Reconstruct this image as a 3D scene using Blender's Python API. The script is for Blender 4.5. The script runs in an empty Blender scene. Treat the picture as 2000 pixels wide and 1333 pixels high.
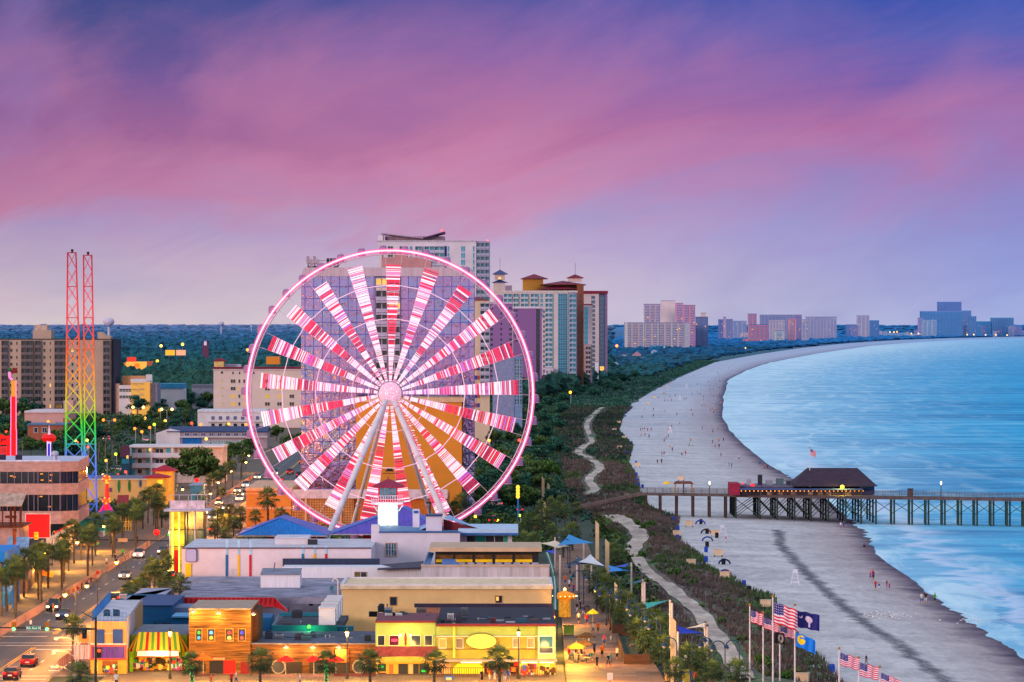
import bpy,math,random
from mathutils import Vector
R=random.Random(7)
sc=bpy.context.scene
COL=sc.collection
F,H,CX,HY=8000.0,43.0,1000.0,640.0
def G(px,py,z=0.0):
 """a photo pixel met with the level plane z"""
 Y=F*(H-z)/(py-HY)
 return Vector(((px-CX)*Y/F,Y,z))
def Q(px,py,Y):
 """a photo pixel at depth Y"""
 return Vector(((px-CX)*Y/F,Y,H-(py-HY)*Y/F))
def QX(px,Y):return(px-CX)*Y/F
def QZ(py,Y):return H-(py-HY)*Y/F
def lin(c):
 c/=255.0
 return c/12.92 if c<=.04045 else((c+.055)/1.055)**2.4
def S(r,g,b):return(lin(r),lin(g),lin(b))
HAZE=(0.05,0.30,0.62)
def hz(c,Y,k=17000.0):  # aerial haze mixed into a base colour by depth
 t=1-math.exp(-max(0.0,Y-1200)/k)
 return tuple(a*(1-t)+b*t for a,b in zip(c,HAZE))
 #materials
_mc={}
def M(c,rough=.75,var=.16,scale=.8,metal=0.0,em=0.0,spec=.3,stretch=None,bump=0.0):
 """procedural surface: base colour broken up by two noises, optional streaks and relief"""
 key=(tuple(round(x,4)for x in c),rough,var,scale,metal,em,spec,stretch,bump)
 if key in _mc:return _mc[key]
 m=bpy.data.materials.new('surface');m.use_nodes=True
 nt=m.node_tree;b=nt.nodes['Principled BSDF']
 b.inputs['Roughness'].default_value=rough
 b.inputs['Metallic'].default_value=metal
 b.inputs['Specular IOR Level'].default_value=spec
 if var>0:
  tc=nt.nodes.new('ShaderNodeTexCoord')
  src=tc.outputs['Object']
  if stretch:
   mp=nt.nodes.new('ShaderNodeMapping');mp.inputs['Scale'].default_value=stretch
   nt.links.new(src,mp.inputs[0]);src=mp.outputs[0]
  n=nt.nodes.new('ShaderNodeTexNoise');n.inputs['Scale'].default_value=scale;n.inputs['Detail'].default_value=6;n.inputs['Roughness'].default_value=.65
  nt.links.new(src,n.inputs['Vector'])
  r=nt.nodes.new('ShaderNodeValToRGB')
  lo=tuple(max(0,x*(1-1.6*var))for x in c);hi=tuple(min(1,x*(1+1.1*var))for x in c)
  r.color_ramp.elements[0].position=.32;r.color_ramp.elements[1].position=.68
  r.color_ramp.elements[0].color=(*lo,1);r.color_ramp.elements[1].color=(*hi,1)
  nt.links.new(n.outputs['Fac'],r.inputs['Fac'])
  nt.links.new(r.outputs[0],b.inputs['Base Color'])
  if bump>0:
   bp=nt.nodes.new('ShaderNodeBump');bp.inputs['Strength'].default_value=bump;bp.inputs['Distance'].default_value=.2
   nt.links.new(n.outputs['Fac'],bp.inputs['Height']);nt.links.new(bp.outputs[0],b.inputs['Normal'])
  if em>0:nt.links.new(r.outputs[0],b.inputs['Emission Color'])
 else :
  b.inputs['Base Color'].default_value=(*c,1)
  b.inputs['Emission Color'].default_value=(*c,1)
 if em>0:b.inputs['Emission Strength'].default_value=em
 _mc[key]=m
 return m
def E(c,s=1.0,sample=False):
 """glowing surface (neon, bulb, lit glass)"""
 key=('E',tuple(round(x,4)for x in c),s,sample)
 if key in _mc:return _mc[key]
 m=bpy.data.materials.new('light');m.use_nodes=True
 nt=m.node_tree;b=nt.nodes['Principled BSDF']
 b.inputs['Base Color'].default_value=(*[x*.5 for x in c],1)
 b.inputs['Emission Color'].default_value=(*c,1);b.inputs['Emission Strength'].default_value=s
 if not sample:
  try:m.cycles.emission_sampling='NONE'
  except Exception:pass
 _mc[key]=m
 return m
def new_mat(name):
 m=bpy.data.materials.new(name);m.use_nodes=True
 return m,m.node_tree,m.node_tree.nodes['Principled BSDF']
def ramp(nt,fac,stops,interp='LINEAR'):
 r=nt.nodes.new('ShaderNodeValToRGB');cr=r.color_ramp;cr.interpolation=interp
 while len(cr.elements)<len(stops):cr.elements.new(.5)
 for e,(p,c)in zip(cr.elements,stops):
  e.position=p;e.color=(*c,1)if len(c)==3 else c
 if fac is not None:nt.links.new(fac,r.inputs['Fac'])
 return r.outputs[0]
def math_(nt,op,a,b=None,clamp=False):
 n=nt.nodes.new('ShaderNodeMath');n.operation=op;n.use_clamp=clamp
 for i,v in enumerate((a,b)):
  if v is None:continue
  if isinstance(v,(int,float)):n.inputs[i].default_value=v
  else :nt.links.new(v,n.inputs[i])
 return n.outputs[0]
def mix_(nt,fac,a,b,mode='MIX'):
 n=nt.nodes.new('ShaderNodeMix');n.data_type='RGBA';n.blend_type=mode
 for i,v in((0,fac),(6,a),(7,b)):
  if isinstance(v,(int,float)):n.inputs[i].default_value=v
  elif isinstance(v,tuple):n.inputs[i].default_value=(*v,1)
  else :nt.links.new(v,n.inputs[i])
 return n.outputs[2]
def noise_(nt,vec,scale,detail=5,rough=.6,mapscale=None,dist=0.0):
 if mapscale:
  mp=nt.nodes.new('ShaderNodeMapping');mp.inputs['Scale'].default_value=mapscale
  nt.links.new(vec,mp.inputs[0]);vec=mp.outputs[0]
 n=nt.nodes.new('ShaderNodeTexNoise');n.inputs['Scale'].default_value=scale;n.inputs['Detail'].default_value=detail
 n.inputs['Roughness'].default_value=rough;n.inputs['Distortion'].default_value=dist
 nt.links.new(vec,n.inputs['Vector'])
 return n.outputs['Fac']
 #mesh collecting
class MB:
 def __init__(s):s.v=[];s.f=[];s.m=[];s.mats=[]
 def mi(s,m):
  if m not in s.mats:s.mats.append(m)
  return s.mats.index(m)
 def add(s,vs,fs,m):
  o=len(s.v);k=s.mi(m)
  s.v.extend([tuple(v)for v in vs]);s.f.extend([tuple(i+o for i in f)for f in fs]);s.m.extend([k]*len(fs))
  return s
 def box(s,x0,x1,y0,y1,z0,z1,m,top=None):
  v=[(x0,y0,z0),(x1,y0,z0),(x1,y1,z0),(x0,y1,z0),(x0,y0,z1),(x1,y0,z1),(x1,y1,z1),(x0,y1,z1)]
  s.add(v,[(0,3,2,1),(0,1,5,4),(1,2,6,5),(2,3,7,6),(3,0,4,7)],m)
  s.add([v[i]for i in(4,5,6,7)],[(0,1,2,3)],top or m)
  return s
 def quad(s,a,b,c,d,m):return s.add([a,b,c,d],[(0,1,2,3)],m)
 def poly(s,pts,m):return s.add(pts,[tuple(range(len(pts)))],m)
 def prism(s,pts,z0,z1,m,top=None):
  n=len(pts)
  v=[(p[0],p[1],z0)for p in pts]+[(p[0],p[1],z1)for p in pts]
  s.add(v,[(i,(i+1)%n,(i+1)%n+n,i+n)for i in range(n)],m)
  s.add(v[n:],[tuple(range(n))],top or m)
  return s
 def slab(s,prof,a0,a1,axis,m):
  """a profile extruded along x ('x': profile in y,z) or y ('y': profile in x,z)"""
  n=len(prof)
  mk=(lambda p,a:(a,p[0],p[1]))if axis=='x' else(lambda p,a:(p[0],a,p[1]))
  v=[mk(p,a0)for p in prof]+[mk(p,a1)for p in prof]
  s.add(v,[(i,(i+1)%n,(i+1)%n+n,i+n)for i in range(n)]+[tuple(range(n)),tuple(range(2*n-1,n-1,-1))],m)
  return s
 def tube(s,p0,p1,r,m,n=6,r1=None,caps=True):
  p0=Vector(p0);p1=Vector(p1);d=p1-p0
  if d.length<1e-6:return s
  d.normalize();a=d.orthogonal().normalized();b=d.cross(a);r1=r if r1 is None else r1
  v=[]
  for p,rr in((p0,r),(p1,r1)):
   for i in range(n):
    t=2*math.pi*i/n
    v.append(p+a*(rr*math.cos(t))+b*(rr*math.sin(t)))
  f=[(i,(i+1)%n,(i+1)%n+n,i+n)for i in range(n)]
  if caps:f+=[tuple(range(n-1,-1,-1)),tuple(range(n,2*n))]
  return s.add(v,f,m)
 def path(s,pts,r,m,n=6,rs=None):
  for i in range(len(pts)-1):s.tube(pts[i],pts[i+1],rs[i]if rs else r,m,n,rs[i+1]if rs else r)
  return s
 def lathe(s,prof,c,m,n=10):
  """prof: (radius, z) from the bottom up, about the vertical through c"""
  v=[]
  for r,z in prof:
   for i in range(n):
    t=2*math.pi*i/n
    v.append((c[0]+r*math.cos(t),c[1]+r*math.sin(t),c[2]+z))
  f=[]
  for k in range(len(prof)-1):
   for i in range(n):
    j=(i+1)%n
    f.append((k*n+i,k*n+j,k*n+n+j,k*n+n+i))
  f.append(tuple(range((len(prof)-1)*n,len(prof)*n)));f.append(tuple(range(n-1,-1,-1)))
  return s.add(v,f,m)
 def ball(s,c,r,m,n=10,k=6,sz=1.0):
  prof=[(max(.001,r*math.sin(math.pi*i/k)),-r*sz*math.cos(math.pi*i/k))for i in range(k+1)]
  return s.lathe(prof,c,m,n)
 def build(s,name,parent=None,loc=None,smooth=False,origin=None):
  """one mesh object; vertices are given in the world and stored about the parent (or origin)"""
  me=bpy.data.meshes.new(name)
  o=bpy.data.objects.new(name,me);COL.objects.link(o)
  off=Vector((0,0,0))
  if origin is not None:off=Vector(origin)
  elif parent is not None:
   q=parent
   while q is not None:off=off+Vector(q.location);q=q.parent
  me.from_pydata([(v[0]-off[0],v[1]-off[1],v[2]-off[2])for v in s.v],[],s.f)
  for m in s.mats:me.materials.append(m)
  me.polygons.foreach_set('material_index',s.m)
  if smooth:me.polygons.foreach_set('use_smooth',[True]*len(me.polygons))
  me.update()
  if parent is not None:o.parent=parent
  elif origin is not None:o.location=off
  return o
def tag(o,label=None,cat=None,group=None,kind=None):
 if label:o['label']=label
 if cat:o['category']=cat
 if group:o['group']=group
 if kind:o['kind']=kind
 return o
def thing(name,label,cat,loc=(0,0,0),group=None,rz=0.0):
 o=bpy.data.objects.new(name,None);COL.objects.link(o)
 o.location=loc;o.rotation_euler=(0,0,rz);o.empty_display_size=.5
 return tag(o,label,cat,group)
def clone(root,loc,rz=0.0,scale=1.0,label=None,group=None,mats=None):
 """a copy of a thing with copies of its parts and sub-parts; mats swaps surfaces {old: new} on the copies"""
 def cp(o,par):
  c=o.copy();COL.objects.link(c)
  if par is not None:c.parent=par
  if mats and o.type=='MESH':
   for i,sl in enumerate(c.material_slots):
    if sl.material in mats:
     nm=mats[sl.material];sl.link='OBJECT';sl.material=nm
  for ch in o.children:cp(ch,c)
  return c
 r=cp(root,None)
 r.location=loc;r.rotation_euler=(0,0,rz)
 r.scale=(scale,scale,scale)if isinstance(scale,(int,float))else scale
 if label:r['label']=label
 if group:r['group']=group
 return r
def place(proto,used,loc,rz=0.0,scale=1.0,label=None,group=None,mats=None):
 """the first placing moves the prototype itself, later ones copy it"""
 if used.get(proto.name_full,False)is False and not mats:
  used[proto.name_full]=True
 return clone(proto,loc,rz,scale,label,group,mats)
PROTOS=[]
def drop(o):
 for ch in list(o.children):drop(ch)
 bpy.data.objects.remove(o)
def point_light(name,loc,c,w,parent=None,r=.15):
 l=bpy.data.lights.new(name,'POINT');l.energy=w;l.color=c;l.shadow_soft_size=r
 o=bpy.data.objects.new(name,l);COL.objects.link(o);o.location=loc
 return o
 #camera, sky, sun
cd=bpy.data.cameras.new('camera');cam=bpy.data.objects.new('camera',cd);COL.objects.link(cam)
cam.location=(0,0,H);cam.rotation_euler=(math.radians(90),0,0)
cd.sensor_width=36;cd.lens=36*F/2000.0
cd.shift_y=(HY-666.5)/2000.0
cd.clip_start=1;cd.clip_end=120000
sc.camera=cam
sc.view_settings.view_transform='Standard';sc.view_settings.look='None';sc.view_settings.exposure=0
sc.cycles.use_denoising=True
sc.cycles.max_bounces=5;sc.cycles.diffuse_bounces=2;sc.cycles.glossy_bounces=3
sc.cycles.transparent_max_bounces=6
sc.cycles.sample_clamp_indirect=4.0
sc.cycles.caustics_reflective=False;sc.cycles.caustics_refractive=False
SUN_EL,SUN_AZ=math.radians(9),math.radians(215)
w=bpy.data.worlds.new('World');sc.world=w;w.use_nodes=True
nt=w.node_tree;bg=nt.nodes['Background']
tc=nt.nodes.new('ShaderNodeTexCoord');sep=nt.nodes.new('ShaderNodeSeparateXYZ')
nt.links.new(tc.outputs['Generated'],sep.inputs[0])
X,Y,Z=sep.outputs
el=math_(nt,'ARCSINE',Z)
az=math_(nt,'ARCTAN2',X,Y)
cv=nt.nodes.new('ShaderNodeCombineXYZ');nt.links.new(az,cv.inputs[0]);nt.links.new(el,cv.inputs[1])
rot=nt.nodes.new('ShaderNodeVectorRotate');rot.rotation_type='Z_AXIS';rot.inputs['Angle'].default_value=math.radians(-14);nt.links.new(cv.outputs[0],rot.inputs[0]);cvo=rot.outputs[0]
n1=noise_(nt,cvo,7,6,.54,(1.0,3.0,1),1.2)
n2=noise_(nt,cvo,26,7,.62,(1.0,2.8,1),1.4)
n3=noise_(nt,cvo,10,6,.52,(1.0,2.6,1),.8)
warp=math_(nt,'ADD',math_(nt,'MULTIPLY',math_(nt,'SUBTRACT',n1,.5),.052),math_(nt,'MULTIPLY',math_(nt,'SUBTRACT',n2,.5),.013))
e2=math_(nt,'DIVIDE',math_(nt,'ADD',el,warp),.084)
left=ramp(nt,e2,[(0.0,S(212,196,202)),(.12,S(204,180,196)),(.24,S(182,154,190)),(.34,S(188,126,162)),(.46,S(174,112,156)),(.58,S(144,92,146)),(.76,S(112,84,146)),(.95,S(62,72,134)),(1.0,S(54,68,130))])
mid=ramp(nt,e2,[(0.0,S(214,200,212)),(.12,S(204,186,206)),(.24,S(188,166,204)),(.36,S(196,144,184)),(.47,S(194,128,170)),(.58,S(176,110,160)),(.70,S(156,102,162)),(.80,S(130,94,164)),(.95,S(86,84,160)),(1.0,S(76,80,156))])
right=ramp(nt,e2,[(0.0,S(164,178,224)),(.12,S(152,162,218)),(.24,S(142,150,212)),(.36,S(150,134,196)),(.46,S(168,118,176)),(.58,S(160,100,164)),(.70,S(118,92,172)),(.80,S(76,90,178)),(.95,S(30,78,174)),(1.0,S(22,72,170))])
mr=nt.nodes.new('ShaderNodeMapRange');mr.inputs['From Min'].default_value=-.13;mr.inputs['From Max'].default_value=.0;nt.links.new(az,mr.inputs[0])
mr2=nt.nodes.new('ShaderNodeMapRange');mr2.inputs['From Min'].default_value=.0;mr2.inputs['From Max'].default_value=.12;nt.links.new(az,mr2.inputs[0])
skyc=mix_(nt,mr2.outputs[0],mix_(nt,mr.outputs[0],left,mid),right)
patch=ramp(nt,n3,[(.40,(0,0,0)),(.66,(1,1,1))])
band=ramp(nt,e2,[(.2,(0,0,0)),(.42,(1,1,1)),(.75,(1,1,1)),(1.0,(0,0,0))])
skyc=mix_(nt,math_(nt,'MULTIPLY',math_(nt,'MULTIPLY',patch,band),.40),skyc,S(212,136,172))
gaps=ramp(nt,n1,[(.30,(1,1,1)),(.5,(0,0,0))])
skyc=mix_(nt,math_(nt,'MULTIPLY',gaps,.42),skyc,S(112,112,186))
up=ramp(nt,Z,[(.10,(0,0,0)),(.32,(1,1,1))])
west=ramp(nt,math_(nt,'ADD',math_(nt,'MULTIPLY',Y,-.8),math_(nt,'MULTIPLY',X,-.6)),[(.05,(0,0,0)),(.8,(1,1,1))])
skyc=mix_(nt,west,skyc,(1.08,.96,.98))
skyc=mix_(nt,up,skyc,(.56,.68,.86))
st=nt.nodes.new('ShaderNodeTexSky');st.sky_type='NISHITA';st.sun_disc=False
st.sun_elevation=SUN_EL;st.sun_rotation=SUN_AZ
add=mix_(nt,1.0,skyc,mix_(nt,1.0,st.outputs[0],(.002,.002,.002),'MULTIPLY'),'ADD')
nt.links.new(add,bg.inputs['Color']);bg.inputs['Strength'].default_value=1.0
sd=bpy.data.lights.new('sun','SUN');sd.energy=1.4;sd.angle=math.radians(14);sd.color=(1.0,.80,.74)
so=bpy.data.objects.new('sun',sd);COL.objects.link(so)
dirv=Vector((math.sin(SUN_AZ)*math.cos(SUN_EL),math.cos(SUN_AZ)*math.cos(SUN_EL),math.sin(SUN_EL)))
so.rotation_euler=dirv.to_track_quat('Z','Y').to_euler()
#the ground, the beach and the sea
def table(px,z=0.0):
 return sorted(((lambda g:(g.y,g.x))(G(x,y,z))for x,y in px))
def interp(t,Y):
 if Y<=t[0][0]:
  (y0,x0),(y1,x1)=t[0],t[1]
 elif Y>=t[-1][0]:
  (y0,x0),(y1,x1)=t[-2],t[-1]
 else :
  for k in range(len(t)-1):
   if t[k][0]<=Y<=t[k+1][0]:break
  (y0,x0),(y1,x1)=t[k],t[k+1]
 return x0+(x1-x0)*(Y-y0)/(y1-y0)
SHORE=table([(2045,1333),(2000,1288),(1960,1260),(1925,1238),(1880,1206),(1835,1176),(1800,1150),(1775,1128),(1740,1106),(1712,1085),(1700,1062),(1690,1042),(1600,965),(1500,908),(1462,880),(1425,840),(1410,810),(1412,775),(1425,740),(1462,722),(1500,709),(1600,690),(1700,676),(1800,668),(1900,663),(2000,660.3),(2080,659)],-1.0)
DUNE=table([(1640,1345),(1600,1300),(1545,1240),(1512,1195),(1500,1165),(1452,1152),(1420,1128),(1372,1108),(1366,1090),(1322,1058),(1316,1030),(1320,1012),(1262,992),(1245,965),(1240,935),(1222,905),(1232,872),(1205,842),(1215,812),(1240,790),(1285,762),(1330,738),(1400,708),(1480,693),(1560,681),(1650,671.5),(1750,665),(1850,661),(2000,657.6),(2080,656.5)])
WRACK=table([(1500,1015),(1522,1040),(1524,1062),(1545,1090),(1575,1120),(1608,1150),(1640,1180),(1682,1215),(1742,1252),(1800,1295),(1855,1337)],-.4)
DLEFT=table([(1312,1345),(1262,1200),(1215,1100),(1180,1030),(1120,985),(1085,920),(1080,840),(1100,780),(1150,745),(1200,722),(1320,700),(1420,682),(1550,672)])
def shore_x(Y):return interp(SHORE,Y)+(.5*math.sin(Y*.43+2*math.sin(Y*.05))+.6*math.sin(Y*.17+1+math.sin(Y*.031))+.3*math.sin(Y*.93+3*math.sin(Y*.08)))*min(1.5,Y/900)*(.5+.5*math.sin(Y*.023))
def dune_x(Y):return interp(DUNE,Y)
def rows(a,b,r):
 out=[a]
 while out[-1]<b:out.append(out[-1]*r)
 return out
YS=rows(430,1300,1.0045);YS+=[y for y in rows(YS[-1]*1.02,27000,1.028)]
def attr_mesh(name,grid,mat,attrs,smooth=True):
 """a sheet from a grid of points, with float attributes per vertex"""
 nr,ncol=len(grid),len(grid[0])
 me=bpy.data.meshes.new(name)
 me.from_pydata([p for r in grid for p in r],[],[(i*ncol+j,i*ncol+j+1,(i+1)*ncol+j+1,(i+1)*ncol+j)for i in range(nr-1)for j in range(ncol-1)])
 for an,vals in attrs.items():
  a=me.attributes.new(an,'FLOAT','POINT');a.data.foreach_set('value',vals)
 me.materials.append(mat)
 if smooth:me.polygons.foreach_set('use_smooth',[True]*len(me.polygons))
 o=bpy.data.objects.new(name,me);COL.objects.link(o)
 o['kind']='structure'
 return o
def attr_(nt,name):
 a=nt.nodes.new('ShaderNodeAttribute');a.attribute_name=name;return a.outputs['Fac']
def pos_(nt):
 g=nt.nodes.new('ShaderNodeNewGeometry');s=nt.nodes.new('ShaderNodeSeparateXYZ');nt.links.new(g.outputs['Position'],s.inputs[0]);return g.outputs['Position'],s.outputs
def far_(nt,y,a,b):
 m=nt.nodes.new('ShaderNodeMapRange');m.inputs['From Min'].default_value=a;m.inputs['From Max'].default_value=b;nt.links.new(y,m.inputs[0]);return m.outputs[0]
m,nt,b=new_mat('ground soil')
p,(px_,py_,pz_)=pos_(nt)
n1=noise_(nt,p,.02,6);n2=noise_(nt,p,.25,5)
c=ramp(nt,math_(nt,'ADD',math_(nt,'MULTIPLY',n1,.6),math_(nt,'MULTIPLY',n2,.4)),[(.36,(.012,.026,.014)),(.5,(.022,.046,.022)),(.62,(.05,.062,.04))])
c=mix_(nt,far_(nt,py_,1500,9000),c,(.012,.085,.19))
c=mix_(nt,far_(nt,py_,8000,24000),c,(.03,.2,.46))  # distance haze blended into the soil colour
nt.links.new(c,b.inputs['Base Color']);b.inputs['Roughness'].default_value=.9
def hill(Y,X=-1e9):
 t=min(1,max(0,(Y-7000)/17000));h=44*t*t*(3-2*t);px=CX+X*F/Y
 return h if px<1185 else(46 if Y>25500 else max(0,(Y-23200)/2300)*46)
grid=[]
for Y in YS:
 xr=dune_x(Y)+3;xl=-(.16*Y+260)
 grid.append([(xl+(xr-xl)*k/12,Y,-.10+hill(Y,xl+(xr-xl)*k/12)*(1 if k<12 else .1))for k in range(13)])
Yb=YS[-1]
for Y in(29000,33000):grid.append([(-(.16*Y+260)+(.36*Y+520)*k/12,Y,hill(Y))for k in range(13)])
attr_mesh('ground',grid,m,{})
m,nt,b=new_mat('sea water')
p,(px_,py_,pz_)=pos_(nt);sdist=attr_(nt,'sd');sr=attr_(nt,'sr')
wav=noise_(nt,p,.028,7,.62,(.35,1.0,1.0),.6)
wav2=noise_(nt,p,.10,6,.65,(.28,1.0,1.0),.4)
wav3=noise_(nt,p,.0045,6,.6,(.4,1.0,1.0),.8)
w_=math_(nt,'ADD',math_(nt,'MULTIPLY',wav,.45),math_(nt,'ADD',math_(nt,'MULTIPLY',wav2,.25),math_(nt,'MULTIPLY',wav3,.30)))
near=ramp(nt,w_,[(.38,S(0,100,156)),(.47,S(0,146,202)),(.55,S(10,178,226)),(.67,S(170,224,244))])
faro=ramp(nt,w_,[(.36,S(0,132,190)),(.50,S(0,156,212)),(.60,S(0,170,222)),(.72,S(40,194,234))])
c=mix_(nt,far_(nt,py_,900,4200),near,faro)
foamk=ramp(nt,sr,[(0.0,(1,1,1)),(.05,(.95,.95,.95)),(.12,(.6,.6,.6)),(.28,(.26,.26,.26)),(.6,(0,0,0))])
fn=ramp(nt,math_(nt,'ADD',math_(nt,'MULTIPLY',wav,.5),math_(nt,'MULTIPLY',wav2,.5)),[(.38,(0,0,0)),(.60,(1,1,1))])
foam=math_(nt,'MULTIPLY',foamk,math_(nt,'ADD',math_(nt,'MULTIPLY',fn,.70),.52),True)
foam=math_(nt,'MULTIPLY',foam,math_(nt,'ADD',math_(nt,'MULTIPLY',far_(nt,py_,800,1500),.5),.45))
c=mix_(nt,foam,c,S(214,236,248))
cs_=nt.nodes.new('ShaderNodeCombineXYZ');nt.links.new(math_(nt,'MULTIPLY',sdist,.055),cs_.inputs[0]);nt.links.new(math_(nt,'MULTIPLY',py_,.0075),cs_.inputs[1])
brk=ramp(nt,noise_(nt,cs_.outputs[0],1.6,6,.6,None,.7),[(.49,(0,0,0)),(.64,(1,1,1))])
fall=ramp(nt,sr,[(0.0,(1,1,1)),(.035,(.9,.9,.9)),(.12,(.62,.62,.62)),(.26,(.25,.25,.25)),(.5,(0,0,0))])
c=mix_(nt,math_(nt,'MULTIPLY',brk,fall),c,S(216,240,250))
sw=math_(nt,'ADD',sdist,math_(nt,'MULTIPLY',math_(nt,'SUBTRACT',noise_(nt,p,.05,4),.5),26))
curl=ramp(nt,math_(nt,'DIVIDE',sw,40.0),[(.20,(0,0,0)),(.27,(1,1,1)),(.34,(.5,.5,.5)),(.46,(0,0,0))])
c=mix_(nt,math_(nt,'MULTIPLY',math_(nt,'MULTIPLY',curl,.8),math_(nt,'SUBTRACT',1.0,far_(nt,py_,1100,2200))),c,S(215,226,248))
c=mix_(nt,far_(nt,py_,9000,24000),c,S(0,152,224))  # far water fades to a haze tint in its colour
nt.links.new(c,b.inputs['Base Color']);b.inputs['Roughness'].default_value=.5;b.inputs['Specular IOR Level'].default_value=.0
bp=nt.nodes.new('ShaderNodeBump');bp.inputs['Strength'].default_value=.35;bp.inputs['Distance'].default_value=1.0
nt.links.new(wav2,bp.inputs['Height']);nt.links.new(bp.outputs[0],b.inputs['Normal'])
DS=[-6,0,2,4,7,10,14,19,25,33,44,60,85,120,180,280,450,800,1600,4200]
grid,sdv,srv=[],[],[]
for Y in YS:
 x0=shore_x(Y)
 grid.append([(x0+d,Y,-1.0)for d in DS]);sdv+=[max(0,d)for d in DS]
 srv+=[min(1,max(0,d)/(Y*.16))for d in DS]
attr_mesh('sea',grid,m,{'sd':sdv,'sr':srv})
m,nt,b=new_mat('beach sand')
p,(px_,py_,pz_)=pos_(nt);t=attr_(nt,'t');wr=attr_(nt,'wr');sdist=attr_(nt,'sd')
n1=noise_(nt,p,.06,6,.65,(.6,1,1));n2=noise_(nt,p,.5,6,.7,(1,.35,1),1.5);n3=noise_(nt,p,.16,5,.6,(1,.25,1),2.0)
mixn=math_(nt,'ADD',math_(nt,'MULTIPLY',n1,.4),math_(nt,'ADD',math_(nt,'MULTIPLY',n2,.38),math_(nt,'MULTIPLY',n3,.22)))
dry=ramp(nt,mixn,[(.34,S(160,150,154)),(.48,S(200,190,190)),(.60,S(228,218,216))])
damp=ramp(nt,mixn,[(.36,S(146,124,130)),(.55,S(186,164,166)),(.66,S(208,186,186))])
wet=ramp(nt,n1,[(.35,S(72,60,80)),(.65,S(110,94,112))])
tt=math_(nt,'ADD',t,math_(nt,'MULTIPLY',math_(nt,'SUBTRACT',n1,.5),.35))
c=mix_(nt,ramp(nt,tt,[(.58,(0,0,0)),(.92,(1,1,1))]),dry,damp)
ws=math_(nt,'ADD',sdist,math_(nt,'MULTIPLY',math_(nt,'SUBTRACT',noise_(nt,p,.09,4),.5),9))
c=mix_(nt,ramp(nt,math_(nt,'DIVIDE',math_(nt,'ADD',ws,10),20),[(.26,(0,0,0)),(.48,(1,1,1))]),c,wet)
wn=math_(nt,'ADD',wr,math_(nt,'MULTIPLY',math_(nt,'SUBTRACT',noise_(nt,p,.14,6,.7),.5),5))
wm=ramp(nt,math_(nt,'DIVIDE',math_(nt,'ABSOLUTE',wn),3.2),[(.0,(1,1,1)),(.22,(.8,.8,.8)),(.5,(0,0,0))])
c=mix_(nt,math_(nt,'MULTIPLY',math_(nt,'MULTIPLY',wm,.85),ramp(nt,n2,[(.38,(.5,.5,.5)),(.52,(1,1,1))])),c,S(40,40,62))
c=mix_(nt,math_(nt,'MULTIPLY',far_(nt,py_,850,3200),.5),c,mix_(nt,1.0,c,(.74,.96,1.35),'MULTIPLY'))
c=mix_(nt,far_(nt,py_,2400,16000),c,S(150,178,220))  # sand turns bluer far off, haze mixed into its colour
nt.links.new(c,b.inputs['Base Color']);b.inputs['Roughness'].default_value=.85;b.inputs['Specular IOR Level'].default_value=.15
bp=nt.nodes.new('ShaderNodeBump');bp.inputs['Strength'].default_value=.5;bp.inputs['Distance'].default_value=.35
nt.links.new(mixn,bp.inputs['Height']);nt.links.new(bp.outputs[0],b.inputs['Normal'])
grid,tv,wv,sv=[],[],[],[]
NB=34
for Y in YS:
 xd,xs=dune_x(Y)-2,shore_x(Y)
 wx=interp(WRACK,Y)if Y<880 else xd-400
 r_=[]
 for k in range(NB+1):
  u=k/NB
  r_.append((xd+(xs-xd)*u,Y,.05-1.04*u**1.6));tv.append(u);sv.append((xd-xs)*(1-u));wv.append(xd+(xs-xd)*u-wx)
 r_.append((xs+25,Y,-2.4));tv.append(1.2);sv.append(25);wv.append(xs+25-wx)
 grid.append(r_)
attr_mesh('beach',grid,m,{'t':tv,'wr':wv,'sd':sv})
def sand_z(X,Y):
 xd,xs=dune_x(Y)-2,shore_x(Y);u=min(1,max(0,(X-xd)/(xs-xd)));return .05-1.04*u**1.6
def B(px,py):
 """a photo pixel on the sand"""
 g=G(px,py,-.3)
 for _ in range(3):g=G(px,py,sand_z(g.x,g.y))
 return g
m,nt,b=new_mat('dune cover')
p,(px_,py_,pz_)=pos_(nt)
n1=noise_(nt,p,.035,6,.6,(1.4,.6,1));n2=noise_(nt,p,1.1,5,.7,(1,.5,1));n4=noise_(nt,p,.09,5,.6)
brown=ramp(nt,n2,[(.34,(.07,.05,.046)),(.5,(.15,.105,.09)),(.66,(.26,.19,.165))])
green=ramp(nt,n2,[(.34,(.03,.07,.024)),(.5,(.068,.14,.044)),(.66,(.15,.24,.08))])
c=mix_(nt,ramp(nt,math_(nt,'ADD',math_(nt,'MULTIPLY',n1,.6),math_(nt,'MULTIPLY',n4,.4)),[(.46,(0,0,0)),(.56,(1,1,1))]),brown,green)
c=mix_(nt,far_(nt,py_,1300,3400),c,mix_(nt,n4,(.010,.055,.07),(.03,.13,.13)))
c=mix_(nt,far_(nt,py_,3000,14000),c,(.015,.16,.34))  # haze tint put into the far dune colour
nt.links.new(c,b.inputs['Base Color']);b.inputs['Roughness'].default_value=.95
bp=nt.nodes.new('ShaderNodeBump');bp.inputs['Strength'].default_value=.9;bp.inputs['Distance'].default_value=.5
nt.links.new(n2,bp.inputs['Height']);nt.links.new(bp.outputs[0],b.inputs['Normal'])
def dune_z(X,Y):
 xl,xr=interp(DLEFT,Y),dune_x(Y);u=(X-xl)/max(1,xr-xl)
 e=max(0,min(1,min(u,1-u)*5))
 return .12+e*(.55+.35*math.sin(X*.21+Y*.03)*math.cos(Y*.075+1)+.22*math.sin(X*.5+Y*.19))
grid=[]
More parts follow.
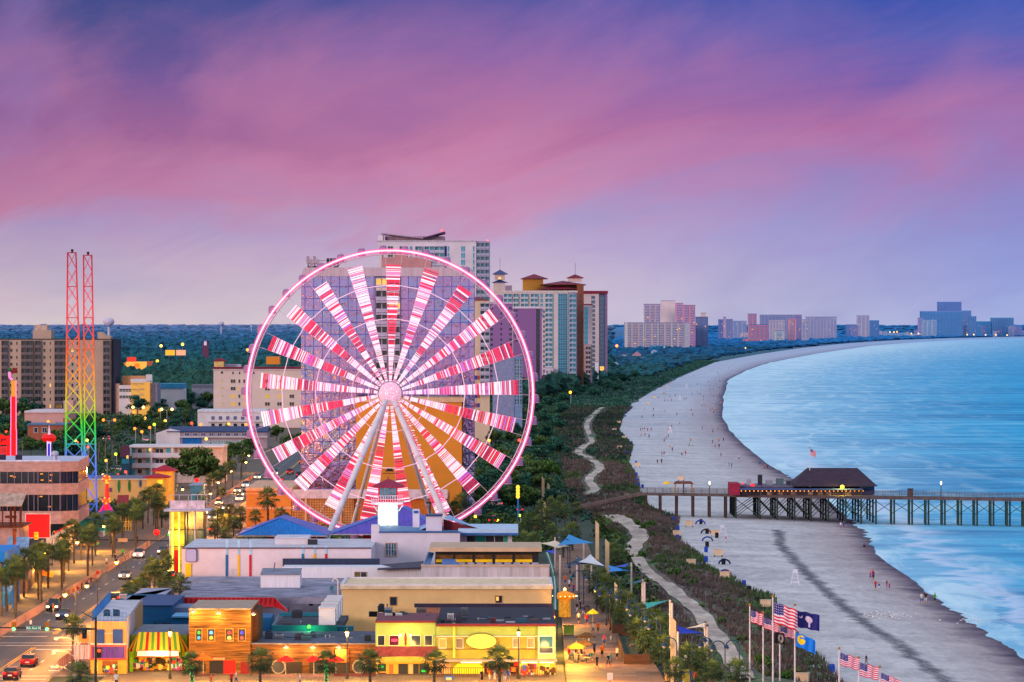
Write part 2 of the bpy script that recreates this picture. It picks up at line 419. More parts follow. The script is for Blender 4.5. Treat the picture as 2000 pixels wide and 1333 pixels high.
for Y in[y for y in YS if y<8200]:
 xl,xr=interp(DLEFT,Y),dune_x(Y)+1.2*math.sin(Y*.35)+.8*math.sin(Y*.13)
 grid.append([(xl+(xr-xl)*k/16,Y,-.25 if k==16 else dune_z(xl+(xr-xl)*k/16,Y))for k in range(17)])
attr_mesh('dune',grid,m,{})
def ribbon(name,pts,wds,mat,z=.03,lift=None,sub=6):
 """a strip along ground points; wds are the widths (one for all or one per point)"""
 if isinstance(wds,(int,float)):wds=[wds]*len(pts)
 P,W=[],[]
 n=len(pts)
 for i in range(n-1):
  a,b_,c_,d=pts[max(0,i-1)],pts[i],pts[i+1],pts[min(n-1,i+2)]
  for k in range(sub):
   t=k/sub
   P.append(.5*((2*b_)+(c_-a)*t+(2*a-5*b_+4*c_-d)*t*t+(3*b_-a-3*c_+d)*t**3));W.append(wds[i]+(wds[i+1]-wds[i])*t)
 P.append(pts[-1]);W.append(wds[-1])
 grid=[]
 for i,q in enumerate(P):
  d=P[min(len(P)-1,i+1)]-P[max(0,i-1)];nrm=Vector((d.y,-d.x,0)).normalized()
  row=[]
  for k in range(5):
   u=(k/4-.5)*W[i]*(1+.10*math.sin(i*1.7+k))
   v=q+nrm*u
   row.append((v.x,v.y,(lift(v.x,v.y)if lift else 0)+z))
  grid.append(row)
 return attr_mesh(name,grid,mat,{})
m,nt,b=new_mat('path sand')
p,_=pos_(nt);n1=noise_(nt,p,.5,6,.65,(1,.3,1));n2=noise_(nt,p,.08,4)
c=ramp(nt,math_(nt,'ADD',math_(nt,'MULTIPLY',n1,.6),math_(nt,'MULTIPLY',n2,.4)),[(.36,S(140,118,108)),(.5,S(186,164,150)),(.62,S(216,196,180))])
nt.links.new(c,b.inputs['Base Color']);b.inputs['Roughness'].default_value=.9
pz=lambda X,Y:.05+max(dune_z(X+dx,Y+dy)for dx in(-1.2,0,1.2)for dy in(-3,0,3))
ribbon('sandy_path',[G(x,y)for x,y in[(1455,1345),(1430,1300),(1405,1258),(1366,1210),(1322,1170),(1290,1143),(1258,1118),(1238,1092),(1240,1075),(1250,1056),(1238,1038),(1208,1022),(1190,1012)]],[2.6,2.5,2.6,2.6,2.5,2.3,2.2,2.4,3.2,3.4,3.8,4.4,4.2],m,0,pz)
ribbon('sandy_path',[G(x,y)for x,y in[(1150,975),(1162,960),(1150,946),(1158,934),(1172,922),(1166,910),(1146,899),(1130,888),(1140,878),(1156,868),(1150,850),(1146,836),(1152,822),(1168,806),(1180,798)]],[2.3,2.5,2.4,2.4,2.7,2.6,2.3,2.6,2.6,2.1,2.1,2.2,2.3,2.4,2.0],m,0,pz)
m,nt,b=new_mat('asphalt')
p,(px_,py_,pz_)=pos_(nt);n1=noise_(nt,p,.3,6,.65,(2.0,.12,1));n2=noise_(nt,p,3.0,4)
c=ramp(nt,math_(nt,'ADD',math_(nt,'MULTIPLY',n1,.7),math_(nt,'MULTIPLY',n2,.3)),[(.36,(.022,.020,.026)),(.5,(.042,.036,.040)),(.66,(.085,.070,.068))])
nt.links.new(c,b.inputs['Base Color']);b.inputs['Roughness'].default_value=.55;b.inputs['Specular IOR Level'].default_value=.35
ASPH=m
RX0,RX1=-71.2,-56.4
bend=lambda Y:-.006*max(0,Y-800)-.00001*max(0,Y-1000)**2
grid=[[(RX0+(RX1-RX0)*k/6+bend(Y),Y,.02)for k in range(7)]for Y in rows(430,2000,1.03)]
attr_mesh('road',grid,ASPH,{})
grid=[[(-260+189*k/6,Y,.012)for k in range(7)]for Y in(508,520,535,550)]
attr_mesh('road',grid,ASPH,{})
m,nt,b=new_mat('paving')
p,(px_,py_,pz_)=pos_(nt)
bk=nt.nodes.new('ShaderNodeTexBrick');bk.inputs['Scale'].default_value=.5;bk.inputs['Mortar Size'].default_value=.015
for k,cc in enumerate((S(132,106,84),S(112,90,74),S(60,48,44))):bk.inputs[k+1].default_value=(*cc,1)
nt.links.new(p,bk.inputs['Vector'])
c=mix_(nt,noise_(nt,p,.4,5),bk.outputs[0],S(128,112,104),'MULTIPLY')
nt.links.new(mix_(nt,.5,c,bk.outputs[0]),b.inputs['Base Color']);b.inputs['Roughness'].default_value=.8
PAVE=m
for x0,x1,ya,yb in((-90,RX0,551,1900),(RX1,-50.0,505,1900),(-50.0,6.5,440,520)):
 mb=MB();ys=rows(ya,yb,1.05);ys[-1]=yb
 for a,c_ in zip(ys,ys[1:]):
  ba,bb=(bend(a),bend(c_))if x1<-49 else(0,0)
  mb.prism([(x0+ba,a),(x1+ba,a),(x1+bb,c_),(x0+bb,c_)],-.05,.15,M(S(150,138,132),.8),PAVE)
 tag(mb.build('pavement'),kind='structure')
WHITE=M(S(232,226,220),.6,.12,2.0);YEL=M(S(240,178,40),.6,.12,2.0)
mb=MB()
def mark(mb,x0,x1,y0,y1,mt,z=.045):
 b0,b1=bend(y0),bend(y1)
 mb.quad((x0+b0,y0,z),(x1+b0,y0,z),(x1+b1,y1,z),(x0+b1,y1,z),mt)
Y=440.0
while Y<1500:
 for x in(-67.9,-60.4):
  if not 548<Y<575:mark(mb,x-.09,x+.09,Y,Y+3.2,WHITE)
 if not 540<Y<572:
  for x in(-64.35,-63.95):mark(mb,x-.08,x+.08,Y,Y+12.2,YEL)
 Y+=12.2
for y0 in(553,557.5,500,504.5):mark(mb,RX0+.5,RX1-.5,y0,y0+.5,WHITE)
for y0 in(569,577.5):mark(mb,RX0+.3,-64.6,y0,y0+.6,WHITE)
mark(mb,-63.6,RX1-.3,546,547,WHITE)
for k in range(9):mark(mb,RX1-1.6,RX1-.2,512+k*4.2,513.2+k*4.2,WHITE)
tag(mb.build('road_marking'),kind='structure')
m,nt,b=new_mat('boardwalk planks')
p,(px_,py_,pz_)=pos_(nt)
bk=nt.nodes.new('ShaderNodeTexBrick');bk.inputs['Scale'].default_value=1.0;bk.inputs['Mortar Size'].default_value=.01
bk.inputs['Brick Width'].default_value=3.4;bk.inputs['Row Height'].default_value=2.2
for k,cc in enumerate((S(168,116,76),S(100,66,50),S(60,42,38))):bk.inputs[k+1].default_value=(*cc,1)
nt.links.new(p,bk.inputs['Vector'])
pl=noise_(nt,p,6.0,3,.6,(.15,1,1))
c=mix_(nt,ramp(nt,pl,[(.35,(0,0,0)),(.65,(.65,.65,.65))]),bk.outputs[0],S(92,66,58))
nt.links.new(c,b.inputs['Base Color']);b.inputs['Roughness'].default_value=.7
grid=[[(xl+(xr-xl)*k/4,Y,.30)for k in range(5)]for Y,xl,xr in[(440,6.6,18.4),(505,6.6,18.4),(560,7.0,17.4),(620,7.4,16.6),(700,7.6,15.6),(760,8,15),(820,9,15)]]
attr_mesh('boardwalk',grid,m,{})
GM=[M((.16,.105,.10),.95,.3,.3),M((.115,.085,.07),.95,.3,.3),M((.055,.095,.03),.95,.3,.3),M((.10,.16,.05),.95,.3,.3),M((.02,.06,.04),.95,.3,.3)]
mb=MB()
def tuft(x,y,z,h,wd,m,n=5):
 vs,fs=[],[]
 for k in range(n):
  a=R.random()*6.28;lx,ly=math.cos(a),math.sin(a);hh=h*R.uniform(.6,1.1);o=len(vs)
  ox,oy=R.uniform(-.35,.35),R.uniform(-.35,.35)
  vs+=[(x+ox-ly*wd,y+oy+lx*wd,z-.1),(x+ox+ly*wd,y+oy-lx*wd,z-.1),(x+ox+lx*h*.4,y+oy+ly*h*.4,z+hh)];fs.append((o,o+1,o+2))
 mb.add(vs,fs,m)
def grassy(Y0,Y1,dens,h,wd):
 Y=Y0
 while Y<Y1:
  xl,xr=interp(DLEFT,Y),dune_x(Y)
  for _ in range(int((xr-xl)*dens*1.0)):
   x,y=R.uniform(xl,xr+.8),Y+R.random()
   g=math.sin(x*.16+y*.021)+math.sin(y*.055-x*.1+2)*.8+R.gauss(0,.5)+(1.2 if x>xr-2.5 else 0)
   mt_=GM[R.choice((2,2,3))]if g>1.0 else GM[R.choice((0,0,1))]
   if y>1300:mt_=GM[4]if R.random()<.6 else mt_
   if on_path(x,y):continue
   tuft(x,y,dune_z(x,y),h*R.uniform(.7,1.3),wd,mt_)
  Y+=1.0
PATHS=[[G(x,y)for x,y in[(1455,1345),(1430,1300),(1405,1258),(1366,1210),(1322,1170),(1290,1143),(1258,1118),(1238,1092),(1240,1075),(1250,1056),(1238,1038),(1208,1022),(1190,1012)]],[G(x,y)for x,y in[(1150,975),(1162,960),(1150,946),(1158,934),(1172,922),(1166,910),(1146,899),(1130,888),(1140,878),(1156,868),(1150,850),(1146,836),(1152,822),(1168,806),(1180,798)]]]
PTAB=[sorted((q.y,q.x)for q in pp)for pp in PATHS]
def on_path(x,y):
 for t in PTAB:
  if t[0][0]<y<t[-1][0]and abs(interp(t,y)-x)<2.3:return True
 return False
grassy(490,960,1.0,.75,.11)
grassy(960,2200,.45,.9,.22)
tag(mb.build('dune_grass'),kind='stuff')
#the observation wheel
WY=777.0;WC=Q(762,769,WY);PXM=WY/F
LEDW=E((1.0,.74,.86),1.02,True);LEDR=E((.85,.012,.07),1.0,True);LEDP=E((.92,.22,.50),.95);LEDD=E((.45,.01,.08),.8);LEDV=E((.62,.10,.62),.9)
RIM=E((1.0,.62,.78),1.25,True);RIM2=E((.95,.10,.38),.9,True);STEELP=M(S(232,190,208),.4,.1,.5);WHITEP=M(S(226,214,222),.4,.1,.4)
wheel=thing('observation_wheel','huge observation wheel with spokes of red and white light streaks as bars, bright pink rim','ferris wheel',(WC.x,WY,0))
def wp(r,a,dy=0.0):return Vector((WC.x+r*PXM*math.cos(a),WY+dy,WC.z+r*PXM*math.sin(a)))
mb=MB();NS=168
for k in range(NS):
 a,b_=2*math.pi*k/NS,2*math.pi*(k+1)/NS
 mb.tube(wp(279,a,-.9),wp(279,b_,-.9),.17,RIM,6,caps=False)
tag(mb.build('rim_light',wheel),'glowing pink ring of light round the wheel')
for r in(275.5,282.3):
 mb=MB()
 for k in range(NS):mb.tube(wp(r,2*math.pi*k/NS,-.8),wp(r,2*math.pi*(k+1)/NS,-.8),.075,RIM2,5,caps=False)
 mb.build('rim_halo',wheel)  # added pink tubes imitate the halo beside the rim light
mb=MB()
for k in range(84):
 a,b_=2*math.pi*k/84,2*math.pi*(k+1)/84
 for r,dy in((272,-.6),(272,.6),(279,.9)):mb.tube(wp(r,a,dy),wp(r,b_,dy),.10,STEELP,5,caps=False)
 mb.tube(wp(272,a,-.6),wp(279,b_,.9),.05,STEELP,4,caps=False);mb.tube(wp(272,a,.6),wp(279,b_,-.9),.05,STEELP,4,caps=False)
mb.build('rim_frame',wheel)
for r,n in((213,21),(147,21),(75,42),(43,42)):
 mb=MB()
 for k in range(n):
  a,b_=math.radians(88.5)+2*math.pi*k/n,math.radians(88.5)+2*math.pi*(k+1)/n
  mb.tube(wp(r,a,-.1),wp(r,b_,-.1),.085 if r>100 else .05,E((.95,.55,.72),.75),5,caps=False)
 mb.build('brace_ring',wheel)
rw=random.Random(3)
for k in range(21):
 a=math.radians(88.5+360/21*k);ca,sa=math.cos(a),math.sin(a)
 ox,oz=-sa,ca
 def bp(r,side,dy):
  hw=(2.2+(r-22)*.0545)*side
  return(WC.x+(r*ca+hw*ox)*PXM,WY+dy,WC.z+(r*sa+hw*oz)*PXM)
 mb=MB()
 for sd_ in(-1,1):
  mb.tube(bp(20,sd_,0),bp(272,sd_,0),.05,STEELP,4,caps=False)
 r=25.0;end=rw.uniform(250,257)
 run=0
 while r<end:
  if run<=0:mood=rw.choice(('w','w','r','m'));run=rw.uniform(14,46)
  wd=rw.choice((.8,1.1,1.7,2.6))*(.6+r/420)
  q=rw.random();lo_=k in(9,10,11,12,13,14,15,16,17,18)
  if mood=='w':mt_=LEDW if q<.62 else(LEDR if q<.80 else LEDP)
  elif mood=='r':mt_=LEDR if q<.60 else(LEDW if q<.80 else LEDD)
  else :mt_=LEDW if q<.38 else(LEDR if q<.70 else(LEDP if q<.86 else LEDV))
  if r<95 and q<.72:mt_=LEDW
  r2=min(end,r+wd)
  mb.add([bp(r,-1,-.16),bp(r2,-1,-.16),bp(r2,1,-.16),bp(r,1,-.16),bp(r,-1,.1),bp(r2,-1,.1),bp(r2,1,.1),bp(r,1,.1)],[(0,1,2,3),(4,7,6,5),(0,4,5,1),(2,6,7,3),(1,5,6,2),(0,3,7,4)],mt_)
  gap=rw.choice((.3,.6,.9,1.4))*(.5+r/400)
  run-=wd+gap;r=r2+gap
 mb.build('spoke',wheel)  # light bars imitate the streaks of lit spokes in motion
mb=MB()
hubm,nt,b=new_mat('hub lamps')
p,_=pos_(nt);vo=nt.nodes.new('ShaderNodeTexVoronoi');vo.inputs['Scale'].default_value=3.2;nt.links.new(p,vo.inputs['Vector'])
c=ramp(nt,vo.outputs['Distance'],[(.12,(1.0,.86,.9)),(.42,(.72,.34,.46))])
nt.links.new(c,b.inputs['Emission Color']);nt.links.new(c,b.inputs['Base Color']);b.inputs['Emission Strength'].default_value=.62
vs,fs=[],[]
for i,(rr,dy)in enumerate(((22,.4),(22,-.8),(20,-1.5),(15,-2.0),(8,-2.25),(.5,-2.35))):
 for k in range(32):vs.append(wp(rr,2*math.pi*k/32,dy))
for i in range(5):
 for k in range(32):j=(k+1)%32;fs.append((i*32+k,i*32+j,i*32+32+j,i*32+32+k))
mb.add(vs,fs,hubm);mb.build('hub',wheel,smooth=True)
for(px,py,Yf,side)in((643,1042,752,-1),(868,1012,766,-1),(690,1020,806,1),(842,1010,806,1)):
 mb=MB();foot=Q(px,py,Yf);foot=Vector((foot.x,Yf,0.0 if py>1030 else 0.0))if False else foot
 top=wp(16,math.radians(240 if px<760 else 300),2.4*side)
 d=foot-top;foot=top+d*((top.z-0.2)/(top.z-foot.z))
 mb.tube(top,foot,.55 if side<0 else .36,WHITEP,12)
 for u in(.04,.36,.72,.93):
  c0=top+(foot-top)*u;dd=(foot-top).normalized()
  mb.tube(c0-dd*.2,c0+dd*.2,.66 if side<0 else .44,STEELP,12)
 leg=mb.build('support_leg',wheel)
 if px==868:
  mb=MB();dd=(foot-top);ln=dd.length;dd.normalize()
  for k in range(int(ln*1.9)):
   c0=top+dd*(k/1.9+.4)+Vector((.72,-.45,.25));mb.box(c0.x-.06,c0.x+(.42 if k%3 else .7),c0.y-.05,c0.y+.05,c0.z-.07,c0.z+.07,LEDP if k%2 else LEDW)
  mb.tube(top+Vector((.7,-.5,.2)),foot+Vector((.7,-.5,.2)),.05,LEDR,4)
  tag(mb.build('light_strip',leg),'rungs of pink light along the leg')
CAB=M(S(206,150,184),.35,.1,.5);CABG=M(S(160,112,156),.15,.1,.5,spec=.5)
mb=MB();prof=[(.62,-.72),(.72,-.5),(.74,.1),(.60,.55),(.3,.72)]
mb.lathe(prof,(0,0,0),CABG,8)
cb0=mb.build('cabin');me_c=cb0.data;bpy.data.objects.remove(cb0)
mb=MB();mb.lathe([(.80,-.85),(.80,-.72)],(0,0,0),CAB,8);mb.lathe([(.62,.6),(.2,.8)],(0,0,0),CAB,8);mb.tube((0,.8,-.8),(0,.7,.7),.06,CAB,4)
f0=mb.build('cabin_frame');me_f=f0.data;bpy.data.objects.remove(f0)
for k in range(42):
 a=math.radians(88.5+360/42*(k+.5));c0=wp(284,a,.2)
 o=bpy.data.objects.new('cabin',me_c);COL.objects.link(o);o.parent=wheel;o.location=(c0.x-WC.x,c0.y-WY,c0.z-.2)
 q=bpy.data.objects.new('cabin_frame',me_f);COL.objects.link(q);q.parent=o
 #facade kit
GLASS=M((.022,.032,.05),.12,.35,.25,spec=.6)
GLASSB=M((.03,.10,.17),.12,.35,.25,spec=.6)
DARK=M((.03,.03,.04),.6,.2,1.0)
LITW=E(S(255,190,90),1.0);LITY=E(S(255,214,120),.8)
_cells={}
def cell_mesh(kind,w,h,wall,glass):
 key=(kind,round(w,2),round(h,2),wall.name,glass.name)
 if key in _cells:return _cells[key]
 mb=MB();a,c=w/2,h/2
 if kind=='window':
  f=min(.14,w*.14);t=min(.12,h*.08)
  mb.box(-a,a,-.07,.03,c-t,c,wall);mb.box(-a,a,-.11,.03,-c,-c+t,wall)
  mb.box(-a,-a+f,-.06,.03,-c+t,c-t,wall);mb.box(a-f,a,-.06,.03,-c+t,c-t,wall)
  mb.box(-a+f,a-f,-.03,.03,-c+t,c-t,glass)
  if w>1.6:mb.box(-.05,.05,-.05,.03,-c+t,c-t,wall)
 elif kind=='balcony':
  mb.box(-a,a,-.03,.03,-c,c-.25,glass);mb.box(-a*.1,a*.1,-.12,.03,-c,c-.25,wall)
  mb.box(-a,a,-1.4,.03,c-.25,c,wall);
  mb.box(-a,a,-1.38,-1.30,-c+.25,-c+1.15,wall)
  for s_ in(-1,1):mb.box(s_*a-.1*(s_>0),s_*a+.1*(s_<0),-1.28,.03,-c,c-.26,wall)
  mb.box(-a,a,-1.37,-1.31,-c+.02,-c+.12,wall)
 elif kind=='glazing':
  n=max(1,round(w/1.5));mb.box(-a,a,-.03,.03,-c,c,glass)
  for k in range(n+1):
   x=-a+w*k/n;mb.box(x-.06,x+.06,-.08,-.03,-c,c,wall)
  for z in(-c+.08,0):mb.box(-a,a,-.07,-.03,z-.07,z+.07,wall)
 o=mb.build(kind);me=o.data;bpy.data.objects.remove(o)
 _cells[key]=me
 return me
def cells(root,kind,rects,Y,wall,glass,lit=0.0,cap=100,proud=0.0,litm=None,label=None):
 """one object per opening, rects in photo pixels at depth Y; past the cap the rest is one part of kind stuff"""
 rects=sorted(rects,key=lambda r:-(r[1]-r[0])*(r[3]-r[2]))
 rest=MB()
 for i,(x0,x1,y0,y1)in enumerate(rects):
  w,h=(x1-x0)*Y/F,(y1-y0)*Y/F
  g=(litm or LITW)if R.random()<lit else glass
  c=Q((x0+x1)/2,(y0+y1)/2,Y-proud)
  me=cell_mesh(kind,w,h,wall,g)
  if i<cap:
   o=bpy.data.objects.new(kind,me);COL.objects.link(o);o.parent=root;o.location=c-Vector(root.location)
   if label:o['label']=label
  else :
   k0=len(rest.v)
   rest.v+=[(v.co.x+c.x,v.co.y+c.y,v.co.z+c.z)for v in me.vertices]
   for p in me.polygons:
    rest.f.append(tuple(v+k0 for v in p.vertices));rest.m.append(rest.mi(me.materials[p.material_index]))
 if rest.f:tag(rest.build(kind,root),kind='stuff')
def grid_rects(x0,x1,y0,dy,n,h=None,off=0.0):return[(x0,x1,y0+off+dy*i,y0+off+dy*i+(h or dy))for i in range(n)]
FOOT=[]
def blk(root,name,x0,x1,ytop,Y,depth,mat,ybot=None,roof=None,side=None):
 """a block whose front face spans pixels x0..x1, ytop..ybot at depth Y (down to the ground when ybot is None)"""
 mb=MB();zb=-.1 if ybot is None else QZ(ybot,Y)
 if ybot is None:FOOT.append((QX(x0,Y),QX(x1,Y),Y,Y+depth))
 mb.box(QX(x0,Y),QX(x1,Y),Y,Y+depth,zb,QZ(ytop,Y),mat,roof)
 return mb.build(name,root)
def hip(root,name,x0,x1,yeave,yridge,Y,depth,mat,over=.5,label=None):
 """a hipped roof over a block"""
 a,b_=QX(x0,Y)-over,QX(x1,Y)+over;z0,z1=QZ(yeave,Y),QZ(yridge,Y);y0,y1=Y-over,Y+depth+over
 ins=min((b_-a)/2-.05,(y1-y0)/2);ym=(y0+y1)/2
 v=[(a,y0,z0),(b_,y0,z0),(b_,y1,z0),(a,y1,z0),(a+ins,ym,z1),(b_-ins,ym,z1)]
 v+=[(p[0],p[1],z0-.25)for p in v[:4]]
 mb=MB();mb.add(v,[(0,1,5,4),(1,2,5),(2,3,4,5),(3,0,4),(6,7,1,0),(7,8,2,1),(8,9,3,2),(9,6,0,3),(9,8,7,6)],mat)
 o=mb.build(name,root)
 if label:o['label']=label
 return o
def at_base(x0,x1,Y):return(QX((x0+x1)/2,Y),Y,0)
def stripes(c1,c2,period,Y,frac=.5):
 key=('st',c1,c2,period)
 if key in _mc:return _mc[key]
 m,nt,b=new_mat('storeys');p,(x,y,z)=pos_(nt)
 f=math_(nt,'FRACT',math_(nt,'DIVIDE',z,period))
 c=ramp(nt,f,[(0,c1),(frac,c2)],'CONSTANT')
 n=noise_(nt,p,.25,3)
 c=mix_(nt,ramp(nt,n,[(.35,(.55,.55,.55)),(.6,(1,1,1))]),mix_(nt,1.0,c,(.6,.6,.65),'MULTIPLY'),c)
 nt.links.new(c,b.inputs['Base Color']);b.inputs['Roughness'].default_value=.6
 _mc[key]=m
 return m
 #tall buildings
RED=M(S(128,22,52),.7,.2,.3)
Y=2000.0;cw=M(S(198,160,142),.8,.1,.05)
t=thing('apartment_tower','tan apartment block with rows of dark balconies behind the lattice ride towers','apartment block',at_base(-20,217,Y))
blk(t,'wall',-20,217,664,Y,34,cw);blk(t,'roof',-20.5,217.5,662,Y-.3,34.6,M(S(70,66,74),.8),664)
blk(t,'lift_house',64,100,645,Y+6,12,cw,662);blk(t,'lift_house',67,92,635,Y+7,9,M(S(206,168,150),.8),645)
mb=MB();x0,x1=QX(189,Y),QX(214,Y);mb.slab([(x0,QZ(662,Y)),(x1,QZ(662,Y)),(x1,QZ(657.5,Y)),(QX(203,Y),QZ(655,Y)),(QX(197,Y),QZ(649,Y)),(x0,QZ(649,Y))],Y+4,Y+14,'y',cw);mb.build('lift_house',t)
mb=MB();mb.box(QX(217.2,Y),QX(224,Y),Y+1,Y+33,0,QZ(663,Y),M(S(44,42,62),.7,.2,.2));tag(mb.build('end_wall',t),'dark end wall')
dy=13.65;ry=665.5
bal=M(S(120,102,106),.8,.1,.3)
for(a,b_)in((3.5,16),(42,53),(53.3,65),(69,80.5),(107,118),(118.3,129.5),(202,215)):cells(t,'balcony',grid_rects(a,b_,ry,dy,11),Y,bal,GLASS,cap=14)
for(a,b_)in((19,25),(31,35),(84,89.5),(96.5,100),(139,144),(149,153),(161,166.5),(181.5,185)):cells(t,'window',grid_rects(a,b_,ry+2,dy,10,7.2),Y,M(S(214,180,160),.8),GLASS,lit=.05,cap=12)
cells(t,'window',[(108,121,790,798)],Y,cw,LITW)
Y=950.0
gm,nt,b=new_mat('curtain wall glass')
p,(px_,py_,pz_)=pos_(nt)
nn=nt.nodes.new('ShaderNodeTexNoise');nn.inputs['Scale'].default_value=.62;nn.inputs['Detail'].default_value=3;nt.links.new(p,nn.inputs['Vector'])
bp_=nt.nodes.new('ShaderNodeBump');bp_.inputs['Strength'].default_value=.6;bp_.inputs['Distance'].default_value=.28;nt.links.new(nn.outputs['Fac'],bp_.inputs['Height'])
mp=nt.nodes.new('ShaderNodeMapping');mp.vector_type='POINT';mp.inputs['Rotation'].default_value=(math.radians(-90),0,0)
nt.links.new(p,mp.inputs[0])
bk=nt.nodes.new('ShaderNodeTexBrick');bk.offset=0;bk.inputs['Scale'].default_value=1;bk.inputs['Brick Width'].default_value=2.0;bk.inputs['Row Height'].default_value=2.76;bk.inputs['Mortar Size'].default_value=.09;bk.inputs['Mortar Smooth'].default_value=0
bk.inputs[1].default_value=(*S(124,150,196),1);bk.inputs[2].default_value=(*S(168,150,200),1);bk.inputs[3].default_value=(*S(30,96,190),1)
nt.links.new(mp.outputs[0],bk.inputs['Vector'])
nt.links.new(mix_(nt,ramp(nt,noise_(nt,p,.09,4),[(.35,(0,0,0)),(.65,(1,1,1))]),bk.outputs['Color'],mix_(nt,.7,bk.outputs['Color'],S(168,120,176))),b.inputs['Base Color'])
b.inputs['Metallic'].default_value=.95;nt.links.new(math_(nt,'ADD',math_(nt,'MULTIPLY',bk.outputs['Fac'],.5),.17),b.inputs['Roughness']);nt.links.new(bp_.outputs[0],b.inputs['Normal'])
t=thing('hotel_tower','mirror glass hotel with blue grid standing right behind the pink wheel','hotel',at_base(588,926,Y))
cor=M(S(196,168,182),.6,.12,.6,stretch=(3,1,.1))
blk(t,'wall',589,925,540,Y+.5,30,M(S(120,100,140),.7))
for a,b_ in((588,732.5),(783.5,926)):
 blk(t,'curtain_wall',a,b_,540,Y,3,gm)
mb=MB();x0,x1=QX(587,Y),QX(927,Y);z0,z1=QZ(540,Y),QZ(523,Y)
mb.add([(x0,Y-.6,z0),(x1,Y-.6,z0),(x1-.9,Y-.6,z1),(x0+.9,Y-.6,z1),(x0,Y+31,z0),(x1,Y+31,z0),(x1-.9,Y+31,z1),(x0+.9,Y+31,z1)],[(0,1,2,3),(1,5,6,2),(5,4,7,6),(4,0,3,7),(3,2,6,7),(0,4,5,1)],cor)
tag(mb.build('cornice',t),'ribbed metal cornice')
for k in(0,1):
 cells(t,'balcony',grid_rects(734+25*k,757+25*k,543,23.3,18),Y+.45,M(S(186,170,200),.7),GLASS,lit=.06,cap=18)
blk(t,'lift_house',745,842,503,Y+8,14,M(S(190,130,130),.8,.1),523);hip(t,'lift_house_roof',768,797,492,487,Y+9,8,RED)
blk(t,'lift_house',770,795,491,Y+9,8,M(S(200,140,140),.8),503)
mb=MB();x0,x1=QX(599,Y),QX(658,Y);zt=QZ(522,Y)
mb.box(x0,x1,Y+6,Y+6.3,zt,zt+.3,DARK)
for k in range(10):
 x=x0+(x1-x0)*k/9
 if k in(4,5):continue
 zz=QZ(500+7*(k%2)if k<6 else 504,Y);mb.tube((x,Y+6,zt),(x,Y+6,zz),.10,DARK,5);mb.box(x-.32,x+.32,Y+5.7,Y+6.1,zz-1.7,zz,M(S(170,140,150),.7)if k<4 else DARK)
 mb.tube((x,Y+6,zt),(x0+(x1-x0)*((k+1)/9),Y+6,zz-.5),.06,DARK,4)
for z in(.9,1.6):mb.tube((x0,Y+6,zt+z),(x1,Y+6,zt+z),.06,DARK,4)
tag(mb.build('antenna_rack',t),'rack of dark radio antennas')
Y=930.0;og=M(S(232,138,44),.75,.06,.15);ogd=M(S(190,104,46),.8,.08,.2)
t=thing('hotel_annex','plain orange slab of the hotel behind the lower half of the wheel','hotel',at_base(695,902,Y))
blk(t,'wall',695,902,786,Y,17,og);blk(t,'cornice',690,907,777,Y-.6,18,M(S(226,176,140),.7),786)
mb=MB()
for k in range(8):
 z=4+3.4*k;mb.box(QX(902.3,Y),QX(905.5,Y),Y+2,Y+16,z,z+.35,ogd)
mb.box(QX(902.3,Y),QX(903,Y),Y+1,Y+16.5,0,32,M(S(120,70,60),.8));mb.build('side_gallery',t)
mb=MB();mb.poly([Q(x,y,Y-.12)for x,y in((752,921),(757,915),(765,914),(769,921))],M(S(40,36,44),.6));mb.poly([Q(x,y,Y-.12)for x,y in((747,924),(779,924),(779,925.2),(747,925.2))],M(S(70,60,50),.6))
tag(mb.build('wall_emblem',t),'dark fin emblem on the orange wall')
Y=1800.0;wl=M(S(222,200,210),.75,.08,.1);teal=M(S(70,150,176),.2,.2,.2,spec=.5)
t=thing('hotel_tower','tall white hotel tower with butterfly roof peeping over the wheel','hotel',at_base(737,958,Y))
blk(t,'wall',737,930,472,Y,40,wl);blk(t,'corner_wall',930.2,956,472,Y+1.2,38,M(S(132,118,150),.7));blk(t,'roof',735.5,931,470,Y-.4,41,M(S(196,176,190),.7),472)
blk(t,'stair_head',738,748,460,Y+5,10,wl,470);blk(t,'penthouse',752,868,462,Y+8,20,M(S(150,120,136),.7),470)
mb=MB();z=lambda y:QZ(y,Y)
mb.slab([(QX(744,Y),z(455)),(QX(826,Y),z(464)),(QX(826,Y),z(466)),(QX(744,Y),z(457))],Y+4,Y+30,'y',M(S(170,140,160),.6))
mb.slab([(QX(826,Y),z(464)),(QX(868,Y),z(452)),(QX(868,Y),z(455)),(QX(826,Y),z(466))],Y+4,Y+30,'y',M(S(88,40,84),.6));tag(mb.build('roof_wing',t),'two slanted roof wings')
mb=MB();mb.ball(Q(863,450.5,Y+6),.55,E((1,.1,.12),2.0),8,5);mb.tube(Q(863,453,Y+6),Q(863,450,Y+6),.12,DARK,5);mb.build('warning_light',t)
mb=MB();mb.ball(Q(952,470.5,Y+6),.5,E((1,.15,.2),1.5),8,5);mb.build('warning_light',t)
dy=13.0
for a,b_ in((811,824),(829,848.5),(848.8,868)):cells(t,'balcony',grid_rects(a,b_,481,dy,3),Y,M(S(200,186,206),.6),teal)
for a,b_,c in((746,749,GLASS),(800,806,teal),(874,878,teal),(900,909,teal),(923,927.5,teal)):cells(t,'window',grid_rects(a,b_,481,dy,8,11.6),Y,wl,c)
for a,b_ in((757,768),(780,792)):cells(t,'window',grid_rects(a,b_,481,dy,2,9),Y,wl,GLASS)
for a,b_ in((931,939),(939.3,947.3),(947.6,956)):cells(t,'balcony',grid_rects(a,b_,474,13.2,20),Y+1.15,M(S(178,164,190),.6),teal,cap=20)
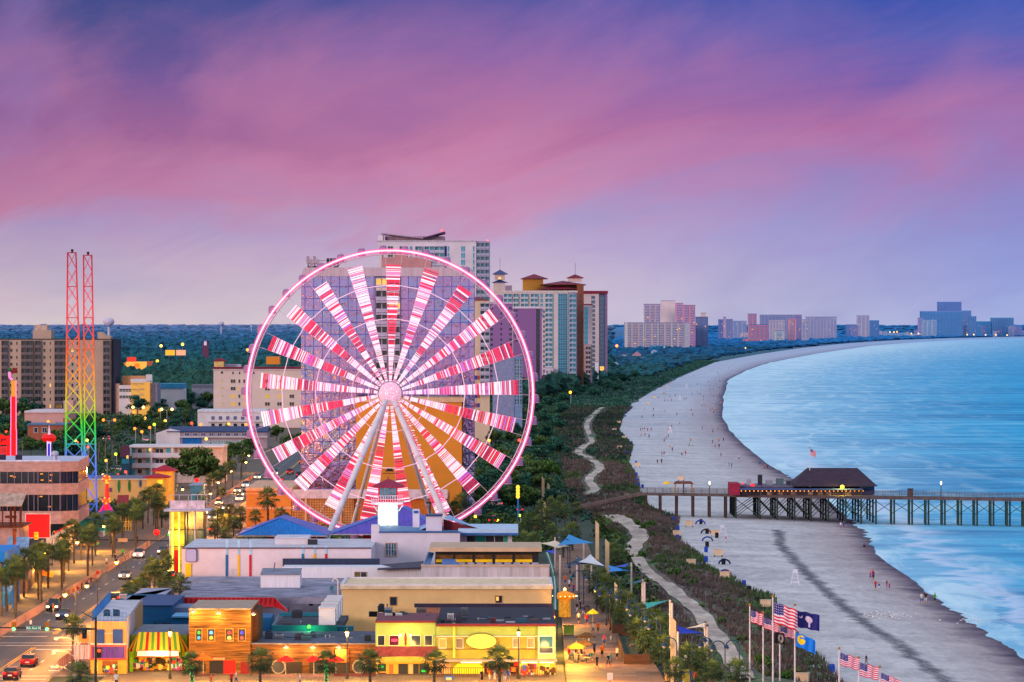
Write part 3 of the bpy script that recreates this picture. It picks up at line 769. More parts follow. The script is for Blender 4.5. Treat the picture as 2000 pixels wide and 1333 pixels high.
mb=MB();mb.box(QX(868.5,Y),QX(872.5,Y),Y-.25,Y,QZ(530,Y),QZ(481,Y),M(S(40,66,140),.6));mb.build('blue_pier',t)
Y=1500.0;cr=M(S(222,186,160),.75,.08,.15)
t=thing('hotel_tower','narrow cream hotel with red roof edge, checked red and blue panels','hotel',at_base(926,950,Y))
blk(t,'wall',905,956,586,Y,30,cr);hip(t,'roof',905,952,586,580,Y,30,RED)
for i in range(18):
 pass
cells(t,'balcony',grid_rects(938,956,592,14,13),Y,M(S(190,176,200),.6),GLASSB,cap=20)
mb=MB();cc=[M(S(*q),.7)for q in((186,66,70),(226,190,140),(52,66,150),(214,160,150))]
for i in range(11):
 for j in range(2):
  mb.box(QX(927+5.2*j,Y),QX(931.8+5.2*j,Y),Y-.12,Y,QZ(724+9*i,Y)if i else QZ(724,Y),QZ(716+9*i,Y),cc[(i+j*2)%4])
tag(mb.build('panel_pattern',t),'checked red, cream and blue panels')
vio=M(S(146,96,150),.75,.08,.06);
t=thing('hotel_tower','violet windowless slab hotel with pale coping beside the wheel rim','hotel',at_base(1003,1058,2600))
Y=2600.0
blk(t,'wall',1002,1047,603,Y,60,vio);blk(t,'coping',1001,1060,599,Y-.5,61,M(S(222,196,214),.7),603);blk(t,'glazed_bay',1047,1058.5,603,Y+.3,59,M(S(150,100,156),.75))
cells(t,'glazing',grid_rects(1048,1054,604,9.7,16),Y+.25,DARK,GLASS,cap=18);cells(t,'window',grid_rects(1003.5,1011.5,605,9.8,7,4),Y,vio,GLASS)
cells(t,'window',grid_rects(1061,1064,606,9.7,15,6),Y+.2,vio,GLASS,cap=1)
t=thing('hotel_tower','older violet slab hotel half hidden behind the wheel rim, dark square windows','hotel',at_base(958,1001,2450));Y=2450.0
blk(t,'wall',955,1001,594,Y,60,M(S(150,102,156),.75,.08,.06));blk(t,'coping',955,1002,590,Y-.5,61,M(S(206,172,196),.7),594)
for a,b_ in((957,963),(977,981),(994,1000)):cells(t,'window',grid_rects(a,b_,600,10.2,14,5),Y,vio,GLASS,cap=16)
t=thing('office_block','grey blue box with a blank flank, low between the hotels','office block',at_base(968,1018,1700));Y=1700.0
blk(t,'wall',962,1004,700,Y,30,M(S(140,140,176),.75));blk(t,'glazed_bay',1004,1020,698,Y+.3,28,M(S(120,140,180),.6));cells(t,'glazing',[(1005+5*k,1009.4+5*k,702+13*i,713+13*i)for k in range(3)for i in range(7)],Y+.25,M(S(170,180,210),.5),GLASSB)
Y=2870.0;bei=M(S(214,192,190),.75,.07,.06);bl=M(S(206,198,206),.6)
t=thing('resort_tower','wide cream resort hotel with teal glass strip and stacked balconies','hotel',at_base(983,1127,Y))
blk(t,'wall',983,1110,572,Y,40,bei);blk(t,'roof',982,1128,568,Y-.5,41,M(S(216,190,186),.7),572)
mb=MB();x0=QX(1110.3,Y);r_=(QX(1127,Y)-x0)/2
pts=[(x0+r_-r_*math.cos(k*math.pi/8),Y+.5-r_*.6*math.sin(k*math.pi/8))for k in range(9)]+[(x0+2*r_,Y+30),(x0,Y+30)]
mb.prism(pts,0,QZ(573,Y),M(S(150,150,180),.7));tag(mb.build('round_bay',t),'rounded corner bay')
for a,b_ in((984,999.5),(1003,1012.5),(1017.5,1031.5),(1036.5,1050.5)):cells(t,'balcony',grid_rects(a,b_,574,9.65,4),Y,bl,teal)
cells(t,'window',grid_rects(1055,1061,574,9.65,5,8),Y,bei,teal)
cells(t,'balcony',grid_rects(1065,1079,574,9.65,15),Y,bl,teal,cap=20)
cells(t,'glazing',grid_rects(1090,1108.5,574,9.65,19),Y,M(S(150,190,206),.4),M(S(44,116,150),.15,.3,.2,spec=.6),lit=.04,cap=20)
cells(t,'balcony',grid_rects(1112.5,1125,575,9.65,18),Y-3.2,M(S(170,178,200),.6),teal,lit=.05,cap=20)
blk(t,'podium',1060,1081,720,Y-8,8,M(S(206,186,206),.75));cells(t,'window',[(1067,1070,724,730),(1075,1078,724,730)],Y-8,bei,GLASS)
Y=3000.0;och=M(S(196,130,52),.75,.08,.06)
t=thing('resort_tower','ochre resort hotel with wine red hipped roofs rising behind the cream one','hotel',at_base(1021,1140,Y))
blk(t,'wall',1061,1126.5,556,Y,40,M(S(200,150,110),.75),600);blk(t,'brown_wing',1127.3,1140,556,Y-40,76,M(S(138,74,52),.8,.1,.1));blk(t,'upper_block',1021,1061,545,Y+2,30,och,600)
hip(t,'roof',1060,1141,556,548,Y-20,60,RED,1.5);hip(t,'roof',1053,1125,564.5,558.5,Y-25,22,RED,1.2);hip(t,'roof',1021,1066,544.5,535,Y+1,32,RED,1.5)
blk(t,'belvedere',1110,1137,543,Y,12,M(S(224,190,176),.7),550);hip(t,'belvedere_roof',1109,1138,543,536,Y,12,RED,1.0)
mb=MB();mb.tube(Q(1123.5,536,Y+6),Q(1123.5,514,Y+6),.16,DARK,4);mb.build('mast',t)
cells(t,'window',grid_rects(1131,1136,576,9.6,18,5),Y-40.1,M(S(120,70,60),.8),GLASS,cap=20)
Y=2950.0
t=thing('turret_building','cream lookout turret with two blue tiered roofs on a hotel roof','hotel',at_base(964,989,Y))
blk(t,'wall',964,986,552,Y,12,M(S(214,182,176),.75));blue=M(S(66,74,128),.6)
hip(t,'roof',963,989,552,546,Y,12,blue,.8);blk(t,'lantern_room',966,986,536,Y+1,9,M(S(214,178,170),.75),547);hip(t,'roof',964,989.5,535.5,527,Y,12,blue,1.0)
cells(t,'window',[(973,979,541,546)],Y+.9,bei,LITY);mb=MB();mb.tube(Q(976.5,528,Y+6),Q(976.5,504,Y+6),.14,DARK,4);mb.build('mast',t)
blk(t,'annex',987,1000,558,Y+1,10,M(S(160,130,150),.75));
Y=3400.0;cc=M(S(206,178,180),.75,.06,.06)
t=thing('hotel_tower','slim pink grey hotel tower with wine red roof edge, rightmost of the resorts','hotel',at_base(1142,1187,Y))
blk(t,'wall',1141,1170,574,Y,40,cc);blk(t,'dark_bay',1170.2,1185,574,Y+.6,38,M(S(70,60,96),.6));blk(t,'roof',1140,1187.5,568.5,Y-.8,42,RED,574)
cells(t,'window',grid_rects(1154.5,1162.5,578,8.7,18,7),Y,cc,GLASSB,cap=20);cells(t,'glazing',grid_rects(1171.5,1180,577,8.7,18),Y+.5,M(S(140,126,160),.6),GLASSB,lit=.05,cap=20)
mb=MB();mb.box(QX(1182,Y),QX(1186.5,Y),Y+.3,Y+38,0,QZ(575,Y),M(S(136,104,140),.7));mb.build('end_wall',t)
Y=3100.0
t=thing('hotel_tower','slim cream and teal hotel wedged between the resorts, stepped dark balconies','hotel',at_base(1140,1157,Y))
blk(t,'wall',1140,1157,596,Y,30,M(S(190,170,180),.75));blk(t,'roof',1139.5,1157.5,594,Y-.3,30.6,RED,596);cells(t,'glazing',grid_rects(1141,1148,600,9.6,8),Y,M(S(120,150,170),.5),teal)
blk(t,'lower_block',1140.5,1154,673,Y-8,8,M(S(176,140,150),.75));cells(t,'balcony',grid_rects(1144,1153.5,677,9.2,9),Y-8.05,M(S(196,170,176),.7),GLASS)
t=thing('lift_block','small white stair block at the foot of the slim hotel','stair block',at_base(1162,1169,3300));blk(t,'wall',1162,1169,707,3300.,8,M(S(226,214,222),.75));blk(t,'roof',1161.6,1169.4,706,3299.6,8.8,M(S(150,140,160),.7),707)
#the far shore: each block has haze mixed into its colours
def far_block(name,label,x0,x1,ytop,Y,rgb,cols=3,roof=None,cat='hotel',lit=.0,dark=(74,104,160),cap_=1.2,group=None,end=None):
 t=thing(name,label,cat,at_base(x0,x1,Y),group)
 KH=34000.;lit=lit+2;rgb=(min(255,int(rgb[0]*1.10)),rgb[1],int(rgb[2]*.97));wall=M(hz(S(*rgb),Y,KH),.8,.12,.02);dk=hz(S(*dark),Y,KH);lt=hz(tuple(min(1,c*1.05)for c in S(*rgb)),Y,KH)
 d=(x1-x0)*Y/F*.6
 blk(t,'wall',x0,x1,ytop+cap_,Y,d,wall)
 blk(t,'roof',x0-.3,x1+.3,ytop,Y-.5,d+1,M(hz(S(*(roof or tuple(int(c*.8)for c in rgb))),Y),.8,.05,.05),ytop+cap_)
 if cols:
  wd=(x1-x0)/cols;base=640+F*H/Y
  sm=stripes(lt,dk,3.2 if Y<10000 else 3.6,Y)
  for k in range(cols):
   a=x0+wd*(k+.18);b_=x0+wd*(k+.82)
   mb=MB();mb.box(QX(a,Y),QX(b_,Y),Y-.9,Y,1,QZ(ytop+cap_+1.2,Y),sm);mb.build('balcony_column',t)
 for _ in range(int(lit)):
  cx,cy=R.uniform(x0+1,x1-1),R.uniform(ytop+4,640+F*H/Y-6);mb=MB();q=Q(cx,cy,Y-1);mb.box(q.x-.9,q.x+.9,q.y-.2,q.y,q.z,q.z+1.8,LITW);mb.build('lit_window',t)
 return t
Y=7600.
far_block('beach_hotel','tower with dark balconies and blue cap, left behind the long slab',1258,1290,594,8200.,(206,178,190),3,(80,96,160))
far_block('beach_hotel','blank white tower block between balconied and pink towers',1291,1319,587,8300.,(236,214,214),0,(200,170,190))
far_block('beach_hotel','pink tower with wine red roof and window column',1335,1358,596,7900.,(216,150,180),2,(140,50,96))
far_block('beach_hotel','plain pink tower joined to the red roofed one',1319,1334.5,592,8000.,(222,160,186),1)
far_block('beach_hotel','dark blue end tower with cream lift house',1359,1383,619,7700.,(110,112,160),2)
t_=far_block('beach_hotel','long balconied slab hotel with pale end wall on the far shore',1221,1337,630,Y,(196,176,180),9,(150,126,160),lit=5)
blk(t_,'end_wall',1221,1226,630.5,Y-1.5,10,M(hz(S(236,214,200),Y),.8))
blk(t_,'stair_tower',1336,1347,632,Y+.5,30,M(hz(S(206,190,190),Y),.8));blk(t_,'stair_tower',1256,1258.5,630.2,Y-1.6,6,M(hz(S(226,206,196),Y),.8));blk(t_,'stair_tower',1284,1286.5,630.2,Y-1.6,6,M(hz(S(226,206,196),Y),.8));blk(t_,'stair_tower',1311,1313.5,630.2,Y-1.6,6,M(hz(S(226,206,196),Y),.8))
far_block('pavilion','low teal roofed beach pavilion before the long slab hotel',1270,1305,675,7300.,(60,150,190),0,(40,140,190),'pavilion')
far_block('beach_hotel','cream lift house block standing on the dark end tower',1369,1379,611,7750.,(226,200,190),0)
Yb=11500.
for lab,x0,x1,yt,Y,c,n,rf in(('violet striped slab, first of the distant middle row',1403,1412.5,624,12800.,(120,110,180),2,None),('slim pinkish tower beside the violet striped slab',1412.8,1418,619,12900.,(196,160,190),0,None),('teal glazed tower beside the slim pinkish one',1418.3,1431,623.5,12700.,(150,140,190),3,None),('pale hazy block behind the trees, low and wide',1431.5,1458,627,14000.,(170,170,206),3,None),('pink tower with a domed turret',1461,1478,613,12000.,(216,140,156),2,(90,60,120)),('pink terraced hotel with red base and square windows',1466,1500,634,11300.,(206,120,140),4,(90,70,130)),('long grey hotel with dotted windows and two stair towers',1486,1550,615,12900.,(160,150,190),9,None),('white gabled hotel in front of the long grey one',1503,1533,625,11900.,(216,196,206),5,None),('pale green block standing low by the sand',1513,1531,646,11000.,(196,206,200),1,None),('salmon tower with a blank seaward wall',1540,1555,622,11400.,(232,150,150),1,None),('lilac tower squeezed behind the salmon one',1551,1566,615,13200.,(170,130,180),2,None),('white striped tower at the end of the middle row',1566,1580,624,11700.,(196,186,206),2,None),('broad pale hotel with violet roof and lantern',1576,1634,619,13500.,(190,180,206),9,(120,80,150))):
 far_block('beach_hotel',lab,x0,x1,yt,Y,c,n,rf,lit=1 if n>3 else 0)
t_=far_block('beach_hotel','red walled terrace wing by the beach under the pink hotels',1452,1502,662,11000.,(206,96,110),6,(214,150,150))
for lab,x0,x1,yt,Y,c,n,rf in(('low blue block left of the far white stepped tower',1653,1682,634,16500.,(96,116,180),4,(150,90,140)),('white stepped tower alone on the far shore',1674,1698,616,16000.,(214,196,206),3,(220,180,190)),('blue stepped wing of the lonely white tower',1698,1717,626,16200.,(80,120,190),3,None),('white low hall with lit roof lamps',1770,1806,652,17500.,(190,206,226),3,None),('lilac end tower of the far cluster',1793,1803,621,18500.,(190,150,196),1,None),('white and teal block low at the front of the far cluster',1802,1829,625,17000.,(170,196,220),3,None),('wide blue tower of the far cluster',1801,1879,608,19000.,(80,130,196),12,(170,150,196)),('violet topped highest tower of the far cluster',1833,1878,590,20000.,(110,110,190),7,(120,80,150)),('blue grey tower stepping down from the highest',1877,1897,607,19500.,(110,130,190),4,None),('twin slab at the end of the far cluster',1893,1907,618,18800.,(90,120,186),3,None),('low teal block in the far right haze',1908,1936,628,20500.,(60,130,196),5,None),('pale twin block in the far right haze',1937,1980,621,20500.,(110,150,206),8,None),('tiny pink block at the end of the shore',1991,2000,645,21500.,(190,150,186),2,None),('violet low house among trees on the far shore',1662,1676,636,15800.,(150,120,176),1,None),('low white store with lamps between the far towers',1726,1768,650,17800.,(150,180,216),3,None)):
 far_block('beach_hotel',lab,x0,x1,yt,Y,c,n,rf,lit=1 if n>4 else 0)
rr_=random.Random(33)
for k in range(26):
 px=(1440,1660,1700,1742,1880,1950)[k%6]+rr_.uniform(0,(70,20,30,50,70,45)[k%6]);w_=rr_.uniform(6,16);Yk=rr_.uniform(13500,15500)if px<1640 else rr_.uniform(18500,22000);h_=rr_.uniform(10,26)if px<1640 or px>1870 else rr_.uniform(5,12)
 far_block('beach_hotel','hazy pastel hotel block filling the row along the far shore',px,px+w_,640+F*H/Yk-h_,Yk,rr_.choice(((206,160,180),(190,180,206),(216,196,196),(130,150,206),(150,120,180))),rr_.randint(1,4),rr_.choice((None,(160,100,140))),lit=rr_.choice((0,1)),group='pastel blocks filling the far shore row')
 #town left of the wheel
def panel(root,name,x0,x1,y0,y1,Y,mat,th=.12,label=None):
 """a thin slab hung on a front at depth Y"""
 mb=MB();mb.box(QX(x0,Y),QX(x1,Y),Y-th,Y,QZ(y1,Y),QZ(y0,Y),mat);o=mb.build(name,root)
 if label:o['label']=label
 return o
def frame4(root,name,x0,x1,y0,y1,Y,mat,w=1.0,th=.2):
 mb=MB();a,b_,c,d=QX(x0,Y),QX(x1,Y),QZ(y1,Y),QZ(y0,Y);ww=w*Y/F
 mb.box(a,b_,Y-th,Y,d-ww,d,mat);mb.box(a,b_,Y-th,Y,c,c+ww,mat);mb.box(a,a+ww,Y-th,Y,c+ww,d-ww,mat);mb.box(b_-ww,b_,Y-th,Y,c+ww,d-ww,mat)
 return mb.build(name,root)
def tubes(root,name,segs,r,mat,n=5):
 mb=MB()
 for a,b_ in segs:mb.tube(a,b_,r,mat,n)
 return mb.build(name,root)
def railing(mb,a,b_,h,mat,step=1.2,rails=(1.0,.55),r=.035,posts=True):
 a=Vector(a);b_=Vector(b_);n=max(1,round((b_-a).length/step))
 for k in range(n+1):
  p=a+(b_-a)*(k/n);mb.tube(p,p+Vector((0,0,h)),r,mat,4)
 for u in rails:mb.tube(a+Vector((0,0,h*u)),b_+Vector((0,0,h*u)),r,mat,4)
Y=800.0;conc=M(S(196,148,142),.85,.16,.9,stretch=(1,1,1.6));dglass=M((.012,.014,.022),.08,.4,.35,spec=.7)
t=thing('office_building','concrete office block with dark ribbon windows, left of the ride towers','office block',at_base(0,170,Y))
A,B_,C_,D_=(QX(-40,Y),Y),(QX(118.5,Y),Y+.5),(QX(153,Y+3),Y+3),(QX(172,Y+34),Y+34)
back=[(QX(172,Y+34),Y+36),(QX(-40,Y),Y+36)]
def ring(y0,y1,mat,inset,name,top=None):
 mb=MB();f=[(A[0],A[1]+inset),(B_[0]-inset*.1,B_[1]+inset),(C_[0]-inset*.4,C_[1]+inset),(D_[0]-inset,D_[1]),(D_[0]-inset,D_[1]+2-inset),(A[0],D_[1]+2-inset)]
 mb.prism(f,QZ(y1,Y),QZ(y0,Y),mat,top);return mb.build(name,t)
roofm=M(S(206,200,222),.8,.15,.3)
ring(902,922,conc,0,'concrete_band',roofm);ring(922,945,dglass,.35,'window_band');ring(945,967,conc,0,'concrete_band');ring(967,999,dglass,.35,'window_band');ring(999,1024,conc,0,'concrete_band');ring(1024,1055,dglass,.35,'window_band');ring(1055,1071,conc,.1,'concrete_band')
for y0,y1 in((922,945),(967,999)):
 for px in(0,14,28,42,55,66,74,95,101,117):
  mb=MB();x=QX(px,Y);mb.box(x-.09,x+.09,Y+.2,Y+.38,QZ(y1,Y),QZ(y0,Y),M(S(120,96,120),.5));mb.build('mullion',t)
 for u in(.0,.33,.66,.98):
  mb=MB();x=B_[0]+(C_[0]-B_[0])*u;yy=B_[1]+(C_[1]-B_[1])*u;mb.box(x-.08,x+.08,yy+.15,yy+.36,QZ(y1,Y),QZ(y0,Y),M(S(70,60,84),.5));mb.build('mullion',t)
mb=MB()
for px,py in((22,930),(28,932),(81,926),(82,938),(100,928),(98,939),(80,970),(96,990)):q=Q(px,py,Y+.3);mb.box(q.x-.25,q.x+.3,q.y-.02,q.y+.02,q.z-.12,q.z+.1,E(S(255,150,60),.8))
tag(mb.build('lit_window',t),'glints of lamps behind the dark glass',kind='stuff')
blk(t,'parapet',-40,117,899,Y+1,.5,M(S(226,214,226),.8),902)
for px in(3,35):blk(t,'roof_unit',px-5,px+5,889,Y+8,3,M(S(50,34,62),.7),899)
mb=MB();q=Q(107,890,Y+10);mb.lathe([(.5,-1.4),(.5,0),(.75,.1),(.8,.6),(.4,.9)],q,M(S(190,180,196),.4,metal=.3),12);mb.build('roof_vent',t)
Y=745.;t=thing('billboard','plain red square billboard with thin white edge in front of the offices','billboard',at_base(50,98,Y))
redm=M(S(214,4,16),.5,.05,.3,em=.35)
blk(t,'sign_face',50.5,97.5,1004.5,Y,.5,redm,1050.5);frame4(t,'frame',49.5,98.5,1003.5,1051.5,Y+.1,M(S(236,214,214),.5),1.0)
tubes(t,'post',[(Q(60,1051,Y+.6),(QX(60,Y),Y+.6,0))],.2,DARK);tubes(t,'post',[(Q(88,1051,Y+.6),(QX(88,Y),Y+.6,0))],.2,DARK)
Y=705.;rust=M(S(120,52,30),.9,.4,.6);stucco=M(S(206,150,136),.9,.2,.5);corr=M(S(206,160,138),.7,.3,.5,stretch=(3,1,.4))
t=thing('attraction_house','rusty themed house with corrugated canopy on iron posts over a pink wall','building',at_base(-20,40,Y))
blk(t,'wall',-25,37,1031,Y,14,stucco);blk(t,'platform',-25,43,1028,Y-.6,15,rust,1031)
mb=MB();mb.slab([(Y-1,QZ(989,Y)),(Y-1,QZ(987,Y)),(Y+6,QZ(966,Y)),(Y+6,QZ(968,Y))],QX(-25,Y),QX(43.5,Y),'x',corr);mb.build('canopy',t)
for px in(5,21,29,40):tubes(t,'post',[(Q(px,988,Y),Q(px,1029,Y))],.22 if px>20 else .12,rust)
mb=MB();railing(mb,Q(-20,1029,Y-.5),Q(42,1029,Y-.5),1.1,rust,1.0);mb.build('railing',t)
mb=MB();mb.lathe([(1.0,-.2),(1.0,.2)],Q(21,1010,Y),rust,14);mb.build('wheel',t)
Y=660.;wood=M(S(74,54,62),.85,.35,1.0,stretch=(2,1,.2));metal=M(S(136,158,190),.5,.3,.5,stretch=(2,1,.3))
t=thing('wooden_shed','dark plank shed with patchy blue metal roof and small brick cupola','shed',at_base(10,80,Y))
mb=MB();mb.prism([(QX(9,Y),Y),(QX(54,Y),Y),(QX(81.5,Y+60),Y+60),(QX(50,Y+60),Y+60)],0,QZ(1092,Y),wood);mb.build('wall',t)
mb=MB();a,b_,c,d=Q(9,1091,Y-.3),Q(54,1090,Y-.3),Q(57.5,1049,Y+8),Q(16,1049,Y+8)
mb.add([a,b_,c,d,a-Vector((0,0,.3)),b_-Vector((0,0,.3)),c-Vector((0,0,.3)),d-Vector((0,0,.3))],[(0,1,2,3),(4,7,6,5),(0,4,5,1),(1,5,6,2),(2,6,7,3),(3,7,4,0)],metal);mb.build('roof',t)
mb=MB();mb.prism([(QX(54.5,Y),Y+.5),(QX(81.7,Y+60),Y+60),(QX(81.2,Y+60),Y+60),(QX(54,Y),Y+.8)],QZ(1135,Y),QZ(1079,Y+60),M(S(190,150,136),.85,.3,.6,stretch=(1,1,.2)));mb.build('side_wall',t)
tubes(t,'chimney',[(Q(28.5,1146,Y-.6),Q(28.5,1040,Y-.6))],.28,rust);mb=MB();mb.ball(Q(28.5,1037,Y-.6),.36,rust,8,6);mb.build('chimney_cap',t)
blk(t,'cupola',25,38.5,1076,Y-1.2,1.1,M(S(120,70,66),.9,.3,2.0),1089);hip(t,'cupola_roof',24.5,39,1076,1070,Y-1.3,1.2,M(S(50,30,46),.8),.1)
Y=628.;bluew=M(S(20,130,216),.7,.08,.3)
t=thing('blue_shop','bright blue painted shop front with a blue awning, cut by the picture edge','shop',at_base(-20,9,Y))
blk(t,'wall',-40,8.5,1078,Y,20,bluew);panel(t,'window',-20,3,1100,1122,Y,M(S(220,140,110),.7));
mb=MB();mb.slab([(Y-3,QZ(1158,Y)),(Y-3,QZ(1154,Y)),(Y,QZ(1141,Y)),(Y,QZ(1145,Y))],QX(-30,Y),QX(26,Y),'x',M(S(60,150,200),.6));mb.build('awning',t)
for px in(13,25):tubes(t,'post',[(Q(px,1156,Y-2.8),(QX(px,Y-2.8),Y-2.8,0))],.12,bluew)
Y=770.;t=thing('arcade_building','pale gabled arcade with red sloping verge beside the red billboard','arcade',at_base(108,130,Y))
mb=MB();mb.slab([(QX(88,Y),0),(QX(129,Y),0),(QX(129,Y),QZ(1030,Y)),(QX(108,Y),QZ(1041,Y)),(QX(104,Y),QZ(1052,Y)),(QX(88,Y),QZ(1052,Y))],Y,Y+14,'y',M(S(222,190,170),.8));mb.build('wall',t)
mb=MB();mb.slab([(QX(106,Y),QZ(1042,Y)),(QX(129.3,Y),QZ(1030.5,Y)),(QX(129.3,Y),QZ(1028.3,Y)),(QX(106,Y),QZ(1039.5,Y))],Y-.3,Y+14,'y',redm);mb.build('verge',t)
panel(t,'red_panel',113,120,1058,1082,Y,redm);panel(t,'doorway',90,104,1070,1098,Y,E(S(255,170,60),.9,True));panel(t,'lit_panel',82,88,1072,1098,Y-.3,E(S(190,230,30),.9))
Y=735.;t=thing('neon_arrow','glowing red neon arrow pointing along the pavement above the palms','neon sign',at_base(75,104,Y))
mb=MB();NR=E(S(255,20,16),1.6,True)
mb.slab([(QX(74,Y),QZ(1070,Y)),(QX(96,Y),QZ(1070,Y)),(QX(96,Y),QZ(1073,Y)),(QX(104,Y),QZ(1067.5,Y)),(QX(96,Y),QZ(1062,Y)),(QX(96,Y),QZ(1065,Y)),(QX(74,Y),QZ(1065,Y))],Y,Y+.3,'y',NR);mb.build('arrow',t)
tubes(t,'post',[(Q(78,1070,Y+.4),(QX(78,Y),Y+.4,0))],.12,DARK)
Y=725.;t=thing('lit_sign','tall yellow lit sign column in front of the red billboard','sign',at_base(66,75,Y))
mb=MB();mb.box(QX(66.5,Y),QX(74,Y),Y,Y+.6,QZ(1080,Y),QZ(1040,Y),E(S(236,176,20),.8,True));mb.build('sign_panel',t);tubes(t,'post',[(Q(70,1080,Y+.3),(QX(70,Y),Y+.3,0))],.15,DARK)
for k in range(5):mb=MB();mb.box(QX(66,Y),QX(74.5,Y),Y-.06,Y-.002,QZ(1043+k*7.5+1.2,Y),QZ(1043+k*7.5,Y),M(S(120,60,20),.7));mb.build('sign_slat',t)
Y=690.;t=thing('orange_banner','orange lit shop fascia hanging over the palms on the pavement','shop sign',at_base(80,104,Y))
mb=MB();mb.add([Q(80,1112,Y),Q(104,1118,Y-6),Q(103,1128,Y-6),Q(80,1124,Y),Q(80,1112,Y+1),Q(104,1118,Y-5),Q(103,1128,Y-5),Q(80,1124,Y+1)],[(0,1,2,3),(4,7,6,5),(0,4,5,1),(2,6,7,3),(1,5,6,2),(0,3,7,4)],E(S(236,112,14),.8,True));mb.build('fascia',t);tubes(t,'post',[(Q(82,1120,Y+.8),(QX(82,Y),Y+.8,0))],.12,DARK)
Y=800.;t=thing('market_awning','round red and green awning stall on the pavement below the offices','awning',at_base(165,188,Y))
mb=MB();c=Q(176,1066,Y);n=10
for i,mt_ in enumerate([E(S(30,200,40),.5),redm]*5):
 a0,a1=math.pi*i/n,math.pi*(i+1)/n;r=1.15
 pts=[(c.x+r*math.cos(a0),Y,c.z+1.3*math.sin(a0)),(c.x+r*math.cos(a1),Y,c.z+1.3*math.sin(a1)),(c.x+r*math.cos(a1),Y+6,c.z+1.3*math.sin(a1)),(c.x+r*math.cos(a0),Y+6,c.z+1.3*math.sin(a0))]
 mb.poly(pts,mt_);mb.poly([pts[0],pts[1],(c.x,Y,c.z)],mt_)
mb.build('canopy',t)
for dx in(-1.1,1.1):tubes(t,'post',[((c.x+dx,Y+.1,c.z),(c.x+dx,Y+.1,0))],.08,DARK)
Y=840.;t=thing('teal_building','turquoise low building with grey roof beside the concrete offices','building',at_base(160,205,Y))
tq=M(S(24,184,150),.7,.1,.3);mb=MB();mb.prism([(QX(160,Y),Y),(QX(203,Y),Y),(QX(226,Y+45),Y+45),(QX(160,Y),Y+45)],0,QZ(1016,Y),tq,M(S(84,84,104),.8));mb.build('wall',t)
blk(t,'trim',160,203.5,1012,Y-.3,.6,M(S(60,140,196),.6),1016);blk(t,'porch_roof',168,201,1039,Y-4,3.9,M(S(206,196,214),.8),1049);panel(t,'shop_front',176,203,1050,1062,Y-.1,E(S(60,200,120),.5))
Y=862.;t=thing('fun_house','leaning red and blue fun house in yellow light beside the turquoise building','fun house',at_base(212,258,Y))
mb=MB();mb.add([Q(219,1034,Y),Q(238,1026,Y),Q(232,1010,Y),Q(217,1018,Y),Q(219,1034,Y+5),Q(238,1026,Y+5),Q(232,1010,Y+5),Q(217,1018,Y+5)],[(0,1,2,3),(4,7,6,5),(0,4,5,1),(1,5,6,2),(2,6,7,3),(3,7,4,0)],redm);mb.build('house_body',t)
mb=MB();mb.add([Q(217,1037,Y-.2),Q(240,1027,Y-.2),Q(239,1024,Y-.2),Q(216,1033,Y-.2)],[(0,1,2,3)],M(S(20,90,180),.6));mb.build('sill',t)
blk(t,'base',205,262,1040,Y+6,8,M(S(216,170,60),.7,.3,.4));blk(t,'lit_panel',203,213,1018,Y+3,1,E(S(255,190,60),.6,True),1040)
mb=MB();sy=M(S(236,180,40),.5,em=.3)
for k in range(5):mb.tube(Q(236+5*k,1045,Y+2),Q(236+5*k,1008+(k%2)*4,Y+2),.1,sy,4)
for k in range(4):mb.tube(Q(236+5*k,1040-8*k,Y+2),Q(241+5*k,1012+6*k,Y+2),.09,sy,4);mb.tube(Q(235,1010+9*k,Y+2),Q(257,1010+9*k,Y+2),.08,sy,4)
mb.build('scaffold_lattice',t)
Y=880.;tile=M(S(150,56,60),.8,.25,1.2,stretch=(2,1,1));t=thing('tiled_tower','small tower under a steep red tiled roof behind the fun house','tower',at_base(226,250,Y))
blk(t,'wall',229,248,1004,Y+.4,4,M(S(70,130,190),.6));mb=MB();mb.add([Q(225,1003,Y-.8),Q(249,1005,Y-.8),Q(252,967,Y+2.5),Q(230,967,Y+2.5),Q(249,1003,Y+5),Q(228,1003,Y+5)],[(0,1,2,3),(1,4,2),(0,3,5),(3,2,4,5)],tile);mb.build('roof',t)
Y=905.;t=thing('pendulum_ride','lit orange and magenta pendulum thrill ride on splayed legs','fairground ride',at_base(182,232,Y))
OR=E(S(255,90,10),.9,True);MG=E(S(214,20,130),.8);YE=E(S(255,196,30),1.0,True);RD=E(S(255,24,12),.85)
mb=MB();q0,q1=Q(209,975,Y),Q(209,945,Y);mb.tube(q0,q1,.55,RD,8,.35);mb.tube(q1,Q(209,937,Y),.35,YE,8,.6);mb.build('arm',t)
for cy,r in((935,7.5),(978,7.5)):
 mb=MB()
 for k in range(14):
  a0,a1=2*math.pi*k/14,2*math.pi*(k+1)/14;c=Q(208,cy,Y);rr=r*Y/F
  mb.tube((c.x+rr*math.cos(a0),Y-.3,c.z+rr*.75*math.sin(a0)),(c.x+rr*math.cos(a1),Y-.3,c.z+rr*.75*math.sin(a1)),.22,(OR,YE,MG)[k%3],6)
 mb.ball((c.x,Y,c.z),.55,OR,8,6);mb.build('gondola_ring',t)
mb=MB();mb.tube(Q(208,985,Y),(QX(208,Y),Y,0),.42,RD,8);mb.build('mast',t)
for px in(182,232,196,224):mb=MB();f=Vector((QX(px,Y),Y+(0 if px in(182,232)else 4),0));s_=Q(208+(px-208)*.12,986,Y);mid_=s_+(f-s_)*.5;mb.tube(s_,mid_,.32,MG,7);mb.tube(mid_,f,.32,OR,7);mb.build('leg',t)
Y=930.;t=thing('drop_tower','red neon column with a pink hook and a leafy sign on top','fairground ride',at_base(20,34,Y))
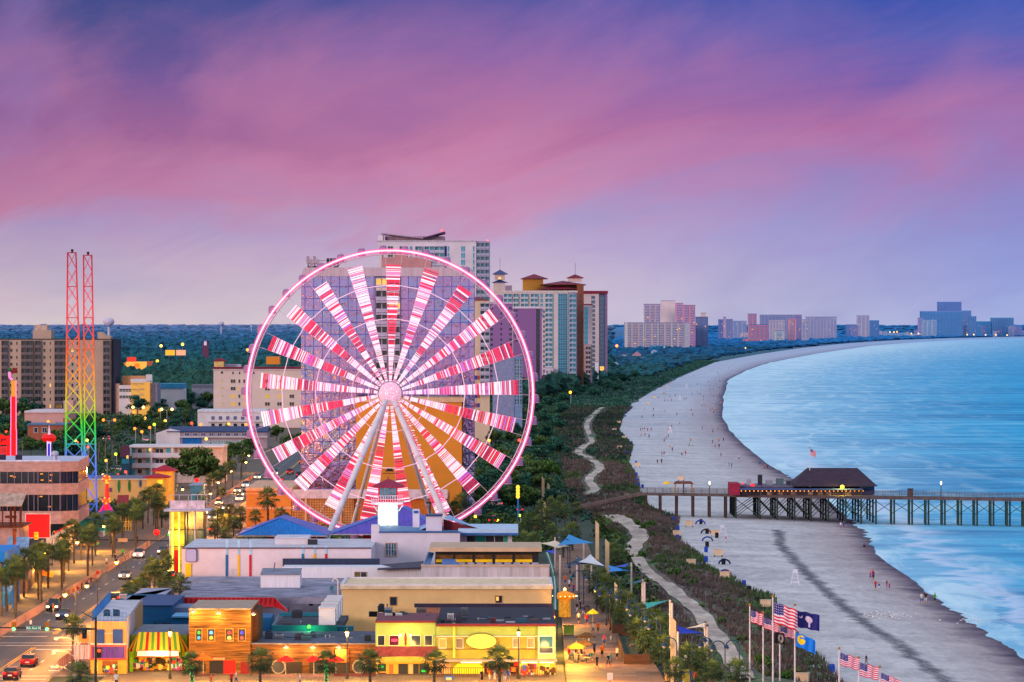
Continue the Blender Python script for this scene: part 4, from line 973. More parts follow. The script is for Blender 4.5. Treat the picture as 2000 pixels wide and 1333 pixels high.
NP=E(S(255,110,170),1.6,True);RDT=M(S(230,10,16),.5,em=.45)
blk(t,'column',22,30.5,775,Y,1.0,RDT,842);blk(t,'column',22,30.5,744,Y,1.0,E(S(244,150,20),.7),775);blk(t,'column',21,31,842,Y-.1,1.2,RDT)
for px,y0 in((21.4,775),(31.2,744)):tubes(t,'neon_edge',[(Q(px,y0,Y-.2),Q(px,836,Y-.2)),(Q(px,836,Y-.2),Q(px+(1 if px>25 else-.6),842,Y-.2)),(Q(px+(1 if px>25 else-.6),842,Y-.2),Q(px+(1 if px>25 else-.6),900,Y-.2))],.12,NP)
tubes(t,'neon_hook',[(Q(18,727,Y),Q(18.5,737,Y)),(Q(18.5,737,Y),Q(24,742,Y))],.3,NP)
mb=MB();mb.ball(Q(19.5,722,Y),.4,M(S(20,120,40),.6),8,5);mb.build('finial',t)
mb=MB();st_=[(24,720),(27,718),(30,720),(34,718),(33,724),(34,730),(28,729),(24,731)];mb.slab([(QX(a,Y),QZ(b_,Y))for a,b_ in st_][::-1],Y-.2,Y+.2,'y',M(S(130,14,30),.6));mb.build('sign_board',t)
t=thing('star_sign','jagged red sign with black writing above a red lit booth','sign',at_base(0,20,Y))
mb=MB();mb.slab([(QX(a,Y),QZ(b_,Y))for a,b_ in[(-12,853),(0,851),(4,848),(9,852),(21,851),(20,869),(-12,870)]][::-1],Y,Y+.5,'y',M(S(244,12,10),.5,em=.5));mb.build('sign_board',t)
for k,(a,b_)in enumerate(((2,4),(4.6,6),(6.6,8.6),(9.5,11.5))):mb=MB();mb.box(QX(a,Y),QX(b_-.4,Y),Y-.05,Y-.002,QZ(861 if k else 864,Y),QZ(857,Y),M(S(20,6,8),.6));mb.build('letter',t)
blk(t,'booth',-15,12,873,Y+.3,4,M(S(216,40,44),.6,em=.4));blk(t,'post',13,19,869,Y+.2,.4,RDT)
t=thing('rocket_ride','white nosed blue rocket with red flying saucer round it','fairground ride',at_base(85,108,Y))
mb=MB();q=Q(96,893,Y);mb.lathe([(.55,-3),(.55,3.0),(.48,4.0),(.3,5.4),(.05,7.2)],q,E(S(236,196,230),.55),10);mb.build('rocket_body',t)
mb=MB();mb.lathe([(.60,-3),(.60,3.0)],q,E(S(40,40,190),.6),10);tag(mb.build('rocket_band',t),'blue lit lower body')
tubes(t,'neon_edge',[(Q(92.5,893,Y-.6),Q(92.5,862,Y-.6)),(Q(98.8,893,Y-.6),Q(98.8,866,Y-.6))],.09,E(S(230,190,255),1.4))
mb=MB();mb.lathe([(.3,-1.0),(1.3,-.75),(1.75,0),(1.3,.75),(.4,1.15)],Q(95.5,856,Y+.8),E(S(236,16,16),.6),14);mb.build('saucer',t)
Y=917.
RB=[(486,S(150,12,40)),(560,S(224,20,44)),(640,S(236,50,60)),(690,S(240,96,20)),(740,S(250,150,12)),(790,S(206,206,16)),(830,S(40,220,40)),(862,S(20,200,120)),(885,S(90,140,240)),(930,S(70,120,250)),(985,S(30,110,230)),(1020,S(120,30,130))]
def rb(y,dark=1.0):
 for(y0,c0),(y1,c1)in zip(RB,RB[1:]):
  if y<=y1:u=max(0,(y-y0)/(y1-y0));return E(tuple(round((a+(b_-a)*u)*dark,3)for a,b_ in zip(c0,c1)),.85)
 return E(RB[-1][1],.7)
for lab,xc0,xc1,h0,h1,ytop,ybot in(('left one of the twin rainbow lit lattice towers of the slingshot ride',140,146,8,19,494,1005),('right one of the twin rainbow lit lattice towers, its foot showing past the offices',171,177.5,8,11.5,499,1013)):
 t=thing('lattice_tower',lab,'fairground ride',(QX(xc1,Y),Y,0),'slingshot ride towers')
 def at(u,k):
  y=ytop+(ybot-ytop)*u;xc=xc0+(xc1-xc0)*u;h=(h0+(h1-h0)*u)*Y/F;base=Q(xc,y,Y)
  o=[(-1,-.6),(1,-.6),(1,1),(-1,1)][k];return base+Vector((o[0]*h,o[1]*h,0))
 N=46
 for k in range(4):
  mb=MB()
  for i in range(N):mb.tube(at(i/N,k),at((i+1)/N,k),.11,rb(ytop+(ybot-ytop)*(i+.5)/N,.85 if k<2 else .6),4,caps=False)
  mb.build('corner_post',t)
 mb=MB();NB_=16
 for k in range(4):
  j=(k+1)%4
  for i in range(NB_):
   a,b_=(k,j)if(i+k)%2 else(j,k)
   for hf in(0,.5):
    u0,u1=(i+hf)/NB_,(i+hf+.5)/NB_;p0=at(i/NB_,a)+(at((i+1)/NB_,b_)-at(i/NB_,a))*hf;p1=at(i/NB_,a)+(at((i+1)/NB_,b_)-at(i/NB_,a))*(hf+.5)
    mb.tube(p0,p1,.085,rb(ytop+(ybot-ytop)*(i+hf+.25)/NB_),4,caps=False)
   if k in(0,1):
    mb.tube(at(i/NB_,b_),at((i+.96)/NB_,a),.05,rb(ytop+(ybot-ytop)*(i+.5)/NB_,.7),4,caps=False)
 mb.build('diagonal_brace_lattice',t)
 for y in(ytop,560,621,683,745,806,868,930,985):
  u=max(0,(y-ytop)/(ybot-ytop));mb=MB()
  for k in range(4):mb.tube(at(u,k),at(u,(k+1)%4),.13,rb(y+4,.6),4)
  mb.build('ring_frame',t)
 mb=MB();c=Q(xc0+1,ytop,Y);mb.lathe([(.35,0),(.25,.2),(.25,.5),(.4,.55),(.2,.8)],c,M(S(70,20,40),.6),8);mb.build('top_pulley',t)
def flat_house(name,label,cat,x0,x1,ytop,Y,depth,wall,roof,eave=1.5,over=.4):
 t=thing(name,label,cat,at_base(x0,x1,Y));blk(t,'wall',x0,x1,ytop+eave,Y,depth,wall);blk(t,'roof',x0-over,x1+over,ytop,Y-.6,depth+1.2,roof,ytop+eave);return t
pk=M(S(222,160,152),.8,.08,.2);wt=M(S(226,210,214),.75,.08,.2);gr=M(S(120,116,134),.8,.15,.2);bluer=M(S(36,52,104),.6,.15,.3)
t=flat_house('store','long pink low store with white parapet below the tan apartments','store',48,128,803,1700.,40,pk,M(S(230,206,214),.7),3.5);blk(t,'raised_block',124,143,783,1701.,12,pk,804);panel(t,'panel',123,141,817,826,1700.,M(S(196,96,96),.8))
t=flat_house('brick_house','brick bungalow with blue grey flat roof under the pink store','house',54,128,828,1500.,20,M(S(176,96,74),.85,.2,1.0),M(S(96,120,156),.7),3);blk(t,'chimney',97,109,824,1503.,3,M(S(206,150,130),.8),828)
cells(t,'window',[(66,74,835,846),(82,92,835,846)],1500.,wt,GLASS)
Y=2000.;t=thing('hotel_building','cream hotel with a brightly lit yellow stair tower among the trees','hotel',at_base(226,308,Y))
blk(t,'wall',232,259,753,Y,24,wt);blk(t,'upper_block',239,284,735,Y+10,18,M(S(206,140,96),.8),760);blk(t,'stair_tower',256,292,742,Y-3,14,E(S(240,170,70),.6,True));blk(t,'stair_roof',255,293,741,Y-3.4,15,wt,747)
for k in range(4):mb=MB();mb.box(QX(259,Y),QX(282,Y),Y-3.6,Y-3.1,QZ(751+11*k,Y),QZ(748.5+11*k,Y),M(S(210,170,120),.7));mb.build('stair_landing',t);mb=MB();mb.tube(Q(262,750+11*k,Y-3.4),Q(280,759+11*k,Y-3.4),.18,M(S(214,180,130),.7),4);mb.build('stair_flight',t)
blk(t,'side_wing',292.5,307,749,Y+1,20,M(S(150,140,160),.8));blk(t,'white_fin',285,297,732,Y-4,2,wt,744);blk(t,'pink_wing',224,232,750,Y+2,20,M(S(206,150,130),.8))
cells(t,'glazing',[(233,257,760,766),(233,257,773,779)],Y,wt,GLASS)
flat_house('motel','low white motel with turquoise roof behind the lit stair tower','motel',308,358,750,2100.,20,wt,M(S(60,150,196),.6),9);t=flat_house('house','long grey roofed house half sunk in trees left of the pink hotel','house',374,420,752,2150.,18,M(S(150,150,166),.8),gr,4)
Y=1750.;t=thing('hotel_building','pale pink five storey hotel with red roof line and corner turret','hotel',at_base(417,590,Y))
blk(t,'wall',417,600,723,Y,26,M(S(230,196,186),.75,.06,.2));blk(t,'roof_edge',415,602,717.5,Y-.8,27,RED,721);blk(t,'eaves',416,601,721,Y-.5,26.4,wt,723);blk(t,'turret',418,437,705,Y+1,5,M(S(228,186,120),.75),717);hip(t,'turret_roof',417,440,705,699,Y+1,5,RED,.3);blk(t,'roof_house',520,546,697,Y+6,8,og,712);blk(t,'roof_house',440,470,712,Y+8,8,M(S(190,180,200),.7),717)
for j,y0 in enumerate((741,755.5,770.5,785.5)):
 cells(t,'window',[(450,460.5,y0,y0+8),(465,470,y0,y0+8),(474.5,479.5,y0,y0+8),(517,527.5,y0,y0+8),(541,550.5,y0,y0+8),(565,575,y0,y0+8)],Y,wt,M(S(90,66,40),.3,.4,.8),lit=.35,litm=E(S(214,164,60),.7));cells(t,'window',[(431.5,436.5,y0,y0+8)],Y,wt,M(S(222,190,120),.5))
cells(t,'window',[(453,457,726,732),(466,470,726,732),(494,498,726,732)],Y,wt,GLASS)
mb=MB();c=Q(433.5,728,Y);mb.tube((c.x,Y-.1,c.z),(c.x,Y+.05,c.z),.55,GLASS,14);mb.build('round_window',t)
t=flat_house('motel','two storey white motel with blue doors under the pink hotel','motel',386,520,801,1600.,22,wt,M(S(222,214,226),.7),4)
blk(t,'upper_floor_slab',405,520,822,1598.5,1.5,wt,824.5);cells(t,'window',[(412+14.5*k,420+14.5*k,813,821)for k in range(7)],1600.,wt,M(S(40,80,140),.2,.2,.5));cells(t,'window',[(412+14.5*k,420+14.5*k,827,836)for k in range(7)],1600.,wt,GLASS)
mb=MB();railing(mb,Q(405,822,1598.6),Q(520,822,1598.6),1.2,M(S(220,200,190),.6),1.6,(1,.6,.3));mb.build('railing',t)
Y=1450.;t=thing('motel','long motel wing with navy blue roof and white gable end','motel',at_base(305,520,Y))
blk(t,'wall',350,522,845,Y,18,M(S(180,150,160),.8));mb=MB();mb.slab([(QX(305,Y),0),(QX(352,Y),0),(QX(352,Y),QZ(842,Y)),(QX(330,Y),QZ(838,Y)),(QX(305,Y),QZ(846,Y))],Y-.4,Y+16,'y',wt);mb.build('gable_end',t)
mb=MB();mb.slab([(Y-1,QZ(844,Y)),(Y-1,QZ(843,Y)),(Y+9,QZ(834,Y)),(Y+19,QZ(843,Y))],QX(326,Y),QX(523,Y),'x',bluer);mb.build('roof',t);blk(t,'walkway_slab',350,522,853,Y-1.4,1.4,wt,855);blk(t,'blue_wall',356,393,856,Y-.2,.2,M(S(20,110,190),.7));cells(t,'window',[(398+16*k,410+16*k,860,869)for k in range(7)],Y,wt,M(S(150,180,190),.2,.2,.5));cells(t,'window',[(360+16*k,370+16*k,846,852)for k in range(9)],Y,wt,bluer)
mb=MB();railing(mb,Q(352,853,Y-1.3),Q(520,853,Y-1.3),1.1,M(S(150,170,210),.6),1.6,(1,.5));mb.build('railing',t)
Y=1130.;t=thing('motel','white three storey motel with turquoise doors and long balconies','motel',at_base(252,435,Y))
blk(t,'wall',253,436,875,Y,16,M(S(206,176,166),.8));blk(t,'roof',250,437,871,Y-1.6,18,wt,874.5)
for y0 in(892.5,912.5):blk(t,'balcony_slab',258,352,y0,Y-1.4,1.4,wt,y0+1.8)
for y0 in(885,905):blk(t,'balcony_front',259,353,y0,Y-1.42,.1,M(S(220,204,214),.7,.12,3.0,stretch=(4,1,.1)),y0+7.6)
for px in(254,294,335):blk(t,'pillar',px,px+3,875,Y-1.5,.4,wt)
for y0 in(876.5,896,916):cells(t,'window',[(268,278,y0,y0+10),(303,320,y0,y0+10)],Y,wt,GLASS);cells(t,'door',[(257,263,y0,y0+12),(325,332,y0,y0+12),(287,291,y0,y0+12)],Y,wt,M(S(40,176,200),.6))if False else None
for y0 in(876.5,896.5,916.5):
 for a,b_ in((257,263),(325.5,332.5),(286.5,291)):panel(t,'door',a,b_,y0,y0+13,Y,M(S(40,176,200),.6),.08)
mb=MB();mb.ball(Q(294,879,Y-1),.5,E(S(255,180,60),1.5),8,5);mb.build('porch_lamp',t)
Y=1120.;t=thing('cottage','dark cottage with maroon mansard roof and teal balcony at the motel end','house',at_base(235,252,Y))
blk(t,'wall',237,252,893,Y,8,M(S(30,70,96),.8));mb=MB();mb.add([Q(233.5,893,Y-.6),Q(252.5,893,Y-.6),Q(252.5,870,Y+2),Q(236.5,870,Y+2)],[(0,1,2,3)],M(S(84,40,60),.8));mb.add([Q(233.5,893,Y-.6),Q(236.5,870,Y+2),Q(236.5,870,Y+8),Q(233.5,893,Y+8)],[(3,2,1,0)],M(S(84,40,60),.8));mb.build('roof',t);panel(t,'balcony_front',238,252,897,906,Y-.1,M(S(40,120,150),.7));panel(t,'lit_window',247,251,890,896,Y-.7,LITW)
Y=1010.;t=thing('surf_shop','tan walled shop with three surfboards fixed to its wall','shop',at_base(172,312,Y))
blk(t,'wall',165,313,937,Y,30,M(S(226,176,110),.8,.1,.3),roof=M(S(110,106,130),.8));blk(t,'coping',165,313.5,935.5,Y-.3,.7,M(S(214,190,170),.7),938)
for px,y0,y1,c in((232,936,963,(16,120,70)),(252.5,937,962,(30,110,40)),(274,936,953,(20,90,130))):
 mb=MB();c0=Q(px,(y0+y1)/2,Y-.2);hh=(y1-y0)/2*Y/F
 mb.slab([(c0.x+.32*math.sin(math.pi*k/8)**.7*(1 if s_ else-1),c0.z-hh+2*hh*k/8)for s_,ks in((1,range(9)),(0,range(7,0,-1)))for k in ks],Y-.25,Y-.1,'y',M(S(*c),.4));mb.build('surfboard',t)
panel(t,'vent_window',212,219,953,961,Y,M(S(120,80,110),.6))
for lab,x0,x1,ye,yr,yb,Y in(('yellow pavilion with small red hipped roof, the higher of two',297,341,919,909,940,1010.),('yellow pavilion with small red hipped roof, the lower of two',281,329,932,925.5,958,990.)):
 t=thing('pavilion',lab,'pavilion',at_base(x0,x1,Y),'red roofed pavilions');blk(t,'wall',x0+6,x1-4,ye,Y,6,M(S(236,170,60),.8,em=.15));hip(t,'roof',x0+3,x1-3,ye,yr,Y,6,M(S(180,24,50),.7),.6)
panel(t,'lit_emblem',308,318,938,945,990.,E(S(255,210,40),1.0))
Y=985.;t=thing('neon_shop','teal shop front under a glowing red neon ball','shop',at_base(372,398,Y))
blk(t,'wall',372,397,947,Y,6,M(S(90,150,170),.7));hip(t,'roof',372,397,947,943.5,Y,6,M(S(150,170,200),.6),.3);mb=MB();mb.ball(Q(384.5,938,Y-.5),.55,E(S(255,20,20),1.6,True),10,6);mb.build('neon_ball',t)
Y=4200.;t=thing('shopping_centre','yellow and red lit shopping centre far among the trees','shopping centre',at_base(226,300,Y))
blk(t,'wall',246,286,707,Y,20,E(S(246,180,70),.8));blk(t,'red_sign',248,265,698,Y,6,E(S(236,50,30),.8),707);blk(t,'side_hall',226,245,709,Y,12,E(S(206,130,60),.6));blk(t,'end_hall',287,300,706,Y,12,E(S(180,80,40),.5),716);blk(t,'orange_sign',263,272,710,Y-2,1,E(S(255,120,20),.9),718)
for lab,x0,c in(('yellow billboard far off among the trees',323,(250,180,40)),('peach billboard far off among the trees',344,(246,170,130))):
 Y=3600.;t=thing('billboard',lab,'billboard',at_base(x0,x0+19,Y));blk(t,'sign_face',x0,x0+18.5,684,Y,.6,E(S(*c),.8),694.5);tubes(t,'post',[(Q(x0+9,694,Y+.7),(QX(x0+9,Y),Y+.7,0))],.5,DARK)
Y=4500.;t=thing('church','small brick church tower with white window and spire in the woods','church',at_base(395,407,Y));blk(t,'wall',395,407,667,Y,7,M(S(110,60,90),.8));hip(t,'roof',394.5,407.5,667,661,Y,7,M(S(50,60,110),.7));panel(t,'window',398.5,403.5,666,675,Y,E(S(206,200,230),.6));mb=MB();mb.tube(Q(401,662,Y+3),Q(401,654,Y+3),.5,DARK,5,.1);mb.build('spire',t)
for lab,px,r,cy,Y in(('white bulb water tower on the wooded horizon, the nearer',212.5,11.2,629,9000.),('pale far water tower over the wooded horizon, smaller',432,5.6,632,13000.),('tiny water tower far right along the wooded horizon',491,2.6,638,14000.)):
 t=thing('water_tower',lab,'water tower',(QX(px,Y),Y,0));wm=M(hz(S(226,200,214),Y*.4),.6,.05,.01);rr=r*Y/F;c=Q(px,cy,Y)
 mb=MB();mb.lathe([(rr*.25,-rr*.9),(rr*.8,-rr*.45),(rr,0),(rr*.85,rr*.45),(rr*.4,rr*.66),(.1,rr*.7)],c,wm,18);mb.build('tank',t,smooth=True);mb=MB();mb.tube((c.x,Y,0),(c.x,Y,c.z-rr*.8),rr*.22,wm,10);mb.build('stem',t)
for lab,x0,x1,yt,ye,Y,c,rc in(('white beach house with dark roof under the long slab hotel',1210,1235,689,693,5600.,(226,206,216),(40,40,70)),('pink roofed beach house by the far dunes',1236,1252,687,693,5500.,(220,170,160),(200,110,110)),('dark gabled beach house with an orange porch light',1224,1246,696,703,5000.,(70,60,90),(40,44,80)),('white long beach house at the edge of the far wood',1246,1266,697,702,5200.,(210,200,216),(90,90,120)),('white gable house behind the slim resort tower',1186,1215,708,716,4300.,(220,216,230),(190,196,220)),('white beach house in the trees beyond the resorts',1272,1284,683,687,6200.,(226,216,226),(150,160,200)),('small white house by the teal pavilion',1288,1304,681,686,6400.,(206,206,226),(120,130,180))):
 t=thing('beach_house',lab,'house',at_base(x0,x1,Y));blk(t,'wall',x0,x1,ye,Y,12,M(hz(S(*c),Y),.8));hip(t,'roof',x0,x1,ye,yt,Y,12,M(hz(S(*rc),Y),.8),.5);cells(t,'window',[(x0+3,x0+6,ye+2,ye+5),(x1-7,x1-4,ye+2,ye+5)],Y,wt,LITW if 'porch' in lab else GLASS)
 #shops facing the square (front row at Y = 507)
YF=507.0
WARM=(1.0,.60,.14)
LY=E(S(255,196,60),1.0,True);LYd=E(S(236,150,30),.7,True)
planks=M(S(136,86,34),.8,.6,1.0,stretch=(.25,1,5.5),bump=.3)
def goods(root,x0,x1,y0,y1,Y,n,seed,pal):
 """shelves of small bright wares"""
 rr=random.Random(seed);mb=MB()
 for _ in range(n):
  px,py=rr.uniform(x0,x1),rr.uniform(y0,y1);s_=rr.uniform(.10,.30);q=Q(px,py,Y-rr.uniform(0,.8));mb.box(q.x-s_,q.x+s_,q.y-.15,q.y,q.z-s_,q.z+s_*1.2,M(S(*rr.choice(pal)),.6,.1,3.0,em=.25))
 mb.box(QX(x0,Y),QX(x1,Y),Y-.02,Y,QZ(y1,Y),QZ(y1,Y)+.08,DARK)
 return tag(mb.build('wares',root),'bright mixed wares on display',kind='stuff')
PAL=[(236,60,40),(250,200,60),(60,160,80),(230,220,200),(40,90,170),(250,130,30),(90,40,30),(200,60,120)]
Y=YF;t=thing('shop','tan boarded shop with blue shutters over a red neon framed purple sign','shop',at_base(177,247,Y))
tan=M(S(206,150,96),.8,.2,1.2,stretch=(5,1,.2))
mb=MB();mb.prism([(QX(177,Y),Y),(QX(247,Y),Y),(QX(279,Y+40),Y+40),(QX(215,Y+40),Y+40)],0,QZ(1214,Y),tan,M(S(206,196,206),.8,.2,.4));mb.build('wall',t)
mb=MB();mb.add([(QX(247.2,Y),Y+.3,QZ(1214,Y)-3.6),(QX(279.2,Y+40),Y+39,QZ(1214,Y)-3.2),(QX(279.2,Y+40),Y+39,QZ(1214,Y)+.35),(QX(247.2,Y),Y+.3,QZ(1214,Y)+.35)],[(0,1,2,3)],M(S(206,190,200),.8,.25,.6));tag(mb.build('side_wall',t),'patched white side wall')
for px0,px1 in((185,204),(221,240)):panel(t,'shutter',px0,px1,1230,1257,Y,M(S(24,62,140),.6,.15,2.0),.3)
panel(t,'frieze',177,247,1257,1260,Y,M(S(226,210,200),.6),.25);tubes(t,'shutter_bar',[(Q(204,1237,Y-.2),Q(221,1237,Y-.2))],.06,M(S(220,200,170),.5))
panel(t,'sign_box',178,246,1261,1288,Y-.1,M(S(70,30,130),.5,.4,1.5,stretch=(4,1,.3),em=.3),.5);frame4(t,'neon_frame',177,247,1260,1289,Y-.5,E(S(255,40,16),1.4,True),3.0,.25)
mb=MB();a,b_=Q(142,1288,Y+4),Q(177,1288,Y-.2);hh=28*Y/F
mb.add([a,b_,b_+Vector((0,0,hh)),a+Vector((0,0,hh)),a+Vector((0,.4,0)),b_+Vector((0,.4,0)),b_+Vector((0,.4,hh)),a+Vector((0,.4,hh))],[(0,1,2,3),(4,7,6,5),(3,2,6,7),(0,4,5,1),(0,3,7,4)],M(S(180,150,150),.5,.5,1.2,stretch=(3,1,.2),em=.2));mb.build('side_sign',t)
mb=MB();c=Q(164,1247,Y-.2);mb.tube((c.x,c.y-.12,c.z),(c.x,c.y+.12,c.z),.62,E(S(214,110,40),.7),18);mb.build('round_sign',t)
blk(t,'shop_window',200,230,1292,Y-.03,.05,M(S(120,60,20),.4,.5,1.5,em=.5),1314);blk(t,'lit_front',177,200,1289,Y-.02,.02,LYd,1318);blk(t,'lit_front',230,247,1289,Y-.02,.02,LYd,1318);goods(t,202,228,1300,1313,Y-.1,22,5,PAL)
mb=MB();zr=QZ(1214,Y);bb=M(S(20,100,180),.6)
railing(mb,(QX(180,Y),Y+.4,zr),(QX(246,Y),Y+.4,zr),1.1,bb,.45,(1,.1),.03);railing(mb,(QX(180,Y),Y+.4,zr),(QX(216,Y+38),Y+38,zr),1.3,bb,.45,(1,.1),.03);mb.build('roof_railing',t)
bluw=M(S(20,96,150),.75,.12,.5,stretch=(.3,1,3));sty=M(S(116,124,158),.85,.15,.6)
t=thing('blue_building','bright blue block building behind the striped awning','building',at_base(270,370,552))
blk(t,'wall',262,336,1184,552.,20,bluw,roof=M(S(150,150,176),.8));blk(t,'coping',261,337,1182.5,551.7,21,M(S(16,60,120),.6),1184.5);blk(t,'low_block',335.5,371,1207,545.,5,bluw);blk(t,'roof_slab',335,372,1204,544.6,7,M(S(96,160,206),.7),1207);blk(t,'back_wall',337,371,1187,556.,8,sty)
for px in(328,300,318):blk(t,'duct',px,px+4,1216+(px%3),551.,.8,DARK)
t=thing('blue_trimmed_building','grey stucco building with a blue roof edge left of the red metal roof','building',at_base(222,320,582))
mb=MB();Y=582.;mb.prism([(QX(218,Y-30),Y-30),(QX(249,Y),Y),(QX(321,Y),Y),(QX(321,Y),Y+16),(QX(218,Y-30),Y+16)],0,QZ(1163,Y),sty,M(S(160,160,186),.8));mb.build('wall',t)
mb=MB();z=QZ(1163,Y);mb.tube((QX(217,Y-30),Y-30,z),(QX(249,Y),Y-.1,z),.2,bluw,4);mb.tube((QX(249,Y),Y-.1,z),(QX(321.5,Y),Y-.1,z),.2,bluw,4);mb.build('roof_edge',t)
Y=YF+4;t=thing('gift_shop','gift shop under a big red, yellow and green striped awning','shop',at_base(252,368,Y))
blk(t,'wall',255,366,1240,Y+3,18,M(S(120,150,50),.8),roof=M(S(120,124,140),.8));blk(t,'lit_interior',258,362,1282,Y+2.6,.35,E(S(226,140,30),.65,True))
cs=[M(S(250,196,20),.7,.08,.5,em=.18),M(S(110,160,30),.7,.08,.5,em=.12),M(S(250,200,24),.7,.08,.5,em=.18),M(S(214,24,14),.7,.08,.5,em=.15)]
mb=MB();n=15
for k in range(n):
 a0,a1=271+77*k/n,271+77*(k+1)/n;b0,b1=266+86*k/n,266+86*(k+1)/n
 m_=cs[k%4];mb.add([Q(b0,1270,Y-1.5),Q(b1,1270,Y-1.5),Q(a1,1235,Y+2),Q(a0,1235,Y+2),Q(b0,1274,Y-1.5),Q(b1,1274,Y-1.5)],[(0,1,2,3),(4,5,1,0)],m_)
for side in(0,1):
 xt,xb,xo=(271,266,250)if side==0 else(348,352,369)
 for k in range(4):
  u0,u1=k/4,(k+1)/4
  P0=lambda u:Q(xb+(xo-xb)*u,1270,Y-1.5+3.5*u);P1=Q(xt,1235,Y+2)
  f=[P0(u0),P0(u1),P1]if side else[P0(u1),P0(u0),P1]
  mb.poly(f,cs[(k*3+1)%4]);a,b_=P0(u0),P0(u1);d=Vector((0,0,-1.6 if k else-1.0));mb.poly([a+d,b_+d,b_,a],cs[(k*3+1)%4])
mb.build('awning',t)
panel(t,'sign_board',268,349,1271.5,1282,Y-1.52,M(S(244,206,196),.5,.05,1,em=.45),.15)
mb=MB()
for k in range(34):
 for yy in(1271,1282.6):q=Q(268+81*k/33,yy,Y-1.75);mb.ball(q,.07,E(S(255,60,30),2.0),5,4)
tag(mb.build('bulb_trim',t),'red bulbs round the sign board',kind='stuff')
for px in(253,361):blk(t,'pillar',px,px+6,1274,Y-1,.5,M(S(120,190,30),.7,em=.1))
goods(t,262,300,1288,1318,Y+1.8,60,11,PAL);goods(t,330,360,1286,1320,Y+1.8,70,12,PAL);goods(t,290,332,1287,1312,Y+2.2,34,14,[(60,40,20),(40,60,30),(250,200,90)])
Y=YF;t=thing('wooden_bar','tall weathered plank building with four neon lit upstairs windows','bar',at_base(369,490,Y))
mb=MB();mb.box(QX(369,Y),QX(489.5,Y),Y,Y+16,-.1,QZ(1191,Y),planks,M(S(90,84,96),.8));mb.build('wall',t)
blk(t,'coping',368.5,490,1189,Y-.15,16,M(S(180,150,130),.7),1191);blk(t,'side_wall',489.8,503,1193,Y+4,11,M(S(96,56,36),.85,.2,1.0))
nb=[((60,190,60),(60,170,220)),((90,170,250),(240,190,50)),((236,60,50),(250,210,90)),((60,60,210),(236,80,60))]
for k,(x0,x1)in enumerate(((383,394),(406,419),(441,455),(466,479))):
 f_=frame4(t,'window_frame',x0-1,x1+1,1228,1253,Y,M(S(226,156,60),.7),1.0,.16);panel(t,'pane',x0,x1,1229,1252,Y,M((.05,.05,.08),.2,.3,1),.03)
 for j,c in enumerate(nb[k]):
  mb=MB();y0=1233+10*j;q=Q((x0+x1)/2,y0+3,Y-.06);r=(x1-x0)*.3*Y/F;mb.lathe([(.01,-.22),(r,-.16),(r*.8,.14),(.01,.22)],q,E(S(*c),1.1,True),10);mb.build('neon_sign',t)
def gooseneck(px,py,Y,col=(255,210,120),name='wall lamp',lab=None):
 l=thing('wall_lamp',lab,'wall lamp',Q(px,py,Y-.9),'gooseneck lamps along the plank fronts');mb=MB();q=Q(px,py,Y-.9)
 mb.lathe([(.38,-.12),(.3,.02),(.10,.12),(.05,.2)],q,M(S(206,190,180),.5),10);mb.path([q+Vector((0,0,.2)),q+Vector((0,.1,.45)),q+Vector((0,.85,.5))],.04,DARK,4);mb.build('shade',l)
 mb=MB();mb.lathe([(.05,-.2),(.30,-.13),(.30,-.11)],q,E(S(*col),2.5),10);mb.build('bulb',l)
 point_light('wall_lamp_light',q+Vector((0,-.1,-.5)),(1,.66,.18),420,r=.2)
for px,py,lab in((377,1194,'lamp at the left end of the tall plank building'),(427,1197,'lamp in the middle of the tall plank building'),(495,1199,'lamp at the right corner of the tall plank building')):gooseneck(px,py,Y,lab=lab)
blk(t,'doorway',409,437,1291,Y-.04,.04,M((.02,.015,.02),.6),1325);panel(t,'red_door',437,460,1290,1326,Y,M(S(214,16,14),.6,.1,1,em=.2),.08);panel(t,'red_shutter',470,487,1293,1326,Y,M(S(130,12,20),.6),.06);panel(t,'name_board',408,439,1285,1289.5,Y,M(S(214,150,120),.6),.12);panel(t,'menu_window',388,402,1296,1312,Y,M(S(60,40,30),.4,em=.3),.05)
t=thing('plank_bar','long low plank fronted bar with red lamps beside the tall wooden building','bar',at_base(492,735,Y))
mb=MB();mb.box(QX(490.5,Y),QX(733,Y),Y+.3,Y+22,-.1,QZ(1259,Y),M(S(116,68,34),.8,.6,.9,stretch=(.3,1,5)),M(S(92,94,116),.85,.35,.4));mb.build('wall',t)
blk(t,'coping',490.5,733,1257,Y+.1,.5,M(S(120,110,120),.7),1259);blk(t,'back_parapet',560,733,1236,Y+22,.5,M(S(190,184,196),.8,.2,.5),1250)
for a,b_ in((512,530),(552,590),(604,640),(648,684)):blk(t,'opening',a,b_,1293,Y+.22,.06,M((.03,.02,.02),.6),1318)
blk(t,'roller_blind',655,680,1268,Y+.05,.2,M(S(226,110,40),.6,.2,1,em=.25),1294)
for px in(544,702):
 mb=MB();c=Q(px,1303,Y+.1);rr=.82
 for k in range(20):a0,a1=2*math.pi*k/20,2*math.pi*(k+1)/20;mb.tube((c.x+rr*math.cos(a0),c.y,c.z+rr*math.sin(a0)),(c.x+rr*math.cos(a1),c.y,c.z+rr*math.sin(a1)),.11,M(S(150,132,118),.6),5)
 mb.tube((c.x,c.y+.1,c.z),(c.x,c.y+.16,c.z),rr,M((.06,.06,.07),.3),20);mb.build('round_window',t)
